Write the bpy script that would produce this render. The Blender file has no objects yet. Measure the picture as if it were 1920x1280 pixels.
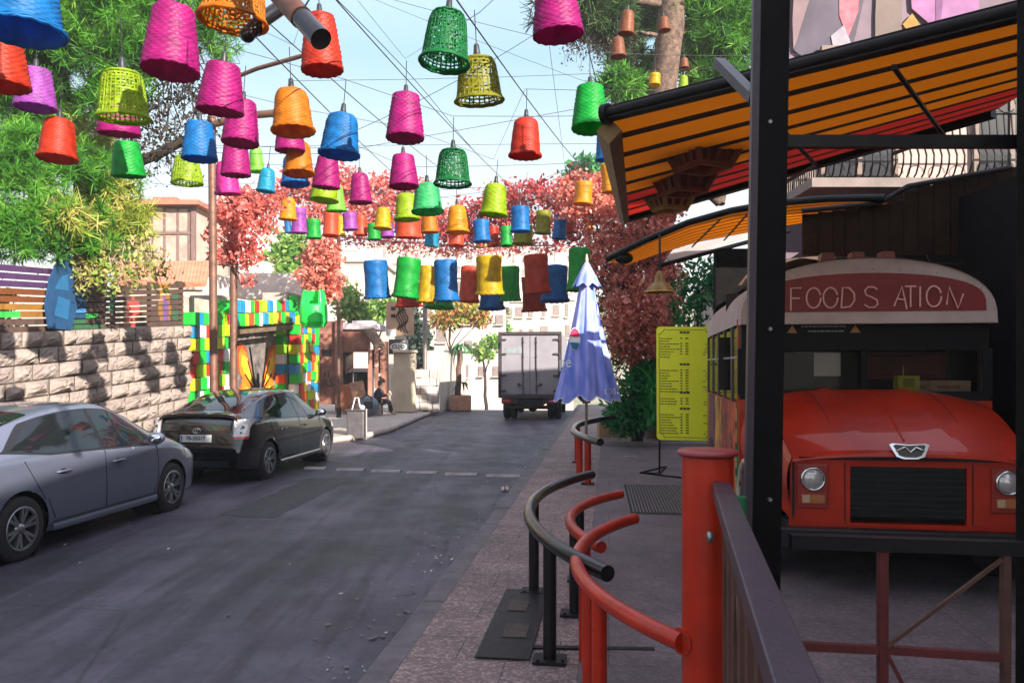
import bpy, math, random
import numpy as np
from mathutils import Vector, Matrix
R = math.radians
random.seed(7); rng = np.random.default_rng(7)
SC = bpy.context.scene
COL = SC.collection
F = 1500.0; CX = 960.0; HY = 685.0; EYE = 1.9
def P(px, py, D):                      # photo pixel at a depth -> world point
    return Vector(((px-CX)/F*D, D, EYE-(py-HY)/F*D))
A = R(6.9); DX, DY = math.sin(A), math.cos(A)
def S(u, v, z=0.0):                    # street coordinates: u across (right +), v along
    return Vector((u*DY+v*DX, -u*DX+v*DY, z))
def UV(p): return (p[0]*DY-p[1]*DX, p[0]*DX+p[1]*DY)

def lin(h):
    h = h.lstrip('#'); c = [int(h[i:i+2], 16)/255 for i in (0, 2, 4)]
    return tuple(x/12.92 if x <= .04045 else ((x+.055)/1.055)**2.4 for x in c)
def wm(o):
    m = o.matrix_basis.copy()
    while o.parent:
        o = o.parent; m = o.matrix_basis @ m
    return m
# ---------------------------------------------------------------- materials
MATS = {}
def mat(name, rgb, rough=.6, metal=0., var=.25, vscale=6., bump=.0, bscale=40., spec=.5, coat=0., rgb2=None, detail=6, wear=None, dust=0.):
    if name in MATS: return MATS[name]
    if isinstance(rgb, str): rgb = lin(rgb)
    m = bpy.data.materials.new(name); m.use_nodes = True
    n = m.node_tree.nodes; l = m.node_tree.links
    b = n['Principled BSDF']
    b.inputs['Roughness'].default_value = rough; b.inputs['Metallic'].default_value = metal
    b.inputs['Specular IOR Level'].default_value = spec
    b.inputs['Coat Weight'].default_value = coat; b.inputs['Coat Roughness'].default_value = .04
    tc = n.new('ShaderNodeTexCoord')
    if var > 0 or rgb2:
        if rgb2 is None: rgb2 = tuple(c*(1-var) for c in rgb)
        elif isinstance(rgb2, str): rgb2 = lin(rgb2)
        nz = n.new('ShaderNodeTexNoise'); nz.inputs['Scale'].default_value = vscale; nz.inputs['Detail'].default_value = detail
        nz.inputs['Roughness'].default_value = .62
        rp = n.new('ShaderNodeValToRGB'); rp.color_ramp.elements[0].position = .36; rp.color_ramp.elements[1].position = .66
        rp.color_ramp.elements[0].color = (*rgb2, 1); rp.color_ramp.elements[1].color = (*rgb, 1)
        l.new(tc.outputs['Object'], nz.inputs['Vector']); l.new(nz.outputs['Fac'], rp.inputs['Fac'])
        last = rp.outputs['Color']
        if wear:
            wc, wsc, wth = wear
            if isinstance(wc, str): wc = lin(wc)
            w = n.new('ShaderNodeTexNoise'); w.inputs['Scale'].default_value = wsc; w.inputs['Detail'].default_value = 8; w.inputs['Roughness'].default_value = .7
            wr = n.new('ShaderNodeValToRGB'); wr.color_ramp.elements[0].position = wth; wr.color_ramp.elements[1].position = wth+.06
            mx = n.new('ShaderNodeMix'); mx.data_type = 'RGBA'
            l.new(tc.outputs['Object'], w.inputs['Vector']); l.new(w.outputs['Fac'], wr.inputs['Fac']); l.new(wr.outputs['Color'], mx.inputs[0])
            l.new(last, mx.inputs[6]); mx.inputs[7].default_value = (*wc, 1); last = mx.outputs[2]
        l.new(last, b.inputs['Base Color'])
        rr = n.new('ShaderNodeMapRange'); rr.inputs[3].default_value = min(1, rough+.12+dust); rr.inputs[4].default_value = max(.02, rough-.06)
        l.new(nz.outputs['Fac'], rr.inputs[0])
        if rough > .08: l.new(rr.outputs[0], b.inputs['Roughness'])
    else:
        b.inputs['Base Color'].default_value = (*rgb, 1)
    if bump:
        bn = n.new('ShaderNodeTexNoise'); bn.inputs['Scale'].default_value = bscale; bn.inputs['Detail'].default_value = 5
        bp = n.new('ShaderNodeBump'); bp.inputs['Strength'].default_value = bump; bp.inputs['Distance'].default_value = .02
        l.new(tc.outputs['Object'], bn.inputs['Vector']); l.new(bn.outputs['Fac'], bp.inputs['Height']); l.new(bp.outputs[0], b.inputs['Normal'])
    MATS[name] = m; return m
def leafmat(name, cols, trans=.3, rough=.6):
    if name in MATS: return MATS[name]
    m = bpy.data.materials.new(name); m.use_nodes = True
    n = m.node_tree.nodes; l = m.node_tree.links; b = n['Principled BSDF']; b.inputs['Roughness'].default_value = rough
    b.inputs['Specular IOR Level'].default_value = .3
    g = n.new('ShaderNodeNewGeometry'); rp = n.new('ShaderNodeValToRGB'); e = rp.color_ramp.elements
    cols = [lin(c) if isinstance(c, str) else c for c in cols]
    while len(e) < len(cols): e.new(.5)
    for i, c in enumerate(cols):
        e[i].position = i/(len(cols)-1); e[i].color = (*c, 1)
    tc = n.new('ShaderNodeTexCoord'); nz = n.new('ShaderNodeTexNoise'); nz.inputs['Scale'].default_value = 1.7; nz.inputs['Detail'].default_value = 3; l.new(tc.outputs['Object'], nz.inputs['Vector'])
    ad = n.new('ShaderNodeMath'); ad.operation = 'MULTIPLY_ADD'; ad.inputs[1].default_value = 1.5; ad.inputs[2].default_value = -.75; l.new(nz.outputs['Fac'], ad.inputs[0])
    ad2 = n.new('ShaderNodeMath'); ad2.operation = 'MULTIPLY_ADD'; ad2.inputs[1].default_value = .62; l.new(g.outputs['Random Per Island'], ad2.inputs[0])
    ad3 = n.new('ShaderNodeMath'); ad3.operation = 'ADD'; ad3.inputs[1].default_value = .19; l.new(ad.outputs[0], ad3.inputs[0]); l.new(ad3.outputs[0], ad2.inputs[2]); ad2.use_clamp = True
    l.new(ad2.outputs[0], rp.inputs['Fac']); l.new(rp.outputs[0], b.inputs['Base Color'])
    t = n.new('ShaderNodeBsdfTranslucent'); l.new(rp.outputs[0], t.inputs['Color'])
    mx = n.new('ShaderNodeMixShader'); mx.inputs[0].default_value = trans
    l.new(b.outputs[0], mx.inputs[1]); l.new(t.outputs[0], mx.inputs[2]); l.new(mx.outputs[0], n['Material Output'].inputs['Surface'])
    MATS[name] = m; return m
def clothmat(name, rgb, trans=.45, rough=.8, var=.15):
    m = mat(name, rgb, rough, 0, var, 5, .1, 120); n = m.node_tree.nodes; l = m.node_tree.links; b = n['Principled BSDF']
    t = n.new('ShaderNodeBsdfTranslucent'); c = lin(rgb) if isinstance(rgb, str) else rgb; t.inputs['Color'].default_value = (*c, 1)
    mx = n.new('ShaderNodeMixShader'); mx.inputs[0].default_value = trans
    l.new(b.outputs[0], mx.inputs[1]); l.new(t.outputs[0], mx.inputs[2]); l.new(mx.outputs[0], n['Material Output'].inputs['Surface'])
    return m
def panemat(name, tint=(.55, .6, .6), refl=1.45):
    m = bpy.data.materials.new(name); m.use_nodes = True; n = m.node_tree.nodes; l = m.node_tree.links
    n.remove(n['Principled BSDF'])
    t = n.new('ShaderNodeBsdfTransparent'); t.inputs[0].default_value = (*tint, 1)
    g = n.new('ShaderNodeBsdfGlossy'); g.inputs['Roughness'].default_value = .03
    f = n.new('ShaderNodeFresnel'); f.inputs[0].default_value = refl
    mx = n.new('ShaderNodeMixShader'); l.new(f.outputs[0], mx.inputs[0]); l.new(t.outputs[0], mx.inputs[1]); l.new(g.outputs[0], mx.inputs[2])
    l.new(mx.outputs[0], n['Material Output'].inputs['Surface']); MATS[name] = m; return m
# ---------------------------------------------------------------- mesh builder
class MB:
    def __init__(s): s.v = []; s.f = []; s.m = []; s.s = []
    def add(s, vs, fs, m=0, sm=False):
        k = len(s.v); s.v += [tuple(p) for p in vs]
        for i, f in enumerate(fs):
            s.f.append([k+a for a in f]); s.m.append(m if not isinstance(m, (list, tuple)) else m[i]); s.s.append(sm)
    def obox(s, c, ax, ay, az, m=0):   # centre + three half axes
        c = Vector(c); ax = Vector(ax); ay = Vector(ay); az = Vector(az)
        vs = [c+i*ax+j*ay+k*az for i in (-1, 1) for j in (-1, 1) for k in (-1, 1)]
        fs = [(0, 1, 3, 2), (4, 6, 7, 5), (0, 4, 5, 1), (2, 3, 7, 6), (0, 2, 6, 4), (1, 5, 7, 3)]
        if ax.cross(ay).dot(az) < 0: fs = [f[::-1] for f in fs]
        s.add(vs, fs, m)
    def box(s, c, sz, rz=0, m=0):
        ca, sa = math.cos(rz), math.sin(rz)
        s.obox(c, Vector((ca, sa, 0))*sz[0]/2, Vector((-sa, ca, 0))*sz[1]/2, Vector((0, 0, sz[2]/2)), m)
    def sbox(s, u0, u1, v0, v1, z0, z1, m=0):  # box in street coordinates
        c = S((u0+u1)/2, (v0+v1)/2, (z0+z1)/2)
        s.obox(c, Vector((DY, -DX, 0))*abs(u1-u0)/2, Vector((DX, DY, 0))*abs(v1-v0)/2, Vector((0, 0, abs(z1-z0)/2)), m)
    def beam(s, p, q, w, h, up=(0, 0, 1), m=0):
        p = Vector(p); q = Vector(q); d = q-p; L = d.length; d = d/L
        side = d.cross(Vector(up))
        if side.length < 1e-4: side = d.cross(Vector((0, 1, 0)))
        side.normalize(); u = side.cross(d)
        s.obox((p+q)/2, d*L/2, side*w/2, u*h/2, m)
    def tube(s, pts, r, n=8, cap=True, m=0, closed=False, sm=True):
        pts = [Vector(p) for p in pts]; N = len(pts)
        rs = r if isinstance(r, (list, tuple)) else [r]*N
        prev = None; vs = []
        for i in range(N):
            if closed: d = pts[(i+1) % N]-pts[i-1]
            else: d = pts[min(i+1, N-1)]-pts[max(i-1, 0)]
            if d.length < 1e-9: d = Vector((0, 0, 1))
            d.normalize()
            if prev is None:
                a = Vector((0, 0, 1)) if abs(d.z) < .9 else Vector((1, 0, 0))
                x = d.cross(a).normalized()
            else:
                x = prev-d*prev.dot(d)
                x = x.normalized() if x.length > 1e-6 else d.orthogonal().normalized()
            prev = x; y = d.cross(x)
            for k in range(n):
                t = 2*math.pi*k/n; vs.append(pts[i]+(x*math.cos(t)+y*math.sin(t))*rs[i])
        fs = []
        for i in range(N if closed else N-1):
            j = (i+1) % N
            for k in range(n):
                fs.append((i*n+k, i*n+(k+1) % n, j*n+(k+1) % n, j*n+k))
        s.add(vs, fs, m, sm)
        if cap and not closed:
            s.add(vs[:n], [tuple(range(n))[::-1]], m); s.add(vs[-n:], [tuple(range(n))], m)
    def cyl(s, p, q, r, r2=None, n=12, m=0, cap=True): s.tube([p, q], [r, r if r2 is None else r2], n, cap, m)
    def lathe(s, prof, n=24, c=(0, 0, 0), m=0, sm=True, axis='z', cap=False):
        vs = []
        for r, z in prof:
            for k in range(n):
                t = 2*math.pi*k/n
                a, b = r*math.cos(t), r*math.sin(t)
                p = (a, b, z) if axis == 'z' else ((a, z, b) if axis == 'y' else (z, a, b))
                vs.append((p[0]+c[0], p[1]+c[1], p[2]+c[2]))
        fs = []
        for i in range(len(prof)-1):
            for k in range(n): fs.append((i*n+k, i*n+(k+1) % n, (i+1)*n+(k+1) % n, (i+1)*n+k))
        s.add(vs, fs, m, sm)
        if cap: s.add(vs[:n], [tuple(range(n))[::-1]], m); s.add(vs[-n:], [tuple(range(n))], m)
    def prism(s, poly, o, ax, ay, dep, m=0):   # polygon (2d) at origin with two axes, extruded by dep
        o = Vector(o); ax = Vector(ax); ay = Vector(ay); dep = Vector(dep); n = len(poly)
        a = [o+ax*x+ay*y for x, y in poly]; b = [p+dep for p in a]
        fs = [tuple(range(n)), tuple(range(2*n-1, n-1, -1))]
        for i in range(n): fs.append((i, n+i, n+(i+1) % n, (i+1) % n))
        s.add(a+b, fs, m)
    def grid(s, fn, nu, nv, m=0, sm=True, wrap=False):
        vs = [fn(i/nu, j/nv) for i in range(nu+1) for j in range(nv+1)]
        fs = [(i*(nv+1)+j, (i+1)*(nv+1)+j, (i+1)*(nv+1)+j+1, i*(nv+1)+j+1) for i in range(nu) for j in range(nv)]
        s.add(vs, fs, m, sm)
    def ball(s, c, r, n=10, m=0, sc=(1, 1, 1)):
        prof = [(max(1e-4, math.cos(t))*r, math.sin(t)*r) for t in [math.pi*(i/n-.5) for i in range(n+1)]]
        k = len(s.v); s.lathe(prof, n*2, (0, 0, 0), m)
        for i in range(k, len(s.v)):
            x, y, z = s.v[i]; s.v[i] = (c[0]+x*sc[0], c[1]+y*sc[1], c[2]+z*sc[2])
    def build(s, name, mats, parent=None, local=False, bevel=0, mods=None):
        me = bpy.data.meshes.new(name)
        o = bpy.data.objects.new(name, me)
        if parent: o.parent = parent
        vs = s.v
        if parent and not local:
            im = wm(parent).inverted(); vs = [im @ Vector(p) for p in vs]
        me.from_pydata([tuple(p) for p in vs], [], s.f)
        if not isinstance(mats, (list, tuple)): mats = [mats]
        for x in mats: me.materials.append(x)
        me.polygons.foreach_set('material_index', s.m); me.polygons.foreach_set('use_smooth', s.s)
        me.update(); COL.objects.link(o)
        if bevel:
            b = o.modifiers.new('b', 'BEVEL'); b.width = bevel; b.segments = 2; b.limit_method = 'ANGLE'; b.angle_limit = R(40)
        return o
def fastmesh(name, V, faces_n, mats, parent=None, matidx=None, smooth=False):
    """V: (N*k,3) array, every k verts one face"""
    V = np.asarray(V, dtype=np.float32); k = faces_n; nf = len(V)//k
    me = bpy.data.meshes.new(name); o = bpy.data.objects.new(name, me)
    if parent:
        o.parent = parent; im = np.array(wm(parent).inverted()); V = V @ im[:3, :3].T.astype(np.float32)+im[:3, 3].astype(np.float32)
    me.vertices.add(len(V)); me.vertices.foreach_set('co', V.ravel())
    me.loops.add(len(V)); me.loops.foreach_set('vertex_index', np.arange(len(V), dtype=np.int32))
    me.polygons.add(nf); me.polygons.foreach_set('loop_start', np.arange(0, len(V), k, dtype=np.int32))
    if not isinstance(mats, (list, tuple)): mats = [mats]
    for x in mats: me.materials.append(x)
    if matidx is not None: me.polygons.foreach_set('material_index', np.asarray(matidx, dtype=np.int32))
    me.update(calc_edges=True); COL.objects.link(o); return o
def tag(o, label, cat, group=None):
    o['label'] = label; o['category'] = cat
    if group: o['group'] = group
    return o
def struct(o, kind='structure'): o['kind'] = kind; return o
def thing(name, label, cat, loc=(0, 0, 0), rz=0, group=None):
    o = bpy.data.objects.new(name, None); COL.objects.link(o); o.location = loc; o.rotation_euler = (0, 0, rz)
    o.empty_display_size = .2
    return tag(o, label, cat, group)
def copy_tree(o, parent=None):
    c = o.copy(); COL.objects.link(c)
    if parent: c.parent = parent
    for ch in list(o.children): copy_tree(ch, c)
    return c
def textmesh(txt, size=1., depth=.0, spacing=1., align='CENTER', shear=0, bold=0):
    cu = bpy.data.curves.new('t', 'FONT'); cu.body = txt; cu.size = size; cu.align_x = align; cu.align_y = 'CENTER'
    cu.extrude = depth; cu.space_character = spacing; cu.shear = shear; cu.offset = bold; cu.resolution_u = 3
    o = bpy.data.objects.new('t', cu); COL.objects.link(o)
    dg = bpy.context.evaluated_depsgraph_get(); me = bpy.data.meshes.new_from_object(o.evaluated_get(dg))
    vs = [tuple(v.co) for v in me.vertices]; fs = [tuple(p.vertices) for p in me.polygons]
    bpy.data.objects.remove(o); bpy.data.curves.remove(cu); bpy.data.meshes.remove(me)
    return vs, fs
def addtext(mb, txt, size, o, ax, ay, m=0, lift=.003, **kw):
    vs, fs = textmesh(txt, size, **kw); ax = Vector(ax).normalized(); ay = Vector(ay).normalized(); nz = ax.cross(ay); o = Vector(o)
    mb.add([o+ax*v[0]+ay*v[1]+nz*(v[2]+lift) for v in vs], fs, m)
def catenary(p, q, sag, n=14):
    p = Vector(p); q = Vector(q)
    return [p.lerp(q, i/n)-Vector((0, 0, sag*4*(i/n)*(1-i/n))) for i in range(n+1)]
# shared materials
BLACK = mat('black_metal', (.004, .004, .005), .45, 0, .3, 20, .05, 60, spec=.25)
DARKIRON = mat('dark_iron', (.009, .007, .008), .5, 0, .3, 15, spec=.25)
STEEL = mat('steel', (.35, .35, .36), .35, .9, .3, 20)
WHITEP = mat('white_paint', (.7, .68, .66), .5, 0, .15, 4)
RUBBER = mat('rubber', (.015, .015, .016), .75, 0, .3, 20)
# ================================================================ ground, road, pavements
def terrain_z(u, v):
    z = -.06
    if v > 35: z -= (min(v, 95)-35)*.085
    if v > 95:
        t = min(1, (v-95)/150); z += t*t*(3-2*t)*26
    return z
m = MB()
us = [-260, -160, -100, -60, -40, -25, -15, -9, -4, 0, 4, 9, 15, 25, 40, 60, 100, 160, 260]; vs_ = [-60, -30, -12, 0, 12, 24, 35, 40, 46, 55, 65, 80, 95, 110, 125, 140, 160, 180, 200, 220, 245, 300, 600]
m.grid(lambda i, j: S(us[round(i*(len(us)-1))], vs_[round(j*(len(vs_)-1))], terrain_z(0, vs_[round(j*(len(vs_)-1))])), len(us)-1, len(vs_)-1)
struct(m.build('ground', mat('earth', (.30, .25, .19), .95, 0, .4, .15, .3, 3, rgb2=(.14, .15, .08))))

def asphalt():
    m = bpy.data.materials.new('asphalt'); m.use_nodes = True; n = m.node_tree.nodes; l = m.node_tree.links; b = n['Principled BSDF']
    tc = n.new('ShaderNodeTexCoord')
    def noise(sc, det=6, ro=.6, vec=None):
        z = n.new('ShaderNodeTexNoise'); z.inputs['Scale'].default_value = sc; z.inputs['Detail'].default_value = det; z.inputs['Roughness'].default_value = ro
        l.new(vec or tc.outputs['Object'], z.inputs['Vector']); return z.outputs['Fac']
    def ramp(f, p0, c0, p1, c1):
        r = n.new('ShaderNodeValToRGB'); r.color_ramp.elements[0].position = p0; r.color_ramp.elements[1].position = p1
        r.color_ramp.elements[0].color = (*c0, 1); r.color_ramp.elements[1].color = (*c1, 1); l.new(f, r.inputs[0]); return r.outputs[0]
    def mul(a, bb, f=1.):
        x = n.new('ShaderNodeMix'); x.data_type = 'RGBA'; x.blend_type = 'MULTIPLY'; x.inputs[0].default_value = f; l.new(a, x.inputs[6]); l.new(bb, x.inputs[7]); return x.outputs[2]
    mp = n.new('ShaderNodeMapping'); mp.inputs['Rotation'].default_value = (0, 0, A); mp.inputs['Scale'].default_value = (1.1, .09, 1)
    l.new(tc.outputs['Object'], mp.inputs['Vector'])
    base = ramp(noise(.55, 8), .35, (.026, .023, .036), .70, (.098, .088, .122))
    streak = ramp(noise(1.3, 5, .55, mp.outputs[0]), .38, (.42, .42, .45), .58, (1.08, 1.05, 1.02))
    grain = ramp(noise(220, 2), .3, (.45, .45, .45), .7, (1.6, 1.6, 1.6))
    spot = ramp(noise(3.2, 9, .75), .58, (1, 1, 1), .70, (.48, .47, .48))
    mott = ramp(noise(14, 6, .7), .3, (.72, .71, .72), .7, (1.22, 1.2, 1.18))
    mp2 = n.new('ShaderNodeMapping'); mp2.inputs['Rotation'].default_value = (0, 0, A+.06); mp2.inputs['Scale'].default_value = (2.6, .22, 1); l.new(tc.outputs['Object'], mp2.inputs['Vector'])
    track = ramp(noise(1.0, 7, .65, mp2.outputs[0]), .50, (1, 1, 1), .60, (.50, .49, .52))
    speck = ramp(noise(48, 2, .5), .70, (1, 1, 1), .76, (2.2, 2.1, 2.0))
    c = mul(mul(mul(mul(mul(mul(base, streak), grain), spot), mott), track), speck)
    vo = n.new('ShaderNodeTexVoronoi'); vo.feature = 'DISTANCE_TO_EDGE'; vo.inputs['Scale'].default_value = .35
    wn = n.new('ShaderNodeTexNoise'); wn.inputs['Scale'].default_value = 1.2; wn.inputs['Detail'].default_value = 6
    ad = n.new('ShaderNodeVectorMath'); ad.operation = 'ADD'; l.new(tc.outputs['Object'], ad.inputs[0]); l.new(wn.outputs['Color'], ad.inputs[1])
    l.new(ad.outputs[0], vo.inputs['Vector'])
    crack = ramp(vo.outputs['Distance'], .0, (.5, .5, .5), .006, (1, 1, 1))
    l.new(mul(c, crack), b.inputs['Base Color'])
    b.inputs['Roughness'].default_value = .62; b.inputs['Specular IOR Level'].default_value = .45
    rr = n.new('ShaderNodeMapRange'); rr.inputs[3].default_value = .36; rr.inputs[4].default_value = .8; l.new(noise(1.6, 6), rr.inputs[0]); l.new(rr.outputs[0], b.inputs['Roughness'])
    bp = n.new('ShaderNodeBump'); bp.inputs['Strength'].default_value = .55; bp.inputs['Distance'].default_value = .008; l.new(noise(160, 4), bp.inputs['Height']); l.new(bp.outputs[0], b.inputs['Normal'])
    return m
ASPH = asphalt()
m = MB()
vv = [-14, -4, 6, 16, 26, 34, 40, 46, 55, 65, 80, 96]
def rz_(v): return max(terrain_z(0, v)+.06, -50)
m.grid(lambda i, j: S(-8.35+i*7.0, vv[round(j*11)], rz_(vv[round(j*11)])), 6, 11)
struct(m.build('road', ASPH))
# tar repair patches on the road
m = MB()
rp_ = random.Random(9); bd_ = [(-4.9+.75*q, 9.6) for q in np.linspace(0, 1, 7)]+[(-4.15-.12*q, 9.6+3.6*q) for q in np.linspace(.05, 1, 18)]+[(-4.3-.7*q, 13.2-.2*q) for q in np.linspace(.1, 1, 7)]+[(-5.0+.1*q, 13.0-3.4*q) for q in np.linspace(.05, .95, 18)]
m.add([S(u+rp_.uniform(-.045, .045), v+rp_.uniform(-.05, .05), .004) for u, v in bd_], [tuple(range(len(bd_)))])
struct(m.build('road_patch', mat('tar_patch', (.03, .027, .033), .6, 0, .4, 8, .5, 180)))

def tiles(name, c1, c2, grout, sx, sy, speck=0):
    m = bpy.data.materials.new(name); m.use_nodes = True; n = m.node_tree.nodes; l = m.node_tree.links; b = n['Principled BSDF']
    tc = n.new('ShaderNodeTexCoord'); mp = n.new('ShaderNodeMapping'); mp.inputs['Rotation'].default_value = (0, 0, A); l.new(tc.outputs['Object'], mp.inputs['Vector'])
    br = n.new('ShaderNodeTexBrick'); br.inputs['Scale'].default_value = 1; br.offset = .5
    br.inputs['Brick Width'].default_value = sx; br.inputs['Row Height'].default_value = sy; br.inputs['Mortar Size'].default_value = .004
    br.inputs['Color1'].default_value = (*c1, 1); br.inputs['Color2'].default_value = (*c2, 1); br.inputs['Mortar'].default_value = (*grout, 1)
    l.new(mp.outputs[0], br.inputs['Vector'])
    nz = n.new('ShaderNodeTexNoise'); nz.inputs['Scale'].default_value = 2.2; nz.inputs['Detail'].default_value = 9; nz.inputs['Roughness'].default_value = .7; l.new(tc.outputs['Object'], nz.inputs['Vector'])
    r = n.new('ShaderNodeValToRGB'); r.color_ramp.elements[0].position = .3; r.color_ramp.elements[1].position = .68; r.color_ramp.elements[0].color = (.5, .48, .5, 1); r.color_ramp.elements[1].color = (1.1, 1.1, 1.1, 1); l.new(nz.outputs['Fac'], r.inputs[0])
    x = n.new('ShaderNodeMix'); x.data_type = 'RGBA'; x.blend_type = 'MULTIPLY'; x.inputs[0].default_value = 1; l.new(br.outputs['Color'], x.inputs[6]); l.new(r.outputs[0], x.inputs[7]); last = x.outputs[2]
    vo = n.new('ShaderNodeTexVoronoi'); vo.inputs['Scale'].default_value = 55; l.new(tc.outputs['Object'], vo.inputs['Vector'])
    sr = n.new('ShaderNodeSeparateColor'); l.new(vo.outputs['Color'], sr.inputs[0])
    r2 = n.new('ShaderNodeValToRGB'); r2.color_ramp.elements[0].position = .5; r2.color_ramp.elements[1].position = .95
    r2.color_ramp.elements[0].color = (1-.3*speck,)*3+(1,); r2.color_ramp.elements[1].color = (1+1.5*speck,)*3+(1,); l.new(sr.outputs[0], r2.inputs[0])
    x2 = n.new('ShaderNodeMix'); x2.data_type = 'RGBA'; x2.blend_type = 'MULTIPLY'; x2.inputs[0].default_value = 1; l.new(last, x2.inputs[6]); l.new(r2.outputs[0], x2.inputs[7])
    l.new(x2.outputs[2], b.inputs['Base Color']); b.inputs['Roughness'].default_value = .75
    bp = n.new('ShaderNodeBump'); bp.inputs['Strength'].default_value = .35; bp.inputs['Distance'].default_value = .01; l.new(vo.outputs['Distance'], bp.inputs['Height']); l.new(bp.outputs[0], b.inputs['Normal'])
    return m
PAVE = tiles('aggregate_paving', (.22, .155, .14), (.175, .125, .115), (.06, .045, .045), .62, .4, .55)
SLAB = tiles('worn_slab', (.15, .112, .122), (.125, .095, .105), (.06, .05, .05), 2.4, 1.6, .25)
KERB = mat('kerb_stone', (.14, .12, .125), .8, 0, .35, 5, .4, 60)
LIGHTPAVE = mat('pale_paving', (.42, .36, .31), .85, 0, .3, 3, .3, 40)
m = MB()
for k in range(40):
    v0 = -3+k*1.0; m.sbox(-1.42, -1.24, v0+.004, v0+.996, -.05, .105+random.uniform(-.006, .006))
struct(m.build('kerb', KERB, bevel=.012))
m = MB(); m.sbox(-1.238, -.18, -4, 37, -.05, .112); struct(m.build('pavement', PAVE))
m = MB(); m.sbox(-.177, 12, -6, 18.0, -.05, .12); struct(m.build('pavement_slab', SLAB))
m = MB(); m.sbox(-.177, 5, 18.0, 18.16, -.05, .2); struct(m.build('pavement_edging', mat('edging', (.3, .26, .27), .8, 0, .3, 6)))
m = MB(); m.sbox(-.177, 12, 18.165, 37, -.05, .1); struct(m.build('planting_soil', mat('soil', (.06, .045, .03), .95, 0, .4, 5, .6, 20)))
# left pavement
m = MB()
edge = [(-6.9, 18.6), (-6.35, 20), (-6.25, 22), (-6.5, 25), (-6.75, 28), (-6.9, 31), (-6.85, 34), (-6.7, 37)]
poly = edge+[(-20, 37), (-20, 18.6)]
m.prism(poly, S(0, 0, -.04), Vector((DY, -DX, 0)), Vector((DX, DY, 0)), (0, 0, .18))
struct(m.build('left_pavement', LIGHTPAVE))
m = MB()
m.tube([S(u+.06, v, .075) for u, v in edge], .085, 6); struct(m.build('left_kerb', mat('pale_kerb', (.45, .37, .33), .8, 0, .35, 3, .3, 30)))
m = MB(); m.sbox(-1.6, 12, 37, 60, -2, -.5); m2 = m
# garden terrace behind the stone wall
m = MB(); m.prism([(-8.75, -6), (-8.75, 15.0), (-9.7, 15.0), (-9.7, 22), (-40, 22), (-40, -6)], S(0, 0, -.05), Vector((DY, -DX, 0)), Vector((DX, DY, 0)), (0, 0, 2.2))
struct(m.build('garden_terrace', mat('garden_soil', (.12, .09, .05), .95, 0, .5, 2, .5, 10, rgb2=(.06, .09, .02))))
# rubber separator blocks across the road
RUB = mat('bump_block', (.30, .26, .25), .8, 0, .35, 9, .3, 50)
words = ['leftmost', 'second from the left', 'third from the left', 'third from the kerb', 'second from the kerb', 'nearest the kerb']
for k, (x0, x1) in enumerate([(572, 612), (632, 684), (697, 752), (762, 820), (835, 895), (912, 976)]):
    xa = (x0+x1)/2; y = 879+(xa-600)*.041
    D = EYE*F/(y-HY); p = P(xa, y, D); L = (x1-x0)/F*D
    m = MB(); m.prism([(-.09, 0), (.09, 0), (.05, .035), (-.05, .035)], (-L/2, 0, .0), (0, 1, 0), (0, 0, 1), (L, 0, 0))
    o = m.build('road_bump_block', RUB, bevel=.006); o.location = (p.x, p.y, .001); o.rotation_euler = (0, 0, R(-3))
    tag(o, 'low worn speed bump block on the asphalt, %s in the row' % words[k], 'speed bump', 'speed bump blocks across the road')
# loose grit, leaf scraps and paper bits on the asphalt
gv = []; gi = []
for k in range(900):
    if k % 3: u, v = -1.5-abs(rng.normal(0, .25)), rng.uniform(1.5, 26)
    else: u, v = rng.uniform(-6.4, -1.5), rng.uniform(2, 26)
    c = np.array(S(u, v, .012)); sz = rng.uniform(.006, .02) if k % 5 else rng.uniform(.015, .035); a_ = rng.uniform(0, 6.28)
    e1 = np.array((math.cos(a_), math.sin(a_), rng.uniform(-.3, .3)))*sz; e2 = np.array((-math.sin(a_), math.cos(a_), rng.uniform(-.3, .3)))*sz*.6
    gv += [c-e1, c+e2, c+e1, c-e2]; gi.append(0 if k % 4 else 1)
o = fastmesh('street_grit', gv, 4, [mat('grit', (.22, .19, .17), .9, 0, .4, 30), mat('paper_bit', (.5, .46, .42), .8)], matidx=gi); o['kind'] = 'stuff'
# crushed can and paper scraps
CAN = mat('scrap_white', (.6, .55, .52), .6, 0, .3, 30)
p = P(947, 921, EYE*F/(921-HY)); m = MB(); m.lathe([(.002, -.055), (.03, -.055), (.034, -.03), (.028, 0), (.034, .03), (.03, .055), (.002, .055)], 10, (p.x, p.y, .035), axis='x')
m.lathe([(.0345, -.012), (.0305, 0), (.0345, .012)], 10, (p.x, p.y, .035), axis='x', m=1)
tag(m.build('drink_can', [CAN, mat('can_red', (.3, .05, .05), .4)]), 'small crushed drink can lying on the asphalt near the kerb', 'can')
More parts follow.
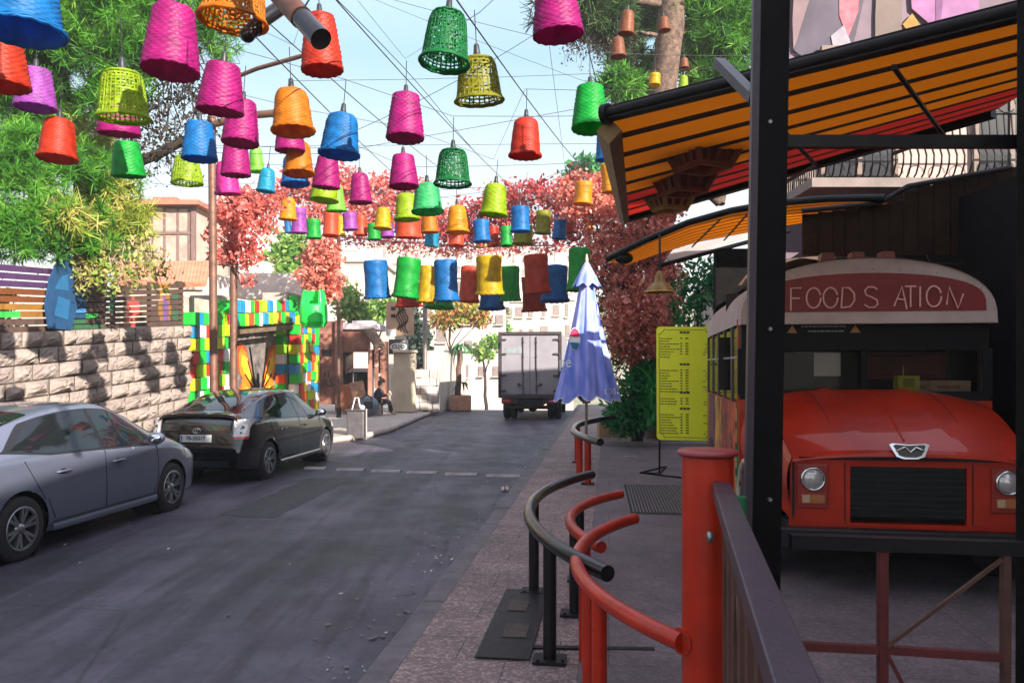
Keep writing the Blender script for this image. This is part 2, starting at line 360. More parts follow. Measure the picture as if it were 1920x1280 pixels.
# drain grate and slot in the pavement
m = MB(); g0 = Vector((2.02, 0, 0))
c = thing('drain_grate', 'rectangular slotted drain grate set into the grey pavement', 'grate', (2.05, 10.75, .122))
m.box((0, 0, .0), (1.0, 2.4, .006), R(-6)); m.build('frame', DARKIRON, c, local=True)
m = MB()
for i in range(24):
    x = -.46+i*.04; m.box((x*math.cos(R(-6)), x*math.sin(R(-6)), .009), (.018, 2.3, .012), R(-6))
m.build('bars', mat('grate_bar', (.17, .14, .15), .6, .3, .3, 10), c, local=True)
m = MB(); m.box((0, 0, 0), (.34, 1.5, .008), R(-7)); m.box((.0, -.25, .007), (.16, .28, .006), R(-7), 1); m.box((.02, .3, .007), (.14, .25, .006), R(-7), 1)
o = m.build('utility_cover', [DARKIRON, mat('worn_plate', (.085, .06, .048), .7, .3, .4, 12)], bevel=.003); o.location = (.03, 5.6, .125)
tag(o, 'long dark metal utility cover with two worn plates beside the black rail', 'utility cover')
m = MB(); m.box((.42, 5.05, .12), (.95, .05, .012), R(-3)); tag(m.build('threshold_strip', DARKIRON), 'thin dark metal strip lying across the pavement by the black post', 'metal strip')
m = MB()
for i in range(5): m.add([(0+.0+i*.055, 0, 0), (.02+i*.055, .05, 0), (.045+i*.055, 0, 0), (.02+i*.055, -.012, 0)], [(0, 1, 2, 3)])
o = m.build('paint_mark', WHITEP); o.location = P(1172, 855, 1.78*F/(855-HY))+Vector((0, 0, .0)); o.location.z = .1245
tag(o, 'small zigzag of white paint marked on the pavement', 'paint mark')

# ================================================================ left stone wall
STONE = mat('rusticated_stone', (.27, .215, .185), .9, 0, .3, 2.2, 1., 22, rgb2=(.21, .165, .15), wear=((.16, .12, .10), 3.0, .68))
MORTAR = mat('mortar', (.16, .12, .10), .95, 0, .3, 6)
SL = .07; UW = -8.3
def ztop(v): return 2.35+SL*(v-10)
w = thing('stone_wall', 'long rough cut beige stone retaining wall behind the parked cars', 'wall', S(UW, 5, 0))
m = MB(); H = .24
for r in range(12):
    v = -6+random.uniform(0, .3)
    while v < 15.05:
        Lb = random.uniform(.26, .58)
        v1 = min(v+Lb, 15.1)
        if v1-v < .12: break
        z1 = lambda vq: ztop(vq)-r*H-.012
        z0 = lambda vq: max(-.05, ztop(vq)-(r+1)*H+.012)
        bul = random.uniform(.03, .10); ox = random.uniform(-.35, .35); oz = random.uniform(-.3, .3); tl = random.uniform(-.012, .02)
        nx, nz = 8, 6
        hs = rng.normal(0, 1, (nx+1, nz+1))
        def fn(i, j, v=v, v1=v1):
            vq = v+.008+(v1-v-.016)*i; a = z0(vq); b = z1(vq)
            if b-a < .04: b = a+.001
            x = 2*i-1; y = 2*j-1
            e = max(0, (1-abs(x)**3)*(1-abs(y)**3)); k = math.exp(-((x-ox)**2+(y-oz)**2)*1.1)
            ii, jj = round(i*nx), round(j*nz)
            d = bul*e*(.35+k)+e*hs[ii, jj]*.016+tl
            jit = e*.0
            return S(UW+max(-.02, d), vq, a+(b-a)*j)
        m.grid(fn, nx, nz, sm=False)
        # block sides
        v = v1
m.build('stone_courses', STONE, w)
m = MB()
m.prism([(-6, -.1), (15.12, -.1), (15.12, ztop(15.12)-.01), (-6, ztop(-6)-.01)], S(UW-.02, 0, 0), (DX, DY, 0), (0, 0, 1), Vector((DY, -DX, 0))*-.4)
m.build('core', MORTAR, w)
# ---- slatted fence sections on the wall
WOOD = mat('fence_wood', (.085, .045, .035), .7, 0, .4, 7, .3, 60)
WOODCOLS = {}
def woodp(h, n):
    return mat('fence_'+n, h, .65, 0, .25, 9, .25, 50, wear=((.06, .035, .03), 4., .66))
pm = [WOOD, woodp('#452650', 'purple'), woodp('#123f66', 'blue'), woodp('#8a5a20', 'ochre'), woodp('#2c5a3a', 'green'), woodp('#a8443a', 'red'), woodp('#8a6020', 'yellow'), woodp('#6a3810', 'orange'), woodp('#6f4a80', 'mauve'), woodp('#3d7fb5', 'skyblue'), woodp('#2fa040','bright_green')]
def slat_fence(label, v0, v1, zb0, zb1, zt0, zt1, n, painter):
    t = thing('slat_fence', label, 'fence', S(UW-.12, v0, zb0))
    m = MB()
    N = max(8, int((v1-v0)/.05))
    for k in range(n):
        f0 = k/n; f1 = (k+.80)/n
        for i in range(N):
            va = v0+(v1-v0)*i/N; vb = v0+(v1-v0)*(i+1)/N
            def zz(v, f):
                q = (v-v0)/(v1-v0); b = zb0+(zb1-zb0)*q; tt = zt0+(zt1-zt0)*q; return b+(tt-b)*f
            mi = painter((va+vb)/2-v0, k)
            u = UW-.12
            vs = [S(u, va, zz(va, f0)), S(u, vb, zz(vb, f0)), S(u, vb, zz(vb, f1)), S(u, va, zz(va, f1)), S(u-.03, va, zz(va, f0)), S(u-.03, vb, zz(vb, f0)), S(u-.03, vb, zz(vb, f1)), S(u-.03, va, zz(va, f1))]
            m.add(vs, [(0, 1, 2, 3), (3, 2, 6, 7), (7, 6, 5, 4), (4, 5, 1, 0)], mi)
    m.build('slats', pm, t)
    for q in np.linspace(0, 1, 4):
        v = v0+(v1-v0)*q; m = MB(); zb = zb0+(zb1-zb0)*q; zt = zt0+(zt1-zt0)*q
        m.sbox(UW-.21, UW-.155, v-.035, v+.035, zb-.1, zt+.02); m.build('post', WOOD, t)
def paint_r(d, k):
    # painted motifs on the brown slats
    if d < .28: return 4 if k < 2 else [2, 2, 2, 9, 2, 2, 2, 2][k]
    if d < .75 and k == 0: return 4
    if .28 < d < .6 and k == 2: return 10
    if .88 < d < 1.05 and 2 < k < 6: return 4
    if (d-1.6)**2/.05+(k-2.4)**2/7 < 1: return 5
    if (d-2.62)**2/.06+(k-2.6)**2/6 < 1: return 8 if abs(d-2.65) < .10 else 6
    if abs(d-2.62) < .16 and k > 4: return 6
    if abs(d-3.0) < .10 and k in (1, 2, 5): return 4
    return 0
slat_fence('brown horizontal slat fence with painted figures on top of the stone wall', 11.75, 15.05, ztop(11.75), ztop(15.05), 3.16, 3.55, 8, paint_r)
def paint_l(d, k):
    if k >= 6: return 1
    if d > 6.6: return 2
    if k in (4, 5): return 7
    if k == 3: return 6
    if k == 2: return 10 if d % 1.1 < .5 else 3
    return 0
slat_fence('purple and orange painted slat fence at the left end of the wall', 4.6, 11.7, ztop(4.6), ztop(11.7)-.02, 3.0, 3.42, 9, paint_l)
# blue wing shaped board leaning at the joint of the two fences
m = MB()
wing = [(0, 0), (.5, 0), (.62, .35), (.55, .7), (.5, 1.15), (.36, 1.2), (.3, .95), (.2, 1.05), (.02, .75), (-.08, .35)]
m.prism(wing, S(UW+.0, 11.0, 2.45), (DX, DY, 0), (0, 0, 1), Vector((DY, -DX, 0))*.03)
m.prism([(.1, .2), (.4, .15), (.45, .45), (.2, .5)], S(UW+.031, 11.0, 2.45), (DX, DY, 0), (0, 0, 1), Vector((DY, -DX, 0))*.006, 1)
m.prism([(.12, .6), (.42, .6), (.4, .85), (.25, .8)], S(UW+.031, 11.0, 2.45), (DX, DY, 0), (0, 0, 1), Vector((DY, -DX, 0))*.006, 1)
tag(m.build('wing_board', [woodp('#123f66', 'blue'), woodp('#1a5a84', 'cyan')]), 'blue wing shaped painted board fixed where the two fences meet', 'painted board')

# ================================================================ gateway with coloured blocks
bc = [mat('block_'+n, h, .55, 0, .18, 5, .12, 20) for n, h in (('red', '#b82a20'), ('yellow', '#b9b010'), ('green', '#12a832'), ('blue', '#1478a8'), ('white', '#cfc8c8'), ('lime', '#86c40c'), ('orange', '#cf4a18'))]
g = thing('block_gateway', 'gateway framed with red, yellow, green and blue painted cube blocks', 'gateway', S(UW, 18, 0))
def column(v0, v1, u, zb, zt, cs, name, face='u', seedk=0, u0=None):
    m = MB(); rnd = random.Random(seedk)
    last = None
    rows = int((zt-zb)/cs); cols = max(1, int((v1-v0)/cs))
    for r_ in range(rows):
        for c_ in range(cols):
            while True:
                k = rnd.choice([0, 0, 1, 1, 2, 2, 2, 3, 3, 4, 5, 6])
                if k != last: break
            last = k
            off = rnd.uniform(-.03, .05); va = v0+c_*cs+(cs*.5 if r_ % 2 and cols > 1 else 0)*.35
            z = zb+r_*cs+SL*(va-v0)
            m.sbox(u-.2, u+.02+off, va+.005, va+cs-.005, z+.004, z+cs-.004, k)
    return m.build(name, bc, g, bevel=.012)
column(15.05, 16.75, UW+.02, .05, 3.2, .265, 'left_pier_blocks', seedk=3)
column(20.35, 21.7, UW+.06, .1, 3.85, .262, 'right_pier_blocks', seedk=8)
# camera-facing side of the right pier
m = MB(); rnd = random.Random(5)
for r_ in range(13):
    for c_ in range(3):
        z = .1+r_*.262; m.sbox(UW+.1-.25*c_-.24, UW+.1-.25*c_, 21.72, 21.98+rnd.uniform(0, .05), z+.004, z+.258, rnd.choice([0, 1, 2, 3, 4, 5]))
m.build('pier_side_blocks', bc, g, bevel=.012); m = MB()
for r_ in range(13):
    for c_ in range(2):
        z = .1+r_*.262; m.sbox(UW-.45-.25*c_, UW-.21-.25*c_, 20.22+rnd.uniform(-.03, .02), 20.42, z+.004, z+.258, rnd.choice([0, 1, 2, 3, 4, 5, 6]))
m.build('pier_front_blocks', bc, g, bevel=.012)
m = MB(); rnd = random.Random(11)
for r_ in range(2):
    for c_ in range(14):
        v = 16.6+c_*.27; z = 2.74+r_*.3+.08*(v-16.6); m.sbox(UW-.2, UW+.02+rnd.uniform(-.03, .05), v+.005, v+.262, z+.004, z+.292, [0, 3, 2, 1, 6, 2, 4, 3, 5, 1, 0, 2, 1, 3, 4, 2, 0, 5, 1, 3, 4, 2][(c_+11*r_) % 22])
m.build('lintel_blocks', bc, g, bevel=.012)
PLASTER = mat('dirty_plaster', (.40, .33, .28), .9, 0, .35, 3, .3, 25)
m = MB(); m.sbox(UW-.9, UW-.21, 15.14, 16.7, -.05, 3.3); m.sbox(UW-.9, UW-.21, 20.45, 21.7, -.05, 3.85); m.sbox(UW-.9, UW-.21, 16.71, 20.44, 2.98, 3.45); m.build('piers', PLASTER, g)
m = MB(); m.beam(S(UW+.0, 16.75, 2.62), S(UW+.0, 20.3, 2.92), .06, .1); m.beam(S(UW-.3, 16.75, 2.80), S(UW-.3, 20.3, 3.05), .5, .06)
m.build('beam', mat('old_wood', (.16, .10, .06), .8, 0, .4, 8), g)
# painted wings panel inside the gateway
m = MB(); bo = S(UW-.45, 16.74, 0)
m.prism([(0, 0), (3.68, 0), (3.68, 2.9), (0, 2.9)], bo, (DX, DY, 0), (0, 0, 1), Vector((DY, -DX, 0))*-.08)
lab = 'mural board with orange and yellow butterfly wings inside the gateway'
ex, ez, en = Vector((DX, DY, 0)), Vector((0, 0, 1)), Vector((DY, -DX, 0))
cxw = 2.42; WS = .86
def wingpoly(sx, sc=1):
    pts = [(.12, .35), (.3, .9), (.75, 1.75), (1.1, 1.95), (1.3, 1.75), (1.25, 1.2), (1.02, .95), (1.15, .6), (1.0, .25), (.6, .1)]
    cx0 = sum(p[0] for p in pts)/len(pts); cy0 = sum(p[1] for p in pts)/len(pts)
    return [(cxw+sx*((x-cx0)*sc+cx0)*WS, ((y-cy0)*sc+cy0)*.9+.72) for x, y in pts][::int(sx)]
for sx in (1, -1):
    m.prism(wingpoly(sx), bo+en*.002, ex, ez, en*.012, 1)
    m.prism(wingpoly(sx, .86), bo+en*.016, ex, ez, en*.006, 2)
    m.prism([(cxw+sx*x*WS, y*.9+.72) for x, y in [(.35, .75), (.72, 1.5), (1.05, 1.6), (1.1, 1.3), (.8, 1.0)]][::sx], bo+en*.024, ex, ez, en*.006, 3)
    m.prism([(cxw+sx*x*WS, y*.9+.72) for x, y in [(.4, .35), (.75, .75), (.95, .6), (.85, .35)]][::sx], bo+en*.024, ex, ez, en*.006, 3)
    for k in range(4):
        m.beam(bo+ex*(cxw+sx*.15)+ez*1.2+en*.034, bo+ex*(cxw+sx*(.5+.13*k))+ez*(2.35-.33*k)+en*.034, .02, .03, en, 4)
m.prism([(cxw-.09, .8), (cxw+.09, .8), (cxw+.05, 1.7), (cxw-.05, 1.7)], bo+en*.002, ex, ez, en*.02, 4)
tag(m.build('wing_mural', [mat('mural_ground', (.25, .2, .17), .9, 0, .6, 4, rgb2=(.05, .045, .05)), mat('wing_red', '#c8401c', .6), mat('wing_orange', '#e07a18', .6), mat('wing_yellow', '#e8b428', .6), BLACK]), lab, 'mural')
# ================================================================ cars
CARGLASS = mat('car_glass', (.008, .010, .012), .03, 0, 0, spec=.45)
CHROME = mat('chrome', (.62, .62, .64), .12, 1, 0)
ALLOY = mat('alloy', (.42, .42, .45), .28, .9, .2, 12)
TYRE = mat('tyre', (.014, .013, .014), .8, 0, .3, 20, .2, 60)
TRIM = mat('black_trim', (.008, .008, .009), .35, 0, 0)
LENSW = mat('lens_clear', (.62, .60, .62), .12, 0, .2, 30, coat=1)
LENSR = mat('lens_red', (.45, .015, .02), .15, 0, 0, coat=1)
PLATE = mat('plate_white', (.55, .56, .58), .5, 0, .12, 20)
UNDER = mat('underbody', (.006, .006, .006), .9, 0, 0)
def carpaint(n, rgb, metal, rough): 
    return mat(n, rgb, rough, metal, .06, 3, coat=1, dust=.05)
def itp(x, xs, ys):
    # smooth monotone-ish interpolation
    x = float(x)
    if x <= xs[0]: return ys[0]
    for i in range(len(xs)-1):
        if x <= xs[i+1]:
            t = (x-xs[i])/(xs[i+1]-xs[i])
            h = xs[i+1]-xs[i]
            def sl(k):
                if k <= 0 or k >= len(xs)-1: return 0 if False else (ys[min(k+1, len(xs)-1)]-ys[max(k-1, 0)])/(xs[min(k+1, len(xs)-1)]-xs[max(k-1, 0)])
                a = (ys[k]-ys[k-1])/(xs[k]-xs[k-1]); b = (ys[k+1]-ys[k])/(xs[k+1]-xs[k])
                return 0 if a*b <= 0 else 2*a*b/(a+b)
            a, b = sl(i)*h, sl(i+1)*h
            return (2*t**3-3*t*t+1)*ys[i]+(t**3-2*t*t+t)*a+(-2*t**3+3*t*t)*ys[i+1]+(t**3-t*t)*b
    return ys[-1]
XR = [-2.16, -2.13, -2.08, -2.02, -1.97, -1.85, -1.5, -1.0, -.45, -.05, .25, .7, 1.15, 1.35, 1.7, 2.0, 2.18, 2.28, 2.32]
ZR = [.60, .78, .98, 1.09, 1.125, 1.17, 1.285, 1.40, 1.475, 1.49, 1.475, 1.34, 1.12, 1.03, .935, .84, .74, .62, .50]
def car_sec(x):
    zr = itp(x, XR, ZR)
    w = itp(x, [-2.16, -2.1, -1.95, -1.6, -.8, .6, 1.6, 2.0, 2.2, 2.32], [.70, .775, .825, .862, .872, .872, .855, .79, .66, .40])
    zb = itp(x, [-2.16, -2.0, -1.6, 1.7, 2.1, 2.32], [.30, .24, .18, .17, .19, .28])
    zs = itp(x, [-2.16, -2.0, -1.5, -.5, .5, 1.2, 1.6, 2.0, 2.2, 2.32], [.56, .96, 1.0, .975, .93, .90, .84, .72, .6, .46])
    zs = min(zs, zr-.02)
    wr = itp(x, [-2.16, -2.0, -1.6, -.8, 0, .6, 1.2, 1.5, 2.0, 2.2, 2.32], [.66, .66, .60, .575, .57, .585, .66, .72, .66, .55, .30])
    g = zr-zs
    ed = min(.075, g*.45)
    pts = [(0, zb), (w*.8, zb), (w-.035, zb+.03), (w-.01, zb+.12), (w, zb+.24), (w+.004, min(.52, zs-.1)), (w-.003, min(.68, zs-.05)), (w-.018, zs-.035), (w-.04, zs)]
    for t in (.25, .5, .75): 
        bulge = .02*math.sin(math.pi*t)
        pts.append(((w-.055)*(1-t)+wr*t+bulge, zs+(g-ed)*t))
    pts += [(wr, zr-ed), (wr*.93, zr-ed*.52), (wr*.75, zr-ed*.2), (wr*.45, zr-ed*.05), (0, zr)]
    return pts
def resample(pts, M):
    p = np.array(pts); d = np.r_[0, np.cumsum(np.hypot(*np.diff(p, axis=0).T))]
    t = np.linspace(0, d[-1], M); return np.c_[np.interp(t, d, p[:, 0]), np.interp(t, d, p[:, 1])]
def car_y(x, z):
    p = car_sec(x)[4:14]; zs_ = [q[1] for q in p]; ys = [q[0] for q in p]
    return float(np.interp(z, zs_, ys))
def car_z(x, y):
    p = car_sec(x)[8:][::-1]; return float(np.interp(abs(y), [q[0] for q in p], [q[1] for q in p]))
AX = (-1.33, 1.37); WR = .315
def make_car(label, group, paint, plate_txt):
    t = thing('parked_car', label, 'car', (0, 0, 0), 0, group)
    # body shell
    xs = sorted(set(list(np.linspace(-2.16, -1.9, 12))+list(np.linspace(-1.9, 2.0, 98))+list(np.linspace(2.0, 2.32, 14))))
    M = 56; pts = []; 
    for x in xs:
        half = resample(car_sec(x), M)
        ring = [(x, -y, z) for y, z in half]+[(x, y, z) for y, z in half[-2:0:-1]]
        pts.append(ring)
    n = len(pts[0]); V = [list(p) for r_ in pts for p in r_]; nx = len(xs)
    ARCH = .365
    inside = []
    for p in V:
        ins = False
        for ax in AX:
            if abs(p[1]) > .5 and math.hypot(p[0]-ax, p[2]-WR) < ARCH and p[2] < .85: ins = True
        inside.append(ins)
    faces = []
    for i in range(nx-1):
        for k in range(n):
            f = [i*n+k, i*n+(k+1) % n, (i+1)*n+(k+1) % n, (i+1)*n+k]
            if all(inside[a] for a in f): continue
            faces.append(f[::-1])
    for f in faces:
        for a in f:
            if inside[a]:
                p = V[a]
                ax = min(AX, key=lambda q: abs(q-p[0])); d = Vector((p[0]-ax, p[2]-WR)); 
                if d.length < 1e-4: d = Vector((0, 1))
                d = d.normalized()*ARCH; p[0] = ax+d.x; p[2] = WR+d.y; inside[a] = False
    m = MB(); m.add(V, faces, 0, True)
    m.add([V[k] for k in range(n)], [tuple(range(n))], 0); m.add([V[(nx-1)*n+k] for k in range(n)], [tuple(range(n))[::-1]], 0)
    # spoiler lip and lower bumper details
    m.grid(lambda i, j: (-1.93-.16*j, -.66+1.32*i, car_z(-1.95, -.66+1.32*i)+.012-.012*j+.0), 16, 3)
    m.grid(lambda i, j: (-2.09, -.66+1.32*i, car_z(-1.95, -.66+1.32*i)-.045*j), 16, 1)
    m.grid(lambda i, j: (-2.09+.1*j, -.66+1.32*i, car_z(-1.95, -.66+1.32*i)-.045), 16, 1)
    body = m.build('body', paint, t, local=True)
    # wheel wells + floor
    m = MB()
    for ax in AX:
        for s in (-1, 1):
            m.lathe([(.375, -.36), (.375, .0)], 28, (ax, s*.82-(.0 if s < 0 else .0), WR), 0, True, 'y') if s > 0 else m.lathe([(.375, .36), (.375, 0)], 28, (ax, s*.82, WR), 0, True, 'y')
            m.lathe([(.001, 0), (.375, 0)], 28, (ax, s*.47, WR), 0, False, 'y')
    m.box((0, 0, .27), (3.9, 1.0, .1)); m.build('underbody', UNDER, t, local=True)
    # wheels
    for ax in AX:
        for s in (-1, 1):
            y0 = s*.765
            m = MB()
            m.lathe([(.205, -.095), (.27, -.103), (.305, -.085), (.315, -.05), (.315, .05), (.305, .085), (.27, .103), (.205, .095)], 36, (ax, y0, WR), 0, True, 'y')
            wtyre = m.build('wheel', TYRE, t, local=True)
            m = MB(); yo = y0+s*.07
            m.lathe([(.208, -.1), (.214, .0), (.208, .1)], 36, (ax, y0, WR), 0, True, 'y')
            m.lathe([(.19, s*.02), (.215, s*.02), (.215, s*.035), (.20, s*.03)], 36, (ax, yo, WR), 0, True, 'y')
            m.lathe([(.001, s*.02), (.045, s*.02), (.06, -s*.01)], 20, (ax, yo, WR), 0, True, 'y')
            for k in range(6):
                a = 2*math.pi*k/6+.3
                for da in (-.17, .17):
                    p = Vector((ax+.04*math.cos(a), yo, WR+.04*math.sin(a))); q = Vector((ax+.205*math.cos(a+da), yo+s*.012, WR+.205*math.sin(a+da)))
                    m.beam(p, q, .03, .03, (0, 1, 0))
            m.lathe([(.001, -s*.05), (.2, -s*.05)], 24, (ax, y0, WR), 1, False, 'y')
            im = wm(t)
            m.build('rim', [ALLOY, TRIM], wtyre, local=True)
    # side glass
    def zt(x): return car_sec(x)[12][1]-.012
    def zl(x): return car_sec(x)[8][1]+.015
    for s in (-1, 1):
        for (xa, xb, nm) in ((.0, 1.02, 'front_side_window'), (-1.42, -.06, 'rear_side_window')):
            m = MB()
            def fn(i, j, xa=xa, xb=xb, s=s):
                x = xa+(xb-xa)*i; lo = zl(x); hi = zt(x)
                if x > .25: hi = min(hi, lo+(1.10-x)*.62*1.0+.0)
                if x < -.75: hi = min(hi, lo+max(0.01, (x+1.46))*.62+.0); lo = lo+max(0, -.9-x)*.10
                z = lo+(max(hi, lo+.005)-lo)*j
                return (x, s*(car_y(x, z)+.004), z)
            m.grid(fn, 24, 8); m.build(nm, CARGLASS, t, local=True)
        # black surround
        m = MB()
        def fs(i, j, s=s):
            x = -1.52+2.62*i; lo = zl(x)-.022; hi = zt(x)+.01
            if x > .25: hi = min(hi, lo+(1.13-x)*.64+.03)
            if x < -.75: hi = min(hi, lo+max(0.01, (x+1.55))*.62+.03); lo = lo+max(0, -.9-x)*.10
            z = lo+(max(hi, lo+.005)-lo)*j; return (x, s*(car_y(x, z)+.0015), z)
        m.grid(fs, 40, 8); m.build('window_trim', TRIM, t, local=True)
        # panel gaps
        m = MB()
        def line(pp, r=.0045): m.tube([(x, s*(car_y(x, z)+.0005), z) for x, z in pp], r, 5)
        line([(-.03, z) for z in np.linspace(.30, .97, 14)]); line([(1.03-.10*((z-.62)/.3)**2*(1 if z < .62 else .2), z) for z in np.linspace(.32, .92, 14)])
        line([(-1.02-.26*max(0, (z-.55)/.4), z) for z in np.linspace(.55, .96, 12)]); line([(-.98+.1*(.55-z)/.2, z) for z in np.linspace(.34, .55, 6)])
        line([(x, .31) for x in np.linspace(-.9, 1.0, 24)]); 
        m.build('door_gap', UNDER, t, local=True)
        m = MB(); m.grid(lambda i, j, s=s: ((-.92+1.9*i), s*(car_y(-.92+1.9*i, .285-.07*j)+.016-.012*abs(2*j-1)), .285-.075*j), 24, 4); m.build('sill_trim', paint, t, local=True)
        for xh in (.12, -.82):
            m = MB(); z = .80; y = s*(car_y(xh, z))
            m.tube([(xh-.02, y, z), (xh, y+s*.03, z+.004), (xh+.08, y+s*.042, z+.006), (xh+.16, y+s*.03, z+.004), (xh+.18, y, z)], [.010, .013, .015, .013, .010], 8)
            m.ball((xh+.08, y+s*.001, z), .045, 6, 1, (1.2, .12, .7)); m.build('door_handle', [paint, TRIM], t, local=True)
        m = MB(); m.ball((.86, s*.94, 1.0), .1, 8, 0, (.75, 1.1, .75)); m.beam((.88, s*.82, .95), (.88, s*.93, .97), .06, .04); m.ball((.815, s*.945, 1.0), .085, 8, 1, (.55, 1., .7)); m.build('side_mirror', [paint, CHROME], t, local=True)
        # lamps
        m = MB()
        def tl(i, j, s=s, za=.74, zb=1.045):
            # wraps from rear face round to the flank
            z = za+(zb-za)*j; a = i
            xr = np.interp(z, [.6, .78, .98, 1.06], [-2.165, -2.135, -2.085, -2.06])
            x = xr+.30*a**2*(.55+.45*(z-za)/.3); yy = min(car_y(max(x, -2.15), min(z, .95)), .80)
            y = .61+(yy+.008-.61)*min(1, a*1.6)
            return (x-.018*(1-a), s*y, z)
        m.grid(lambda i, j: tl(i, j, za=.775), 10, 8, 0); m.build('tail_light', LENSW, t, local=True)
        m = MB(); m.grid(lambda i, j: tl(i, j, za=.735, zb=.775), 10, 3, 0); m.build('red_reflector', LENSR, t, local=True)
        m = MB(); m.grid(lambda i, j, s=s: (1.72+.42*i, s*(car_y(1.72+.42*i, .66+.13*j-.05*i)+.004), .66+.13*j-.05*i), 8, 4); m.build('headlight', LENSW, t, local=True)
    # rear window, spoiler glass strip, windscreen
    m = MB(); m.grid(lambda i, j: ((-1.84+.98*i), (-1+2*j)*(.60-.07*i), car_z(-1.84+.98*i, (-1+2*j)*(.60-.07*i))+.004), 16, 14); m.build('rear_window', CARGLASS, t, local=True)
    m = MB(); m.grid(lambda i, j: (np.interp(.86+.16*i, [.78, .98, 1.09], [-2.133, -2.087, -2.03])-.012, (-1+2*j)*.56, .86+.16*i), 4, 6); m.build('hatch_panel', mat('dark_hatch_glass', (.01, .012, .013), .08, 0, 0, coat=1), t, local=True)
    m = MB(); m.grid(lambda i, j: (.34+.9*i, (-1+2*j)*(.53+.10*i), car_z(.34+.9*i, (-1+2*j)*(.53+.10*i))+.004), 14, 14); m.build('windscreen', CARGLASS, t, local=True)
    # rear bumper seam, plate, emblem
    m = MB(); m.tube([(-2.172, y, .66) for y in np.linspace(-.62, .62, 8)], .006, 5); m.box((-2.166, 0, .60), (.02, .5, .03)); m.box((-2.15, 0, .34), (.05, 1.1, .09)); m.build('bumper_trim', TRIM, t, local=True)
    m = MB(); m.box((-2.163, 0, .745), (.016, .52, .115)); addtext(m, plate_txt, .085, (-2.171, 0, .745), (0, -1, 0), (0, 0, 1), 1, bold=.002); m.box((-2.172, .235, .745), (.004, .03, .1), 0, 2)
    m.build('license_plate', [PLATE, BLACK, mat('plate_blue', (.1, .15, .3), .5, 0, 0)], t, local=True)
    m = MB(); c0 = (-2.137, 0, .865)
    def ell(a, b, oz=0, r=.006): m.tube([(c0[0], c0[1]+a*math.cos(q), c0[2]+oz+b*math.sin(q)) for q in np.linspace(0, 2*math.pi, 25)[:-1]], r, 6, closed=True)
    ell(.065, .044); ell(.019, .042); ell(.045, .016, .022)
    m.build('emblem', CHROME, t, local=True)
    m = MB(); m.box((-2.135, .42, .872), (.006, .17, .014)); m.build('badge', CHROME, t, local=True)
    return t
rot = math.pi/2-A
c1 = make_car('silver grey hatchback parked by the stone wall, seen from its right side', 'cars parked by the stone wall', carpaint('silver_paint', (.13, .145, .205), .45, .32), '71-85017')
c1.location = S(-6.52, 8.48, 0); c1.rotation_euler = (0, 0, rot)
c2 = make_car('glossy black hatchback parked in front of the coloured gateway, rear plate showing', 'cars parked by the stone wall', carpaint('black_car_paint', (.003, .003, .004), 0, .15), '78-35017')
c2.location = S(-6.50, 14.15, 0); c2.rotation_euler = (0, 0, rot)

# ================================================================ box truck
TB = mat('truck_box', (.27, .25, .28), .55, .1, .2, 1.5, .05, 5, wear=((.22, .19, .18), 2.5, .62))
TDK = mat('truck_frame', (.05, .036, .04), .6, 0, .4, 6)
t = thing('box_truck', 'grey box truck driving away down the street, rear doors closed', 'truck', S(-2.72, 27.6, 0), -A)
W2 = 1.06
m = MB(); m.box((0, 2.4, 1.92), (2*W2-.02, 4.7, 2.2)); m.build('cargo_box', TB, t, local=True, bevel=.02)
m = MB()
for x in (-W2, W2): m.box((x, .03, 1.92), (.09, .1, 2.3))
m.box((0, .03, 3.02), (2*W2-.09, .1, .1)); m.box((0, .03, .82), (2*W2-.09, .1, .12)); m.build('rear_frame', TDK, t, local=True, bevel=.008)
for s in (-1, 1):
    m = MB(); m.box((s*.5, .035, 1.92), (.975, .03, 2.02)); d = m.build('rear_door', TB, t, local=True, bevel=.006)
    for z in (1.02, 1.55, 2.3, 2.8): m = MB(); m.box((s*.93, -.012, z), (.22, .03, .055)); m.cyl((s*1.02, -.02, z-.05), (s*1.02, -.02, z+.05), .02); m.build('hinge', TDK, d, local=True)
    m = MB(); m.cyl((s*.23, -.02, .9), (s*.23, -.02, 2.9), .016, n=8)
    for z in (1.1, 1.6, 2.2, 2.7): m.box((s*.23, -.008, z), (.07, .03, .04))
    m.beam((s*.23, -.035, 1.2), (s*.42, -.035, 1.22), .03, .03); m.box((s*.38, -.01, 1.24), (.08, .04, .1)); m.build('locking_bar', TDK, d, local=True)
m = MB(); m.box((-.55, .012, 2.42), (.62, .012, .22)); m.build('faded_sticker', mat('sticker', (.25, .28, .30), .6, 0, .3, 8), t, local=True)
m = MB(); m.box((0, .1, .66), (2.0, .12, .18)); m.box((0, .3, .45), (1.9, .06, .1)); m.box((-.8, .35, .56), (.08, .1, .3)); m.box((.8, .35, .56), (.08, .1, .3)); m.build('rear_bumper', TDK, t, local=True, bevel=.01)
m = MB(); m.box((-.15, .03, .66), (.5, .012, .12)); m.build('license_plate', PLATE, t, local=True)
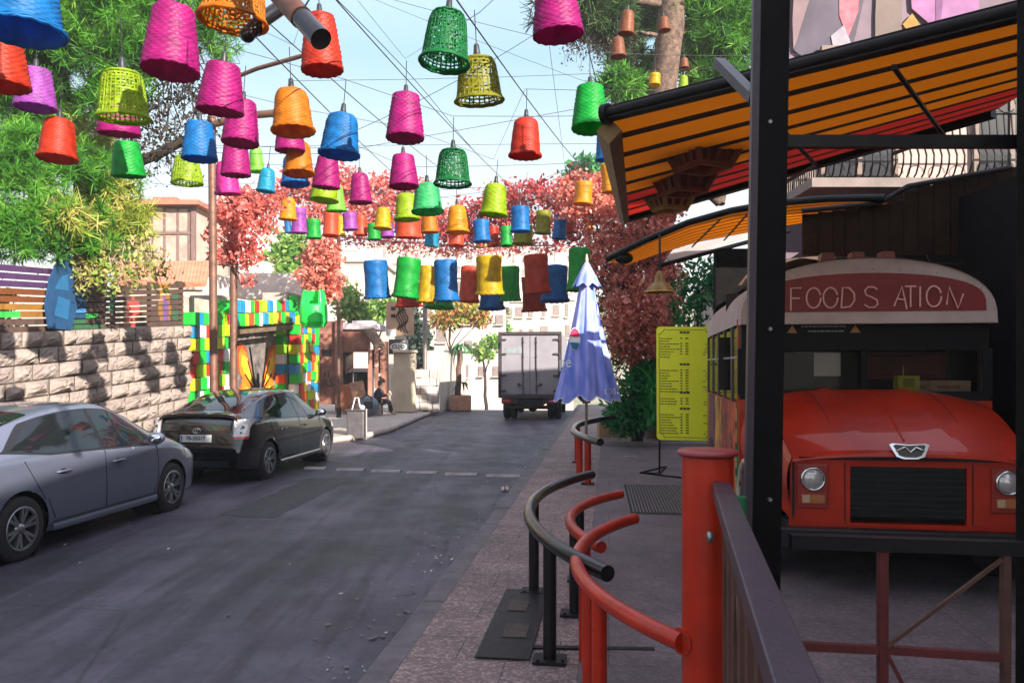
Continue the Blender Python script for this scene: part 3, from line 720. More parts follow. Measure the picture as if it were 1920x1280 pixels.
for s in (-1, 1):
    m = MB(); m.box((s*.82, .03, .68), (.3, .02, .1)); m.build('tail_light', LENSR, t, local=True)
    m = MB()
    for dx in (0, .25): m.lathe([(.2, -.1), (.37, -.11), (.4, -.07), (.4, .07), (.37, .11), (.2, .1)], 24, (s*(.92-dx), 1.1, .4), 0, True, 'x'); m.lathe([(.001, 0), (.2, 0)], 18, (s*(.92-dx), 1.02, .4), 1, False, 'x')
    m.build('wheel', [TYRE, TDK], t, local=True)
    m = MB(); m.lathe([(.2, -.1), (.37, -.11), (.4, -.07), (.4, .07), (.37, .11), (.2, .1)], 24, (s*.85, 5.0, .4), 0, True, 'x'); m.build('wheel', TYRE, t, local=True)
    m = MB(); m.box((s*.78, .75, .62), (.5, .02, .45)); m.build('mud_flap', RUBBER, t, local=True)
m = MB(); m.box((0, 3, .62), (.9, 6, .22)); m.cyl((-1., 1.1, .4), (1., 1.1, .4), .07); m.ball((0, 1.1, .4), .17, 8); m.build('chassis', UNDER, t, local=True)
m = MB(); m.box((0, 5.7, 1.55), (1.9, 1.5, 1.7)); m.build('cab', WHITEP, t, local=True, bevel=.12)
# ================================================================ railings on the pavement
REDP = mat('red_paint', (.42, .020, .004), .36, 0, .3, 4, .10, 40, coat=.2, spec=.3, wear=((.07, .03, .02), 8, .63))
BLKP = mat('black_gloss_paint', (.006, .005, .006), .3, 0, .35, 9, .06, 40, spec=.3, coat=.25, wear=((.05, .042, .038), 5, .72))
def hoop(name, label, pa, pl, pb, z, r, posts, mat_t, postmat, group, feet=True, pr=None):
    t = thing(name, label, 'railing', (pl[0], pl[1], .12), 0, group)
    a, c, b = [Vector((p[0], p[1])) for p in (pa, pl, pb)]
    # circle through three points
    ax, ay, bx, by, cx_, cy_ = a.x, a.y, c.x, c.y, b.x, b.y
    d = 2*(ax*(by-cy_)+bx*(cy_-ay)+cx_*(ay-by))
    ux = ((ax*ax+ay*ay)*(by-cy_)+(bx*bx+by*by)*(cy_-ay)+(cx_*cx_+cy_*cy_)*(ay-by))/d
    uy = ((ax*ax+ay*ay)*(cx_-bx)+(bx*bx+by*by)*(ax-cx_)+(cx_*cx_+cy_*cy_)*(bx-ax))/d
    rad = math.hypot(ax-ux, ay-uy); t0 = math.atan2(ay-uy, ax-ux); t1 = math.atan2(cy_-uy, cx_-ux)
    if t0 < 0: t0 += 2*math.pi
    if t1 < 0: t1 += 2*math.pi
    def pt(q): th = t0+(t1-t0)*q; return Vector((ux+rad*math.cos(th), uy+rad*math.sin(th), z))
    m = MB(); m.tube([pt(q) for q in np.linspace(0, 1, 40)], r, 16); m.build('rail', mat_t, t)
    for q in posts:
        p = pt(q); q2 = pr or r*.95
        m = MB(); m.cyl((p.x, p.y, .12), (p.x, p.y, z-r*.4), q2, n=16); po = m.build('post', postmat, t)
        if feet:
            m = MB(); m.box((p.x, p.y, .127), (.2, .16, .014), R(-7))
            for sx in (-1, 1): m.cyl((p.x+sx*.075, p.y-.05, .134), (p.x+sx*.075, p.y-.05, .146), .012, n=6)
            m.build('base_plate', DARKIRON, po)
G1 = 'curved hoop railings along the kerb'
hoop('hoop_railing', 'nearest red curved hoop railing joined to the thick red post', (.86, 5.6), (.375, 4.55), (.66, 3.1), .83, .038, (.33, .69, .75), REDP, REDP, G1, False)
hoop('hoop_railing', 'large black curved hoop railing with its foot bolted to the pavement', (.78, 7.83), (.125, 5.8), (.49, 4.1), .835, .043, (.42, .80), BLKP, BLKP, G1)
hoop('hoop_railing', 'small red curved hoop railing on black posts behind the black one', (1.0, 7.35), (.46, 6.25), (.58, 5.2), .72, .04, (.36, .76), REDP, BLKP, G1)
hoop('hoop_railing', 'farthest black curved hoop railing on red posts beside the folded parasol', (2.15, 16.9), (1.1, 14.2), (1.27, 11.5), .80, .055, (.42, .80, .9), BLKP, REDP, G1)
# thick red post with a disc cap
t = thing('red_post', 'thick red steel post topped by a flat round disc at the fence end', 'post', (.765, 3.13, .12))
m = MB(); m.cyl((.765, 3.13, .12), (.765, 3.13, 1.545), .099, n=40); m.build('shaft', REDP, t)
m = MB(); m.tube([(.674, 3.118, .83), (.655, 3.105, .83)], .052, 18); m.build('weld_collar', REDP, t)
m = MB(); m.lathe([(.001, 1.575), (.108, 1.572), (.117, 1.565), (.117, 1.553), (.108, 1.548), (.001, 1.547)], 40, (.765, 3.13, 0)); m.build('cap', mat('red_cap', '#8a2a2a', .45, 0, .25, 6, .1, 40, coat=.2), t)
# fence running toward the viewer
PURP = mat('plum_metal', (.040, .026, .038), .38, 0, .25, 8, .08, 60)
BRN = mat('brown_metal', (.10, .045, .03), .5, .2, .35, 9)
t = thing('steel_fence', 'dark plum steel fence with brown bars running from the red post toward the viewer', 'fence', (.8, 3.0, .12))
a = Vector((.79, 3.02, 1.435)); b = Vector((.095, -.35, 1.435)); d = (b-a).normalized()
m = MB(); m.beam(a, b, .066, .055); m.build('top_rail', PURP, t, bevel=.004)
m = MB(); m.beam(a+Vector((.02, 0, -1.15)), b+Vector((.02, 0, -1.15)), .04, .04); m.build('bottom_rail', BRN, t)
for k, s in enumerate(np.linspace(.10, 3.3, 14)):
    p = a+d*s; m = MB()
    m.beam(Vector((p.x+.015, p.y, .14)), Vector((p.x+.015, p.y, 1.405)), .026, .026, (1, 0, 0)); m.build('bar', BRN, t)
for s in (.1, .6, 1.2):
    p = a+d*s; q = a+d*(s+.5); m = MB(); m.beam((p.x+.02, p.y, 1.2), (q.x+.02, q.y, .4), .016, .016); m.build('brace', BRN, t)
m = MB(); p = a+d*.12; m.lathe([(.002, -.012), (.022, -.01), (.024, 0), (.015, .012), (.002, .014)], 12, (.80-.06, 2.99, 1.26), axis='x'); m.build('bolt', STEEL, t)
# painted pole just behind red post
PAINTPOLE = [mat('pole_green', (.01, .16, .05), .5, 0, .3, 10), mat('pole_blue', (.03, .30, .40), .5, 0, .3, 10)]
m = MB(); m.cyl((.83, 2.93, .12), (.83, 2.93, .95), .028, n=14, m=1); m.cyl((.83, 2.93, .95), (.83, 2.93, 1.42), .028, n=14, m=0)
tag(m.build('painted_pole', PAINTPOLE), 'thin pole painted green above and blue below beside the red post', 'pole')
# ---- black awning post
t = thing('awning_post', 'tall square black steel post standing in front of the red bus', 'post', (1.06, 3.35, .12))
m = MB(); m.beam((1.03, 3.35, .12), (1.10, 3.35, 4.35), .125, .11, (0, 1, 0)); m.build('shaft', mat('matt_black_post', (.004, .003, .003), .6, 0, .3, 9, .06, 40, spec=.12), t, bevel=.004)
m = MB(); m.beam((.958, 3.31, .12), (1.028, 3.31, 4.35), .032, .03, (0, 1, 0)); m.build('sky_lit_side', PURP, t)  # plum strip paints the sky's light onto the post's left face
for z in (2.05, 2.9, 1.35):
    m = MB(); m.cyl((1.06, 3.28, z), (1.06, 3.296, z), .008, n=8); m.build('bolt', STEEL, t)
m = MB(); m.beam((1.13, 3.35, 2.835), (2.2, 3.35, 2.835), .04, .05); m.build('cross_bar', BLKP, t)
m = MB(); m.beam((1.02, 3.36, 3.02), (.97, 3.75, 3.32), .05, .04); m.build('bracket', PURP, t)
# ---- gate/fence panel in front of the bus
t = thing('fence_panel', 'low dark metal fence panel with red bars and diagonal braces before the bus', 'fence', (1.5, 3.2, .12))
DRED = mat('dark_red_metal', (.13, .022, .02), .45, .2, .4, 8)
gz = 1.185
m = MB(); m.beam((1.12, 3.22, gz+.01), (2.05, 3.17, gz-.01), .05, .055); m.build('top_rail', DARKIRON, t)
m = MB(); m.beam((1.12, 3.22, .775), (1.465, 3.2, .765), .03, .032); m.beam((1.5, 3.2, .765), (1.95, 3.17, .745), .03, .032); m.build('middle_rail', DRED, t)
m = MB(); m.beam((1.482, 3.2, .14), (1.482, 3.2, gz-.018), .034, .034, (1, 0, 0)); m.build('upright', DRED, t)
m = MB(); m.beam((1.955, 3.17, .14), (1.955, 3.17, gz-.03), .03, .03, (1, 0, 0)); m.build('upright', BRN, t)
m = MB(); m.beam((1.495, 3.185, .785), (1.935, 3.16, 1.135), .014, .014); m.build('brace', BRN, t)
m = MB(); m.beam((1.495, 3.185, .75), (1.72, 3.17, .3), .014, .014); m.build('brace', DRED, t)
m = MB(); m.beam((1.12, 3.22, .2), (2.0, 3.17, .19), .03, .03); m.build('bottom_rail', DRED, t)
# dark corner column at the right edge
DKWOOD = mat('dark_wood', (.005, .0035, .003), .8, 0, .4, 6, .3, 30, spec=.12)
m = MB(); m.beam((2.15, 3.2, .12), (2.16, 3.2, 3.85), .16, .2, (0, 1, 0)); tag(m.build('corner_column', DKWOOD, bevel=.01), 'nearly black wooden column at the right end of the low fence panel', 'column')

# ================================================================ red bus
BUSRED = mat('bus_red', (.47, .022, .003), .40, 0, .3, 2.2, .16, 5, coat=.32, wear=((.22, .02, .006), 5, .68), spec=.22)
BUSWHITE = mat('bus_white', (.52, .42, .38), .5, 0, .25, 2.5, .1, 15, wear=((.30, .2, .15), 3, .6))
SIGNRED = mat('sign_red', (.22, .012, .014), .45, 0, .2, 3)
PANE = panemat('bus_pane', (.82, .82, .78), 1.22)
bx, by = 3.245, 7.42
t = thing('food_bus', 'old red and white bus converted to a food stand, round headlights and white roof', 'bus', (bx, by, .12), R(-9.2))
def bl(n, mm, mt, par=None, **k): return mm.build(n, mt, par or t, local=True, **k)
HW = 1.09; LEN = 3.9; zr0 = 2.2   # local z from floor (world z - .12)
def roofz(x, f=1.): q = min(1, abs(x)/HW); return zr0-.02+.60*(1-q**2.6)**.62*f
m = MB()
m.grid(lambda i, j: (HW*math.cos(math.pi*(1-i)), .06-.25*math.sin(math.pi*i)*0+(LEN-.06)*j, zr0-.02+(.60+.02)*abs(math.sin(math.pi*i))**.72), 28, 8)
# front cap: curls over the windscreen
m.grid(lambda i, j: (HW*1.015*math.cos(math.pi*(1-i)), .10-.24*j-.04*math.sin(math.pi*i)*j, zr0-.04+(.615)*abs(math.sin(math.pi*i))**.72*(1-.03*j)), 28, 4)
arc = [(HW*1.015*math.cos(math.pi*(1-q)), zr0-.04+.597*abs(math.sin(math.pi*q))**.72) for q in np.linspace(0, 1, 29)]
m.prism([(x, z) for x, z in arc]+[(HW*1.015, zr0-.035), (-HW*1.015, zr0-.035)], (0, -.145, 0), (1, 0, 0), (0, 0, 1), (0, .03, 0))
m.prism([(-.20, 0), (.2, 0), (.2, .1), (-.2, .1)], (-HW+.1, .1, zr0-.1), (0, 1, 0), (0, 0, 1), (.06, 0, 0))
bl('roof', m, BUSWHITE)
m = MB()
for k in range(3):
    x = -.32+.26*k; m.prism([(-.07, 0), (.07, 0), (.05, .09), (-.05, .09)], (x, -.10, zr0+.53), (1, 0, 0), (0, 0, 1), (0, .16, 0))
bl('roof_lamp', m, mat('roof_marker', (.16, .03, .02), .4))
# raised roof rack sheet / tarp heap
m = MB(); m.grid(lambda i, j: (-.98+1.35*i, .35+.9*j, zr0+.44+.24*math.sin(math.pi*min(1, i*1.05))**.5*(1-.25*(2*j-1)**2)+.015*math.sin(i*21+j*9)), 20, 10); bl('roof_pod', m, mat('roof_pod', (.55, .32, .16), .6, 0, .3, 3))
# sign
sg = [(1.01*math.cos(math.pi*(1-q)), .0+.35*abs(math.sin(math.pi*q))**.55) for q in np.linspace(0, 1, 33)]
m = MB(); m.prism(sg, (0, -.152, zr0+.07), (1, 0, 0), (0, 0, 1), (0, .006, 0)); sign = bl('name_sign', m, SIGNRED)
LET = {'F': [[(0, -.12), (0, 0), (0, 1), (.62, 1)], [(0, .5), (.52, .5)]], 'O': [[(.5+.5*math.cos(q), .5+.5*math.sin(q)) for q in np.linspace(.3, 6.3, 20)]],
       'D': [[(0, 0), (.08, 1), (.45, .97), (.72, .7), (.74, .35), (.5, .05), (0, 0)]], 'S': [[(.68, .88), (.5, 1), (.22, 1), (.06, .85), (.1, .62), (.4, .5), (.66, .38), (.72, .15), (.55, 0), (.25, 0), (.02, .14)]],
       'A': [[(-.05, .05), (.42, 1), (.72, -.1)], [(.12, .4), (.62, .36)]], 'T': [[(0, 1), (.75, 1)], [(.38, 1), (.38, 0)]], 'I': [[(0, 0), (0, 1)]], 'N': [[(0, .1), (.12, .95), (.62, -.1), (.92, .62)]]}
TUBE = mat('neon_tube', (.75, .42, .38), .4, 0, .1, 20)
hh = .185
for ch, x, wd in (('F', 0, .15), ('O', .137, .125), ('O', .284, .125), ('D', .44, .155), ('S', .635, .165), ('A', .90, .14), ('T', .985, .125), ('I', 1.112, .1), ('O', 1.165, .125), ('N', 1.335, .15)):
    m = MB()
    for st in LET[ch]: m.tube([(x-.66+px*wd, -.166, zr0+.105+pz*hh) for px, pz in st], .0085, 6)
    bl('neon_letter', m, TUBE, sign)
# windscreen zone
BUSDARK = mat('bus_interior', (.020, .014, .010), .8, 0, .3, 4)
m = MB(); m.box((0, .02, 2.055), (2.16, .05, .27)); m.box((-1.075, .02, 1.72), (.08, .06, .44)); m.box((1.075, .02, 1.72), (.08, .06, .44)); m.box((0.02, .02, 1.72), (.05, .05, .44)); m.box((0, .02, 1.50), (2.19, .07, .09)); bl('windscreen_frame', m, mat('black_rubber_frame', (.005, .005, .005), .5, 0, .2, 8, spec=.2))
for s in (-1, 1):
    m = MB(); m.box((s*.53, .012, 1.72), (1.0, .008, .38)); bl('windscreen_pane', m, PANE)
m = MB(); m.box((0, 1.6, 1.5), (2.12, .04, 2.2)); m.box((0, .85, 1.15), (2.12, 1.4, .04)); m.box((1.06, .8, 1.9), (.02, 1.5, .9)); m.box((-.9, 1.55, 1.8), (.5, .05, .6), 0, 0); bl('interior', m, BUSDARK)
m = MB()
for sx in (-.62, -.06):
    m.prism([(-.045, 0), (.045, 0), (0, .075)], (sx, -.010, 2.085), (1, 0, 0), (0, 0, 1), (0, .003, 0), 0)
for zz, L in ((2.145, .40), (2.10, .28)):
    xx = -.34-L/2
    while xx < -.34+L/2: 
        l_ = random.uniform(.015, .05); m.box((xx+l_/2, -.009, zz), (l_, .003, .012), 0, 1); xx += l_+.008
bl('warning_sticker', m, [mat('sticker_orange', (.45, .20, .06), .6), mat('sticker_pale', (.35, .33, .32), .6)])
m = MB(); m.tube([(-.72, -.06, 1.46), (-.2, -.09, 1.49), (.28, -.08, 1.5)], .007, 6); m.tube([(.45, -.05, 1.56), (.75, -.09, 1.50), (.98, -.1, 1.44)], .007, 6); bl('wiper', m, mat('wiper', (.12, .11, .1), .4, .5))
# hood (bonnet), fenders, nose
def hoodz(x, y):   # y: 0 at screen, 1 at front
    base = 1.56-.10*y-.33*y**2.0
    e = abs(x)
    return base-(.15-.09*y)*e**3.2 + .022*math.exp(-((e-.33)/.05)**2)*(1-y)
m = MB()
def hood(i, j):
    hwid = 1.0-.145*j; x = (-1+2*i)*hwid
    return (x, -.03-1.28*j, hoodz(x/hwid*.95, j))
m.grid(hood, 44, 22)
# hood front lip rolls down
m.grid(lambda i, j: ((-1+2*i)*.855, -1.31-.03*math.sin(j*1.57), hoodz((-1+2*i)*.95, 1)-.05*j), 44, 3)
bl('bonnet', m, BUSRED)
m = MB(); m.tube([(0, -.1-1.1*q, hoodz(0, (.07+1.1*q)/1.28)+.002) for q in np.linspace(0, 1, 12)], .009, 6); bl('bonnet_ridge', m, BUSRED)
m = MB()
for s in (-1, 1):   # fender flanks
    m.grid(lambda i, j, s=s: (s*((1.0-.145*i)+.10*math.sin(math.pi*min(1, j*1.3))**.8*(1-.6*i)), -.03-1.28*i, hoodz(.95, i)-.01-(.92-.42*i)*j), 18, 12)
NX = .865
m.prism([(-NX, .56), (-.42, .56), (-.42, 1.05), (-NX, 1.05)], (0, -1.30, 0), (1, 0, 0), (0, 0, 1), (0, .06, 0))
m.prism([(.42, .56), (NX, .56), (NX, 1.05), (.42, 1.05)], (0, -1.30, 0), (1, 0, 0), (0, 0, 1), (0, .06, 0))
m.box((0, -1.27, 1.025), (.838, .06, .05)); 
m.box((0, -1.24, .52), (1.72, .1, .08))
bl('nose', m, BUSRED)
m = MB(); m.box((0, -1.326, 1.065), (1.62, .02, .014)); m.box((-.845, -1.312, .83), (.014, .02, .45)); m.box((.845, -1.312, .83), (.014, .02, .45)); bl('panel_gap', m, UNDER)
m = MB()
for q in np.linspace(.06, .94, 26): m.ball((1.05*math.cos(math.pi*(1-q)), -.148, zr0+.03+.43*abs(math.sin(math.pi*q))**.6), .009, 4)
bl('rivets', m, BUSWHITE)
m = MB()
for s in (-1, 1): m.tube([(s*.52*(1-.08*q), -.05-1.24*q, hoodz(.52, q)+.001) for q in np.linspace(0, 1, 14)], .004, 5); m.box((s*.46, -1.303, .8), (.006, .01, .46))
bl('bonnet_seams', m, UNDER)
m = MB(); m.box((0, -1.24, .80), (.835, .06, .40)); gb = m
for k in range(9): gb.box((0, -1.285, .625+.045*k), (.82, .03, .012), 0, 1)
bl('grille', m, [mat('grille_black', (.004, .004, .004), .7, 0, 0), mat('grille_slat', (.018, .018, .018), .35, .4, .2, 9)])
for s in (-1, 1):
    xx = s*.70
    m = MB(); m.box((xx, -1.308, .84), (.23, .02, .34)); bz = bl('lamp_bezel', m, mat('bezel_red', '#8f1a0c', .35, 0, .2, 4, coat=.4), bevel=.006)
    m = MB(); m.lathe([(.094, -.0), (.094, -.022), (.083, -.03), (.076, -.02)], 32, (xx, -1.318, .90), 0, True, 'y'); 
    bl('lamp_ring', m, CHROME, bz)
    m = MB(); m.lathe([(.078, 0), (.073, -.018), (.05, -.033), (.023, -.04), (.001, -.042)], 28, (xx, -1.32, .90), 0, True, 'y')
    bl('headlight', m, mat('headlamp_glass', (.55, .5, .48), .08, .35, .25, 40, coat=1), bz)
    m = MB(); m.box((xx, -1.325, .745), (.17, .02, .065)); m.box((xx-.055*1, -1.337, .745), (.055, .012, .06), 0, 1); bl('turn_signal', m, [mat('amber', (.40, .13, .03), .25, 0, .2, 20, coat=.6), mat('amber_pale', (.45, .28, .16), .25, 0, 0, coat=.6)], bz)
m = MB(); m.prism([(-.13, .02), (.13, .02), (.14, .06), (.1, .07), (-.1, .07), (-.14, .06)], (0, -1.335, 1.06), (1, 0, 0), (0, -.3, 1), (0, -.012, 0)); 
m = MB()
def shield(s): return [(-.145*s, .045*s), (-.12*s, .055*s), (0, .045*s), (.12*s, .055*s), (.145*s, .045*s), (.10*s, -.05*s), (.05*s, -.068*s), (-.05*s, -.068*s), (-.10*s, -.05*s)][::-1]
m.prism(shield(1), (0, -1.335, 1.13), (1, 0, 0), (0, .35, .94), (0, -.012, .004), 0); m.prism(shield(.8), (0, -1.347, 1.134), (1, 0, 0), (0, .35, .94), (0, -.004, .002), 1)
m.tube([(-.1, -1.357, 1.13), (-.04, -1.36, 1.16), (0, -1.357, 1.12), (.04, -1.36, 1.16), (.1, -1.357, 1.13)], .007, 5)
bl('emblem', m, [CHROME, mat('emblem_dark', (.09, .07, .06), .4, .3, .2, 30)])
m = MB(); m.box((0, -1.39, .46), (2.05, .12, .15)); m.box((0, -1.33, .385), (1.9, .08, .02)); bl('bumper', m, mat('bus_bumper', (.012, .011, .013), .3, .2, .3, 8), bevel=.02)
# body sides
m = MB()
for s in (-1, 1):
    m.box((s*(HW-.03), LEN/2, .86), (.06, LEN-.02, 1.1)); 
    for yy in np.linspace(.06, LEN-.06, 6): m.box((s*(HW-.03), yy, 1.79), (.06, .09, .77), 0, 1)
m.box((0, LEN, 1.3), (2.12, .05, 1.9))
m.box((-.975, .005, 1.05), (.26, .07, .82)); m.box((.975, .005, 1.05), (.26, .07, .82))
bl('body', m, [BUSRED, mat('bus_pillar', (.10, .07, .06), .5, 0, .3, 5)])
m = MB(); m.box((-HW-.006, .09, 1.62), (.03, .05, 1.2)); bl('red_pillar', m, BUSRED)
for k in range(5):
    y0 = .06+(LEN-.12)/5*k
    m = MB(); m.box((-HW+.02, y0+.378, 1.79), (.012, .64, .72)); w_ = bl('side_window', m, PANE)
    m = MB(); m.box((-HW+.0, y0+.378, 1.86), (.02, .64, .02)); bl('window_bar', m, STEEL, w_)
m = MB()
mur = [(.25, .95, '#d8561c'), (.95, 1.7, '#c23a2a'), (1.75, 2.6, '#e8a03a'), (2.65, 3.5, '#7a3a5a')]
mm = [mat('mural%d' % k, c, .6, 0, .5, 5, rgb2='#3a2a20') for k, (_, _, c) in enumerate(mur)]
for k, (a_, b_, c) in enumerate(mur): m.box((-HW-.005, (a_+b_)/2, .95), (.008, b_-a_, .9), 0, k)
bl('side_mural', m, mm)
m = MB(); m.box((-HW-.012, .17, .78), (.012, .10, 1.15)); m.box((-HW-.016, .13, .78), (.012, .03, 1.15), 0, 1)
for zz in (.5, .75, 1.0, 1.2): m.box((-HW-.022, .185, zz), (.006, .045, .07), 0, 2)
bl('warning_strip', m, [mat('strip_yellow', '#c8c818', .5), mat('strip_green', '#1a7a4a', .5), BLACK])
for s in (-1, 1):
    m = MB(); m.lathe([(.2, -.11), (.40, -.12), (.43, -.08), (.43, .08), (.40, .12), (.2, .11)], 30, (s*.98, -.42, .42), 0, True, 'x'); m.lathe([(.001, .0), (.21, .0)], 20, (s*1.04, -.42, .42), 1, False, 'x'); bl('wheel', m, [TYRE, BUSWHITE])
    m = MB(); m.tube([(s*1.09, -.42+.50*math.cos(q), .42+.50*math.sin(q)) for q in np.linspace(-.1, math.pi+.1, 20)], .03, 8); bl('wheel_arch', m, BUSWHITE)
    m = MB(); m.lathe([(.2, -.11), (.40, -.12), (.43, -.08), (.43, .08), (.40, .12), (.2, .11)], 30, (s*1.0, 3.0, .42), 0, True, 'x'); bl('wheel', m, TYRE)
m = MB(); m.box((0, .5, .45), (1.7, 3.4, .12)); m.box((0, -.6, .55), (1.6, 1.1, .4)); bl('chassis', m, UNDER)
# things seen behind the windscreen
bm_ = t.matrix_basis.copy()
def inbus(x, y, z): return bm_ @ Vector((x, y, z))
def paper(x, z, w, h, y, label, mt, extra=None):
    m = MB(); m.box((0, 0, 0), (w, .006, h), 0, 0)
    if extra: extra(m)
    o = m.build('posted_notice', mt); o.location = inbus(x, y, z); o.rotation_euler = (0, 0, R(-9.2)); return tag(o, label, 'notice')
def redtop(m): m.box((0, -.005, .11), (.17, .004, .08), 0, 1); m.box((.03, -.005, -.04), (.08, .004, .12), 0, 2)
paper(-.77, 1.72, .18, .38, .10, 'narrow notice with red picture behind the left bus windscreen', [mat('paper_grey', (.35, .32, .33), .7), mat('paper_red', (.3, .06, .05), .7), mat('paper_blue', (.16, .2, .28), .7)], redtop)
paper(-.28, 1.79, .24, .22, .12, 'blank white paper sheet taped inside the left bus windscreen', mat('paper_white', (.5, .47, .48), .7, 0, .1, 9))
m = MB(); m.box((0, 0, 0), (.72, .05, .28)); m.box((0, -.03, .0), (.66, .02, .2), 0, 0); o = m.build('seat_bench', mat('panel_red', (.12, .01, .01), .6, 0, .3, 4), bevel=.01); o.location = inbus(.52, .45, 1.78); o.rotation_euler = (0, 0, R(-9.2)); tag(o, 'dark red seat back standing inside the bus behind the right windscreen', 'seat')
m = MB(); m.box((0, 0, 0), (.19, .12, .17)); m.box((0, -.062, .02), (.1, .004, .08), 0, 1); m.tube([(-.03, 0, .085), (-.03, 0, .18)], .006, 5); o = m.build('yellow_box', [mat('box_yellow', (.42, .40, .03), .5, 0, .2, 8), mat('box_mark', (.25, .2, .02), .6)], bevel=.01); o.location = inbus(.42, .1, 1.60); o.rotation_euler = (0, 0, R(-9.2)); tag(o, 'small yellow box on the dashboard behind the bus windscreen', 'box')
for k in range(2):
    m = MB(); m.box((0, 0, 0), (.26+.12*k, .2, .12+.0*k)); m.box((0, -.102, .0), (.2, .004, .03), 0, 1); o = m.build('carton', [mat('carton', (.40, .25, .17), .8, 0, .3, 6), mat('carton_tape', (.25, .1, .05), .7)], bevel=.006)
    o.location = inbus(.50+.30*k, .24, 1.58); o.rotation_euler = (0, 0, R(-9.2)); tag(o, ['smaller pale carton, left of two on the bus dashboard', 'wider pale carton, right of two on the bus dashboard'][k], 'carton')

# ================================================================ menu board
YEL = mat('menu_yellow', (.86, .90, .02), .45, 0, .08, 3)
md = 13.1; tl = P(1231, 612, md); wd = .90; ht = 1.85
t = thing('menu_board', 'tall bright yellow menu board on a black stand before the bus', 'menu board', (tl.x+.45, md, .12))
rv = Vector((1, -.12, -.012)).normalized(); up = Vector((.0, .02, 1)); nn = rv.cross(up); o = tl-up*ht
m = MB()
def rr(w, h, r):
    pts = []
    for cx_, cy_, a0 in ((w-r, h-r, 0), (r, h-r, 90), (r, r, 180), (w-r, r, 270)):
        for k in range(5): q = R(a0+22.5*k); pts.append((cx_+r*math.cos(q), cy_+r*math.sin(q)))
    return pts
m.prism(rr(wd, ht, .06), o, rv, up, Vector((0, .02, 0))); bd = m.build('board', YEL, t)
INK = mat('menu_ink', (.10, .10, .01), .7)
m = MB(); rnd = random.Random(4)
def bar(x, y, w, h=.012): m.prism([(0, 0), (w, 0), (w, h), (0, h)], o+rv*x+up*y+nn*.004, rv, up, nn*-.002)
for yt, n_ in ((1.74, 8), (1.22, 9), (.76, 3), (.50, 8)):
    for k in range(3): bar(.37+.055*k, yt, .048, .034)
    y = yt-.05
    for k in range(n_):
        y -= .043
        x = .05; L = rnd.uniform(.12, .3)
        while x < .05+L: w_ = rnd.uniform(.015, .05); bar(x, y, w_, .014); x += w_+.008
        if rnd.random() < .85: bar(.38, y+.006, .03, .018); bar(.46, y+.006, .05, .018)
        if rnd.random() < .7: bar(.72+rnd.uniform(0, .08), y, rnd.uniform(.03, .08), .011)
for cx_, cy_ in ((.0, ht), (wd, ht), (0, 0), (wd, 0)):
    sx = 1 if cx_ == 0 else -1; sy = 1 if cy_ == 0 else -1
    m.tube([o+rv*(cx_+sx*(.13*math.cos(q)+.0))+up*(cy_+sy*.13*math.sin(q))+nn*.005 for q in np.linspace(.2, 1.37, 8)], .004, 4)
for yy in (.05, ht-.05): m.tube([o+rv*.14+up*yy+nn*.005, o+rv*(wd-.14)+up*yy+nn*.005], .003, 4)
for xx in (.04, wd-.04): m.tube([o+rv*xx+up*.14+nn*.005, o+rv*xx+up*(ht-.14)+nn*.005], .003, 4)
m.build('printed_lines', INK, bd)
m = MB(); q0 = o+Vector((.05, .04, 0))
m.tube([q0+Vector((0, 0, 1.0)), Vector((q0.x, q0.y, .14))], .017, 8); q1 = o+rv*(wd-.05)+Vector((0, .04, 0)); m.tube([q1+Vector((0, 0, 1.0)), Vector((q1.x, q1.y, .14))], .017, 8)
for q in (q0, q1):
    m.tube([(q.x, q.y, .14), (q.x+.28, q.y+.9, .135)], .014, 6); m.tube([(q.x, q.y, .14), (q.x-.3, q.y+.1, .135), (q.x+.35, q.y-.6, .135)], .014, 6); m.tube([(q.x-.3, q.y+.1, .135), (q.x+.28, q.y+.9, .135)], .014, 6)
m.build('stand', BLACK, t)

# ================================================================ folded parasol
UD = 13.5; tip = P(1100, 487, UD)
t = thing('parasol', 'folded blue parasol with a round red and white drinks emblem beside the pavement', 'parasol', (tip.x, UD, .12))
m = MB(); m.cyl((tip.x-.01, UD, .12), (tip.x, UD, tip.z), .024, n=12); m.build('pole', mat('parasol_pole', (.34, .25, .22), .45, .5, .2, 8), t)
m = MB(); m.lathe([(.001, .10), (.014, .09), (.02, .05), (.03, .02), (.03, -.04), (.02, -.05)], 14, (tip.x, UD, tip.z)); m.build('finial', mat('finial', (.5, .42, .25), .4, .2, .2, 12), t)
def foldmat():
    m = bpy.data.materials.new('parasol_cloth'); m.use_nodes = True; n = m.node_tree.nodes; l = m.node_tree.links; b = n['Principled BSDF']
    tc = n.new('ShaderNodeTexCoord'); nz = n.new('ShaderNodeTexNoise'); nz.inputs['Scale'].default_value = 3
    mp = n.new('ShaderNodeMapping'); mp.inputs['Scale'].default_value = (2.5, 2.5, .5); l.new(tc.outputs['Object'], mp.inputs[0]); l.new(mp.outputs[0], nz.inputs['Vector'])
    r = n.new('ShaderNodeValToRGB'); r.color_ramp.elements[0].position = .35; r.color_ramp.elements[1].position = .65; r.color_ramp.elements[0].color = (*lin('#5870c4'), 1); r.color_ramp.elements[1].color = (*lin('#9498dc'), 1)
    l.new(nz.outputs['Fac'], r.inputs[0]); l.new(r.outputs[0], b.inputs['Base Color']); b.inputs['Roughness'].default_value = .8; b.inputs['Sheen Weight'].default_value = .2
    return m
CL = foldmat()
H = 2.28; top = tip.z-.06
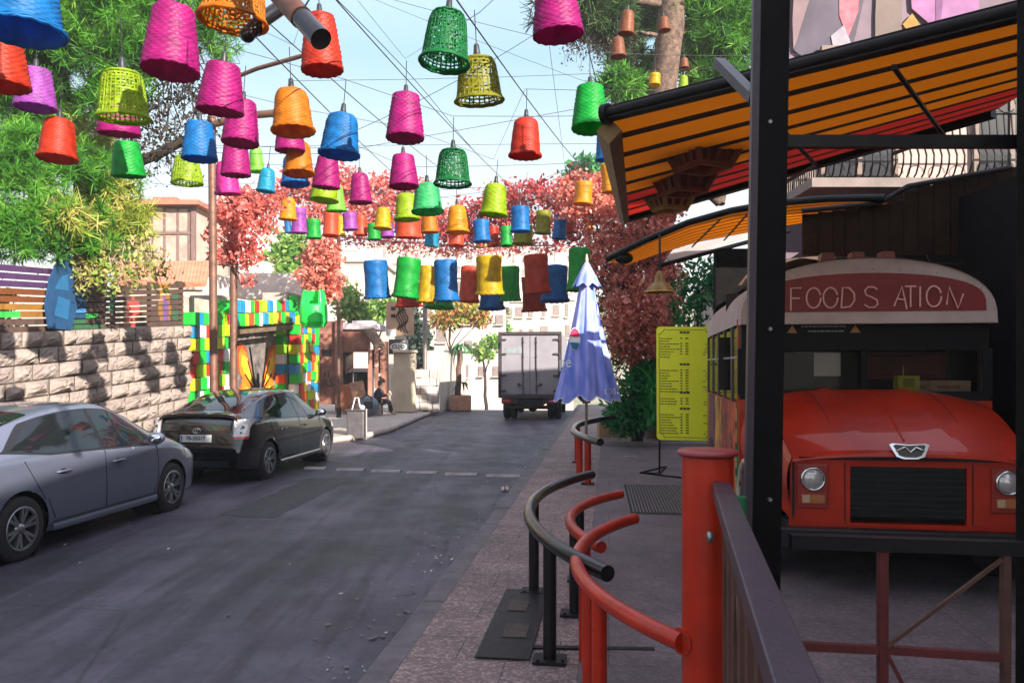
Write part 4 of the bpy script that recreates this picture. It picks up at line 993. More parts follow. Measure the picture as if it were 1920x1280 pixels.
def cloth(a, q):   # a angle 0..1, q 0 top..1 hem
    th = 2*math.pi*a
    rbase = .055+.36*q**1.12
    folds = (.35+.65*q)*(.26*math.cos(8*th)+.10*math.cos(16*th+2*q)+.05*math.sin(5*th+3*q))
    r = rbase*(1+folds*(.4+.6*q)*.8)
    if q < .02: r *= .5
    zz = top-H*q-(.05*math.cos(8*th)-.03*math.sin(3*th))*q**3
    return (tip.x+r*math.cos(th)*1.12, UD+r*math.sin(th)*.95, zz)
m = MB(); m.grid(lambda a, q: cloth(a, .13+.87*q), 160, 30); m.grid(lambda a, q: cloth(a, .13+.87*q) if q < 2 else 0, 1, 1)
can = m; c_ = can.build('canopy', CL, t)
m = MB()
def vent(a, q):
    th = 2*math.pi*a; r = (.03+.20*q**.9)*(1+.13*q*math.cos(8*th)); return (tip.x+r*math.cos(th), UD+r*math.sin(th), top+.02-.40*q-.03*q*math.cos(8*th))
m.grid(vent, 96, 8); m.build('top_vent', CL, t)
m = MB(); m.tube([cloth(a, 1.0) for a in np.linspace(0, 1, 161)[:-1]], .008, 5, closed=True); m.build('hem_tape', WHITEP, c_)
# printed emblem and lettering, following the cloth
def onc(x, z):      # project onto camera-facing cloth: find the angle whose x matches
    q = (top-z)/H; best = None
    for a in np.linspace(.5, 1.0, 240):
        p = cloth(a, q)
        e = abs(p[0]-x)
        if best is None or e < best[0]-1e-4 or (abs(e-best[0]) < .01 and p[1] < best[1][1]): best = (e, p)
    p = best[1]; return Vector((x, p[1]-.012, z))
def patch(m, poly, mi, dx, dz):
    # fan of a polygon, subdivided onto the cloth
    c = Vector((sum(p[0] for p in poly)/len(poly), sum(p[1] for p in poly)/len(poly)))
    n = len(poly); vs = [onc(dx+c.x, dz+c.y)]
    for rr_ in (.5, 1.): vs += [onc(dx+c.x+(p[0]-c.x)*rr_, dz+c.y+(p[1]-c.y)*rr_) for p in poly]
    fs = [(0, 1+k, 1+(k+1) % n) for k in range(n)]+[(1+k, 1+n+k, 1+n+(k+1) % n, 1+(k+1) % n) for k in range(n)]
    m.add(vs, fs, mi, True)
m = MB(); R0 = .17; ex_ = P(1075, 636, UD)
up_ = [(R0*.50*math.cos(q), R0*math.sin(q)) for q in np.linspace(.15, math.pi-.2, 14)]; lo_ = [(R0*.50*math.cos(q), R0*math.sin(q)) for q in np.linspace(math.pi+.25, 2*math.pi-.35, 14)]
allc = [(R0*1.08*.50*math.cos(q), R0*1.12*math.sin(q)) for q in np.linspace(0, 2*math.pi, 25)[:-1]]
patch(m, allc, 0, ex_.x+.01, ex_.z)
for i in range(len(m.v)): m.v[i] = (m.v[i][0], m.v[i][1]+.006, m.v[i][2])
patch(m, up_, 1, ex_.x+.01, ex_.z+.01); patch(m, lo_, 2, ex_.x+.01, ex_.z-.01)
m.build('emblem', [WHITEP, mat('emblem_pink', '#c81e50', .7), mat('emblem_teal', '#12688a', .7)], c_)
for txt, px, py, sz in (('pe', 1060, 679, .27), ('epsi', 1146, 731, .22)):
    m = MB(); vs, fs = textmesh(txt, sz); c0 = P(px, py, UD)
    lim = .47
    ks = [onc(c0.x+v[0]*.8-(0.02), c0.z+v[1]+(.0)) for v in vs]
    m.add(ks, fs, 0); m.build('lettering', WHITEP, c_)
# ================================================================ awnings
AW = [clothmat('awning_orange', '#cc6c06', .46), clothmat('awning_black', '#26140a', .25), clothmat('awning_red', '#b8281c', .42)]
def awning_cloth(m, A0, A1, B0, B1, n, bw, redfrom=.62, sag=.04, nu=30):
    # A: front edge, B: back edge
    def pt(s, t): 
        p = (A0.lerp(A1, s)).lerp(B0.lerp(B1, s), t); p.z -= sag*math.sin(math.pi*t); return p
    for k in range(n):
        for (a, b, mi) in ((k/n, (k+1-bw)/n, 0 if (k+.5)/n < redfrom else 2), ((k+1-bw)/n, (k+1)/n, 1)):
            vs = [pt(i/nu, a+(b-a)*j) for i in range(nu+1) for j in (0, 1)]
            m.add(vs, [(2*i, 2*i+1, 2*i+3, 2*i+2) for i in range(nu)], mi, True)
L0 = P(1150, 212, 5.3); R0_ = P(1910, 22, 3.83); d = R0_-L0; R1 = L0+d*1.25
B0 = P(1174, 408, 9.6); B1 = P(1870, 205, 6.1)
t = thing('awning', 'large orange and black striped awning above the bus with a dark front roller', 'awning', (L0.x, L0.y, L0.z))
m = MB(); awning_cloth(m, L0+Vector((0, .04, -.02)), R1+Vector((0, .04, -.02)), B0, B1, 8, .27); m.build('cloth', AW, t)
m = MB(); m.beam(L0-d*.02, R1, .08, .085); m.cyl(L0-d*.035+Vector((0, -.02, .0)), L0-d*.015+Vector((0, -.02, 0)), .066, n=20); m.tube([L0-d*.03+Vector((0, -.03, .0)), R1+Vector((0, -.03, .0))], .036, 14); m.build('front_roller', mat('roller_dark', (.008, .005, .005), .5, 0, .3, 7, spec=.2), t)
OLV = mat('olive_arm', (.20, .11, .03), .55, .1, .35, 6)
m = MB(); q = [L0+Vector((-.02, .06, -.10)), B0+Vector((-.02, 0, -.04))]; m.tube([q[0], q[0].lerp(q[1], .5), q[1]], [.085, .07, .055], 4, sm=False); m.build('side_arm', OLV, t)
m = MB()
for s in (.35, .62): 
    a = L0.lerp(R1, s)+Vector((0, .1, -.1)); b = B0.lerp(B1, min(1, s+.18))+Vector((0, 0, -.12)); mid = a.lerp(b, .5)+Vector((.35, 0, -.1)); m.tube([a, mid, b], .016, 6)
m.build('folding_arm', BLACK, t)
m = MB(); m.beam(B0+Vector((0, .05, 0)), B1+Vector((0, .05, 0)), .08, .1); m.build('wall_bar', BLACK, t)
# added slatted crates standing in for shadow shapes on the awning cloth
CR = mat('crate_brown', (.17, .045, .022), .6, 0, .4, 9); CRY = mat('crate_olive', (.34, .22, .05), .6, 0, .4, 9)
def crate(name, label, px, py, D, w0, w1, h, mt, rz, n=4, hook=None):
    c = P(px, py, D); t = thing(name, label, 'stand-in crate', c, rz, 'added crates standing in for shadow shapes on the awning')
    m = MB()
    for k in range(4):
        a0 = math.pi/4+k*math.pi/2; a1 = a0+math.pi/2
        p = [Vector((w0*.707*math.cos(a0), w0*.707*math.sin(a0), h/2)), Vector((w0*.707*math.cos(a1), w0*.707*math.sin(a1), h/2)), Vector((w1*.707*math.cos(a1), w1*.707*math.sin(a1), -h/2)), Vector((w1*.707*math.cos(a0), w1*.707*math.sin(a0), -h/2))]
        m.beam(p[0], p[1], .05, .05); m.beam(p[3], p[2], .04, .04); m.beam(p[0], p[3], .045, .045)
        for s in range(1, n): m.beam(p[0].lerp(p[1], s/n), p[3].lerp(p[2], s/n), .028, .028)
        m.beam(p[0].lerp(p[3], .5), p[1].lerp(p[2], .5), .03, .03)
        m.add([x*.97 for x in p], [(0, 1, 2, 3)], 1)
    m.build('frame', [mt, CRP], t, local=True)
    m = MB(); top = hook-c.z
    for sx in (-.3, .3): m.cyl((sx*w0, 0, h/2), (sx*w0*.6, 0, top), .008, n=6)
    m.build('hanging_rod', BLACK, t, local=True)
CRP = mat('crate_panel', (.12, .028, .016), .45, 0, .3, 5)
crate('shadow_crate', 'large brown slatted crate standing in for awning shadow, nearest the black post', 1318, 268, 6.4, .62, .30, .40, CR, R(25), 4, 3.62)
crate('shadow_crate', 'second brown slatted crate standing in for awning shadow, behind the large one', 1282, 330, 7.3, .52, .28, .30, CR, R(20), 3, 3.66)
crate('shadow_crate', 'olive yellow slatted crate standing in for awning shadow, lowest and farthest of the three', 1256, 372, 8.2, .42, .24, .22, CRY, R(20), 3, 3.68)
# second awning, lower and farther, with curved front edge
pts2 = [P(1138, 490, 10.4), P(1210, 455, 10.1), P(1290, 422, 9.8), P(1370, 400, 9.5), P(1450, 386, 9.2), P(1550, 378, 8.8), P(1660, 376, 8.4)]
bk2 = [P(1176, 497, 11.4), P(1240, 474, 11.2), P(1310, 454, 11), P(1380, 440, 10.8), P(1450, 428, 10.6), P(1550, 412, 10.3), P(1660, 398, 10)]
t = thing('awning', 'lower orange striped awning with a bowed front edge beyond the black post', 'awning', pts2[0])
m = MB()
n = 7
for k in range(n):
    for a, b, mi in ((k/n, (k+.74)/n, 0), ((k+.74)/n, (k+1)/n, 1)):
        vs = [p.lerp(q, x) for p, q in zip(pts2, bk2) for x in (a, b)]
        m.add(vs, [(2*i, 2*i+1, 2*i+3, 2*i+2) for i in range(len(pts2)-1)], mi, True)
m.build('cloth', AW, t)
m = MB(); m.tube([p+Vector((0, 0, .03)) for p in pts2], .04, 10); m.ball(P(1170, 484, 10.35), .10, 8, 0, (1.2, .8, .8)); m.build('front_roller', BLACK, t)
m = MB(); a, b = P(1238, 497, 11.3), P(1425, 440, 10.9); m.add([a, b, P(1425, 426, 10.9), P(1262, 468, 11.2)], [(0, 1, 2, 3)]); m.build('white_valance', clothmat('white_cloth', '#d8c8c4', .4), t)
m = MB(); m.tube([a+Vector((-.05, -.03, -.02)), b+Vector((.4, -.03, .05))], .03, 8); 
for q in (.25, .45, .65): m.tube([pts2[2].lerp(pts2[5], q), bk2[1].lerp(bk2[5], q-.05)], .012, 5)
m.build('support_frame', BLACK, t)
# bell lamp hanging from it
c = P(1237, 548, 9.7)
t = thing('bell_lamp', 'yellow bell shaped lamp hanging from the lower awning', 'lamp', c)
m = MB(); m.lathe([(.18, 0), (.175, .012), (.14, .06), (.11, .10), (.065, .135), (.06, .19), (.035, .24), (.02, .26)], 32, c); m.lathe([(.178, .002), (.135, .055), (.1, .09)], 32, c); m.build('shade', mat('bell_brass', (.26, .15, .035), .4, .3, .3, 9), t)
m = MB(); m.lathe([(.183, .0), (.186, .008), (.176, .014)], 32, c); m.build('brim', mat('bell_brim', '#d0b010', .4), t)
m = MB(); m.cyl(c+Vector((0, 0, .25)), P(1237, 440, 9.9), .014, n=8); m.tube([c+Vector((0, 0, .30)), c+Vector((.08, 0, .42)), c+Vector((.16, 0, .33)), c+Vector((.19, 0, .2))], .006, 5); m.build('rod', BLACK, t)

# ================================================================ shed and buildings on the right
t = thing('bus_shed', 'dark wooden shed of the food stand behind and beside the red bus', 'shed', (4.6, 8.6, .12))
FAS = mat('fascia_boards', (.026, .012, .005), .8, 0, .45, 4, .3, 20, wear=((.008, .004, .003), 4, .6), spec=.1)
m = MB()
x = 3.12
while x < 5.6:
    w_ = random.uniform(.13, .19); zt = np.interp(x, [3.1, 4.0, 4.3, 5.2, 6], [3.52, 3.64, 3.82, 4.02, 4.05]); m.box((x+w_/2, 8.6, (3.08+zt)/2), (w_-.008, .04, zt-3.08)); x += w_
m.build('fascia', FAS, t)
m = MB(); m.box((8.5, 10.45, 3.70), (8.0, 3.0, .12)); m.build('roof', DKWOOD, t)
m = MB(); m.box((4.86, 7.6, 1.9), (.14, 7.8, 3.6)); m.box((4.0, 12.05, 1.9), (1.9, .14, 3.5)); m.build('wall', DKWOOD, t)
m = MB(); m.tube([(3.1, 8.55, 3.55), (3.9, 8.5, 3.62), (4.2, 8.5, 3.80), (5.3, 8.5, 4.0)], .03, 6); m.tube([(3.3, 8.5, 3.05), (4.2, 8.45, 2.98), (5.2, 8.5, 2.95)], .02, 6); m.build('trim_pipe', DARKIRON, t)
m = MB(); m.tube(catenary((4.1, 7.9, 2.98), (4.75, 8.2, 2.75), .1), .012, 5); m.tube(catenary((3.8, 8.0, 3.02), (4.7, 8.3, 2.7), .16), .01, 5); tag(m.build('loose_cable', BLACK), 'loose black cables sagging over the bus roof', 'cable')
# mural building
LAV = mat('lavender_plaster', (.17, .12, .15), .9, 0, .3, 1.2, .15, 20)
t = thing('mural_building', 'lavender building with a painted mural and an iron balcony above the bus', 'building', (8, 11.6, 0))
m = MB(); m.prism([(3.95, 11.65), (14.5, 11.65), (14.5, 17.5), (6.4, 17.5)], (0, 0, .1), (1, 0, 0), (0, 1, 0), (0, 0, 7.2)); m.build('wall', LAV, t)
m = MB(); fy = 11.62
def pp(pts, dep, mi): m.prism([P(x, y, fy) .xz for x, y in pts][::-1], (0, fy, 0), (1, 0, 0), (0, 0, 1), (0, -dep, 0), mi)
pp([(1492, -90), (1560, -90), (1487, 95), (1485, 40)], .02, 0)
pp([(1545, -90), (1640, -90), (1600, 80), (1520, 120), (1488, 96)], .024, 1)
pp([(1571, -90), (1612, -90), (1607, 25), (1588, 74), (1572, 32)], .035, 2)
pp([(1556, 70), (1580, 50), (1594, 84), (1560, 90)], .04, 3)
pp([(1700, -90), (1840, -90), (1830, 60), (1745, 50), (1708, 18)], .03, 4)
pp([(1752, -90), (1775, -90), (1762, 40), (1752, 48)], .036, 5)
pp([(1690, 48), (1708, 28), (1722, 48), (1700, 62)], .042, 6)
pp([(1645, -90), (1690, -90), (1690, 70), (1640, 70), (1640, 35)], .02, 7)
m.build('mural', [mat('mural_rose', (.17, .11, .12), .8, 0, .2, 2), mat('mural_slate', (.07, .055, .08), .8, 0, .3, 2), mat('mural_red', (.30, .03, .05), .7, 0, .4, 5, rgb2=(.26, .10, .13)), mat('mural_white', (.25, .22, .26), .8), mat('mural_orchid', (.24, .10, .22), .8, 0, .25, 3), mat('mural_violet', (.14, .05, .13), .8), mat('mural_gold', (.30, .15, .03), .8), mat('mural_taupe', (.13, .095, .085), .8, 0, .2, 2)], t)
m = MB(); m.box((6.6, 11.60, 5.3), (5.3, .05, 1.9)); m.build('balcony_wall', mat('balcony_plaster', (.40, .29, .26), .9, 0, .2, 1.5), t)
m = MB()
m.box((6.5, 11.0, 4.28), (5.2, 1.2, .12)); m.build('balcony_slab', mat('slab_pale', (.2, .16, .15), .85, 0, .3, 3), t)
m = MB()
for k in range(52):
    x = 3.98+k*.098
    m.tube([(x, 10.46, 5.18), (x+.0, 10.44, 5.0), (x-.01, 10.40, 4.8), (x-.03, 10.27, 4.6), (x-.04, 10.26, 4.48), (x-.02, 10.36, 4.38), (x, 10.45, 4.36)], .012, 5)
for k in range(17):
    m.tube([(4.05+.3*k+.12*math.cos(q), 10.43, 5.30+.11*math.sin(q)) for q in np.linspace(0, 2*math.pi*.9, 10)], .009, 4)
m.tube([(3.95, 10.45, 5.19), (9.1, 10.45, 5.19)], .02, 6); m.tube([(3.95, 10.45, 5.42), (9.1, 10.45, 5.42)], .014, 6)
for k in range(14): m.tube([(3.96, 10.5+k*.08, 5.18), (3.96, 10.5+k*.08, 4.36)], .012, 5)
m.tube([(3.95, 10.45, 5.19), (3.95, 11.6, 5.19)], .02, 6)
m.build('balcony_railing', BLACK, t)
for x in (5.0, 7.2):
    m = MB(); m.box((x, 11.56, 5.4), (1.0, .06, 2.1)); w_ = m.build('window', mat('dark_pane', (.03, .03, .035), .1, 0, 0), t)
    m = MB(); 
    for a in (-.52, 0, .52): m.box((x+a, 11.525, 5.4), (.07, .05, 2.16))
    m.box((x, 11.52, 6.46), (1.1, .06, .07)); m.build('frame', mat('window_brown', (.12, .07, .05), .6), w_)
# unseen building added behind and right of the viewer to shade the street
t = thing('added_shade_building', 'unseen pale stone building added at the right to shade the street', 'building', (10, -4, 0))
m = MB(); m.box((11.5, -10.2, 3.65), (13, 23.4, 7.5)); m.box((11.5, 3.6, 2.9), (13, 4.19, 6.0)); m.build('wall', mat('limestone', (.42, .36, .29), .9, 0, .25, 1.5, .3, 12), t)
for k in range(4):
    for z in (5.4,):
        m = MB(); m.box((4.99, -20+5.5*k, z), (.06, 1.3, 1.7)); m.build('window', CARGLASS, t)

# ================================================================ basket lamps over the street
def basketmat():
    m = bpy.data.materials.new('painted_wicker'); m.use_nodes = True; n = m.node_tree.nodes; l = m.node_tree.links; b = n['Principled BSDF']
    oi = n.new('ShaderNodeObjectInfo'); tc = n.new('ShaderNodeTexCoord')
    nz = n.new('ShaderNodeTexNoise'); nz.inputs['Scale'].default_value = 5; nz.inputs['Detail'].default_value = 7; l.new(tc.outputs['Object'], nz.inputs['Vector'])
    r = n.new('ShaderNodeValToRGB'); r.color_ramp.elements[0].position = .3; r.color_ramp.elements[1].position = .7; r.color_ramp.elements[0].color = (.62, .62, .62, 1); r.color_ramp.elements[1].color = (1.08, 1.08, 1.08, 1); l.new(nz.outputs['Fac'], r.inputs[0])
    x = n.new('ShaderNodeMix'); x.data_type = 'RGBA'; x.blend_type = 'MULTIPLY'; x.inputs[0].default_value = 1; l.new(oi.outputs['Color'], x.inputs[6]); l.new(r.outputs[0], x.inputs[7])
    # scuffs where the paint has worn
    w = n.new('ShaderNodeTexNoise'); w.inputs['Scale'].default_value = 26; w.inputs['Detail'].default_value = 4; l.new(tc.outputs['Object'], w.inputs['Vector'])
    wr = n.new('ShaderNodeValToRGB'); wr.color_ramp.elements[0].position = .68; wr.color_ramp.elements[1].position = .74; l.new(w.outputs['Fac'], wr.inputs[0])
    ml = n.new('ShaderNodeMath'); ml.operation = 'MULTIPLY'; ml.inputs[1].default_value = .35; l.new(wr.outputs[0], ml.inputs[0])
    y = n.new('ShaderNodeMix'); y.data_type = 'RGBA'; l.new(ml.outputs[0], y.inputs[0]); l.new(x.outputs[2], y.inputs[6]); y.inputs[7].default_value = (.5, .42, .36, 1)
    l.new(y.outputs[2], b.inputs['Base Color']); b.inputs['Roughness'].default_value = .5
    t = n.new('ShaderNodeBsdfTranslucent'); l.new(y.outputs[2], t.inputs['Color'])
    mx = n.new('ShaderNodeMixShader'); mx.inputs[0].default_value = .58; l.new(b.outputs[0], mx.inputs[1]); l.new(t.outputs[0], mx.inputs[2]); l.new(mx.outputs[0], n['Material Output'].inputs['Surface'])
    return m
WICK = basketmat()
def prof_bell(z): return float(np.interp(z, [0, .03, .10, .5, .82, .93, .98, 1], [.5, .5, .455, .415, .375, .345, .30, .27]))
def prof_cyl(z): return float(np.interp(z, [0, .02, .06, .3, .6, .9, .97, 1], [.5, .5, .47, .44, .43, .45, .44, .41]))
def prof_pail(z): return float(np.interp(z, [0, .04, .3, .6, .95, 1], [.5, .5, .47, .42, .36, .34]))
def dense(name, prof, rows=26, segs=80, stakes=20, amp=.011, lo=False):
    m = MB()
    def fn(i, j):
        th = 2*math.pi*i; row = j*rows; z = j
        r = prof(z); k = math.floor(row*.999); fr = row-k
        r += amp*math.cos(stakes*th+math.pi*k)*math.sin(math.pi*fr)*1.0+amp*.8*(math.sin(math.pi*fr)-.5)+.004*math.sin(k*7.1+2*th)
        tw = .012*math.sin(3*z+th)
        return (r*math.cos(th), r*math.sin(th), z+.006*math.sin(th*5+k))
    if lo: m.grid(lambda i, j: (prof(j)*math.cos(2*math.pi*i), prof(j)*math.sin(2*math.pi*i), j), 28, 10)
    else: m.grid(fn, segs, rows*3)
    m.lathe([(prof(z)-.03, z) for z in np.linspace(1, 0, 9)], 28)
    m.lathe([(prof(1), .995), (prof(1)*.5, 1.012), (.03, 1.015)], 28)
    N = 64 if not lo else 24
    pts = [((prof(0)-.005)*math.cos(2*math.pi*q/N), (prof(0)-.005)*math.sin(2*math.pi*q/N), .018+(.010*math.sin(q*math.pi*.5) if not lo else 0)) for q in range(N)]
    m.tube(pts, .026, 6, closed=True)
    if not lo:
        pts = [((prof(0)-.0)*math.cos(2*math.pi*q/N), (prof(0)-.0)*math.sin(2*math.pi*q/N), .05+.010*math.cos(q*math.pi*.5)) for q in range(N)]; m.tube(pts, .018, 5, closed=True)
    return m
def openweave(prof, rows=15, stakes=30, seed=1, gap=.35):
    m = MB(); rnd = random.Random(seed)
    segs = stakes*2
    for k in range(rows):
        z0 = (k+.1)/rows; hh = (1-gap*rnd.uniform(.7, 1.3))/rows
        if k in (3, 4, rows-1): hh = 1./rows
        band = []
        for i in range(segs):
            th = 2*math.pi*i/segs; w = .013*math.cos(math.pi*(i+k)); dz = .008*math.sin(i*1.7+k*2.3)
            r = prof(z0)+w; r2 = prof(min(1, z0+hh))+w
            band += [(r*math.cos(th), r*math.sin(th), z0+dz), (r2*math.cos(th), r2*math.sin(th), z0+hh+dz)]
        fs = [(2*i, 2*((i+1) % segs), 2*((i+1) % segs)+1, 2*i+1) for i in range(segs) if rnd.random() > (.10 if k > 2 else .0)]
        m.add(band, fs, 0, True)
    for i in range(stakes):
        th = 2*math.pi*(i+rnd.uniform(-.15, .15))/stakes; m.tube([((prof(z)-.004)*math.cos(th), (prof(z)-.004)*math.sin(th), z) for z in np.linspace(0, 1, 7)], .017, 4, cap=False)
    for k in range(rows*4):   # diagonal irregular twigs
        th = rnd.uniform(0, 6.28); z = rnd.uniform(.1, .85); m.tube([(prof(z+.1*q)*1.01*math.cos(th+.35*q), prof(z+.1*q)*1.01*math.sin(th+.35*q), z+.1*q) for q in (0, .5, 1)], .012, 4, cap=False)
    for rr, zz, q in ((.03, .02, 0), (.022, .06, 1), (.02, .965, 0)):
        N = 48; m.tube([(prof(zz)*math.cos(2*math.pi*i/N), prof(zz)*math.sin(2*math.pi*i/N), zz+.006*math.cos(i*math.pi/2)) for i in range(N)], rr, 6, closed=True)
    for a in range(10):
        th = math.pi*a/10; r = prof(1); m.tube([(r*math.cos(th), r*math.sin(th), .99), (0, 0, 1.02), (-r*math.cos(th), -r*math.sin(th), .99)], .02, 4, cap=False)
    return m
def asmesh(m, name):
    o = m.build(name, WICK); me = o.data; bpy.data.objects.remove(o); return me
ME = {'bell': asmesh(dense('b', prof_bell), 'basket_bell'), 'bell2': asmesh(dense('b', prof_pail, 20, 64, 16, .013), 'basket_pail'), 'cyl': asmesh(dense('c', prof_cyl, 26, 64, 16, .006), 'basket_cylinder'),
      'small': asmesh(dense('s', prof_cyl, lo=True), 'basket_small'), 'smallb': asmesh(dense('s', prof_bell, 14, 40, 10, .012), 'basket_smallbell'),
      'open': asmesh(openweave(prof_bell, 15, 30, 1), 'basket_open'), 'open2': asmesh(openweave(prof_bell, 13, 26, 2, .42), 'basket_open2'), 'openp': asmesh(openweave(prof_pail, 14, 28, 5, .3), 'basket_open3')}
m = MB(); m.lathe([(.001, .11), (.016, .11), (.022, .10), (.026, .05), (.034, .02), (.04, 0), (.001, -.005)], 16); HOLD = asmesh(m, 'lamp_holder'); HOLD.materials.clear(); HOLD.materials.append(mat('holder_black', (.016, .015, .018), .4, 0, .2, 20))
m = MB(); m.cyl((0, 0, 0), (0, 0, 1), 1, n=5); CORD = asmesh(m, 'cord'); CORD.materials.clear(); CORD.materials.append(BLACK)
C_ = {'magenta': '#b81480', 'orchid': '#b054b8', 'pink': '#e03aa8', 'red': '#d03a20', 'orange': '#d88410', 'green': '#10b440', 'dark green': '#0c8040', 'mint': '#48c47c', 'lime': '#90d850', 'yellow': '#d8b808', 'yellow-green': '#a8c414', 'olive': '#a09c18', 'blue': '#1480c8', 'cyan': '#18a8cc', 'coral': '#e05c38', 'brown': '#a06040', 'orange-yellow': '#e8a410', 'vermilion': '#cc3a18'}
# x0, x1, ytop, ybottom, colour, mesh, depth
BK = [
 (-32,118,-75,62,'blue','bell',4.6),(-52,50,58,163,'vermilion','bell2',5.6),(30,102,126,203,'orchid','bell2',7.5),(72,143,218,298,'vermilion','bell',7.7),
 (184,279,130,224,'yellow-green','open',6.3),(185,261,176,252,'magenta','bell2',7.9),(210,272,264,331,'green','bell2',8.6),(267,371,5,134,'magenta','bell2',5.5),
 (372,500,-85,42,'orange','open',4.6),(369,456,117,210,'magenta','bell2',6.4),(341,407,226,299,'blue','bell2',8.4),(415,485,184,269,'magenta','bell2',7.9),
 (415,469,248,329,'magenta','bell2',10),(403,453,300,364,'pink','smallb',11),(323,379,291,345,'yellow-green','openp',9.4),(467,497,276,322,'lime','smallb',16.5),
 (480,516,315,359,'cyan','smallb',14.5),(510,590,163,247,'orange','bell',7.2),(516,572,212,283,'magenta','bell2',9.4),(531,590,262,326,'orange','bell',9.6),
 (527,580,288,346,'blue','smallb',10.8),(597,674,209,291,'blue','bell',7.4),(565,644,24,133,'red','bell2',6.0),(725,794,171,260,'magenta','bell2',7.9),
 (585,637,290,352,'magenta','bell2',10.5),(655,698,324,380,'magenta','smallb',12.5),(581,634,330,376,'yellow-green','small',11.5),(612,649,346,396,'lime','smallb',14),
 (729,786,287,350,'magenta','bell2',9.6),(784,882,17,120,'dark green','open',6.0),(853,945,106,191,'olive','open2',6.4),(814,883,277,346,'dark green','open2',8.0),
 (772,832,341,398,'mint','smallb',10),(897,953,342,403,'yellow-green','smallb',10.2),(953,1016,219,294,'red','bell',8.6),(1000,1094,-38,67,'magenta','bell2',5.9),
 (1072,1142,155,242,'green','bell2',7.6),(1074,1112,340,383,'orange-yellow','small',14.5),(1116,1158,238,300,'blue','smallb',11.5),(1128,1162,306,360,'orange-yellow','small',14.5),
 (836,881,384,436,'orange-yellow','smallb',14.0),(956,996,386,434,'blue','small',15.2),(1001,1034,394,438,'olive','small',17),(1034,1062,402,448,'blue','small',19),
 (1057,1083,398,437,'vermilion','small',19.5),(1095,1115,408,436,'orange-yellow','small',21),(886,922,411,453,'blue','small',17.2),(868,890,428,451,'blue','small',23),
 (914,938,422,461,'vermilion','small',19.4),(937,963,423,461,'green','small',19),(960,1000,422,458,'olive','small',17.6),(891,912,446,465,'yellow','small',23.2),
 (839,872,430,461,'coral','small',19.6),(794,823,434,462,'cyan','small',19),(789,823,398,436,'orange','smallb',17.2),(739,788,362,412,'yellow-green','smallb',12.4),
 (740,792,398,446,'coral','small',14.2),(738,778,408,436,'blue','small',15.6),(740,776,420,444,'green','small',17),(700,735,388,429,'yellow','smallb',17),
 (689,715,418,449,'green','small',21),(713,741,420,445,'orchid','small',21.4),(665,689,403,441,'coral','small',21.2),(643,672,398,431,'orchid','small',20.6),
 (604,636,394,442,'coral','small',18),(628,648,404,442,'yellow','small',22),(574,603,410,447,'green','small',20),(545,577,389,437,'orchid','small',18.6),
 (523,557,370,412,'orange-yellow','smallb',17.2),(534,548,386,436,'blue','small',22.4),
 (682,734,486,559,'blue','cyl',17.5),(734,786,481,558,'green','cyl',17.2),(780,816,496,567,'yellow','cyl',18.6),(742,792,528,575,'red','cyl',19.4),
 (813,862,485,564,'blue','cyl',17.0),(858,899,497,566,'coral','cyl',18.8),(796,852,532,578,'green','cyl',20),(892,945,477,552,'yellow','cyl',16.8),
 (897,947,515,579,'blue','cyl',19.2),(937,977,497,564,'green','cyl',18.8),(983,1034,475,550,'vermilion','cyl',17.2),(978,1026,516,584,'vermilion','cyl',19.6),
 (1012,1068,496,565,'blue','cyl',18.2),(1062,1106,462,545,'green','cyl',16.6),
 (1158,1190,20,64,'brown','smallb',13),(1145,1175,70,107,'brown','smallb',14),(1234,1258,32,58,'brown','smallb',14.2),(1215,1239,138,160,'yellow','small',15),(1273,1293,109,129,'brown','smallb',15.4),(1271,1291,142,165,'yellow-green','smallb',15.4)]
from collections import defaultdict
ORD = ['leftmost', 'second from left', 'third from left', 'fourth from left', 'fifth from left', 'sixth from left', 'seventh from left', 'eighth from left', 'ninth from left', 'tenth from left', 'eleventh from left', 'twelfth from left']
def tier(b):
    x0, x1, y0, y1, c, me, D = b
    if x0 > 1140 and y0 < 200 and c in ('brown', 'yellow', 'yellow-green'): return 'in the right pine'
    if me == 'cyl': return 'in the low cylindrical row'
    w = x1-x0
    if w > 58: return 'among the big near baskets'
    if y1 > 366: return 'in the far small cluster'
    return 'of medium size'
groups = defaultdict(list)
for b in BK: groups[(b[4], tier(b))].append(b)
LAB = {}
for (c, tr), lst in groups.items():
    lst.sort(key=lambda b: b[0]+b[1])
    for k, b in enumerate(lst):
        wv = 'latticed ' if b[5].startswith('open') else 'woven '
        nm = c if c != 'vermilion' else 'deep red'
        LAB[b] = ('%s %sbasket lamp, %s %s one %s' % (nm, wv, ORD[k].replace('from left', 'leftmost') if 0 else ORD[k], nm, tr)) if len(lst) > 1 else ('the only %s %sbasket lamp %s' % (nm, wv, tr))
tops = []
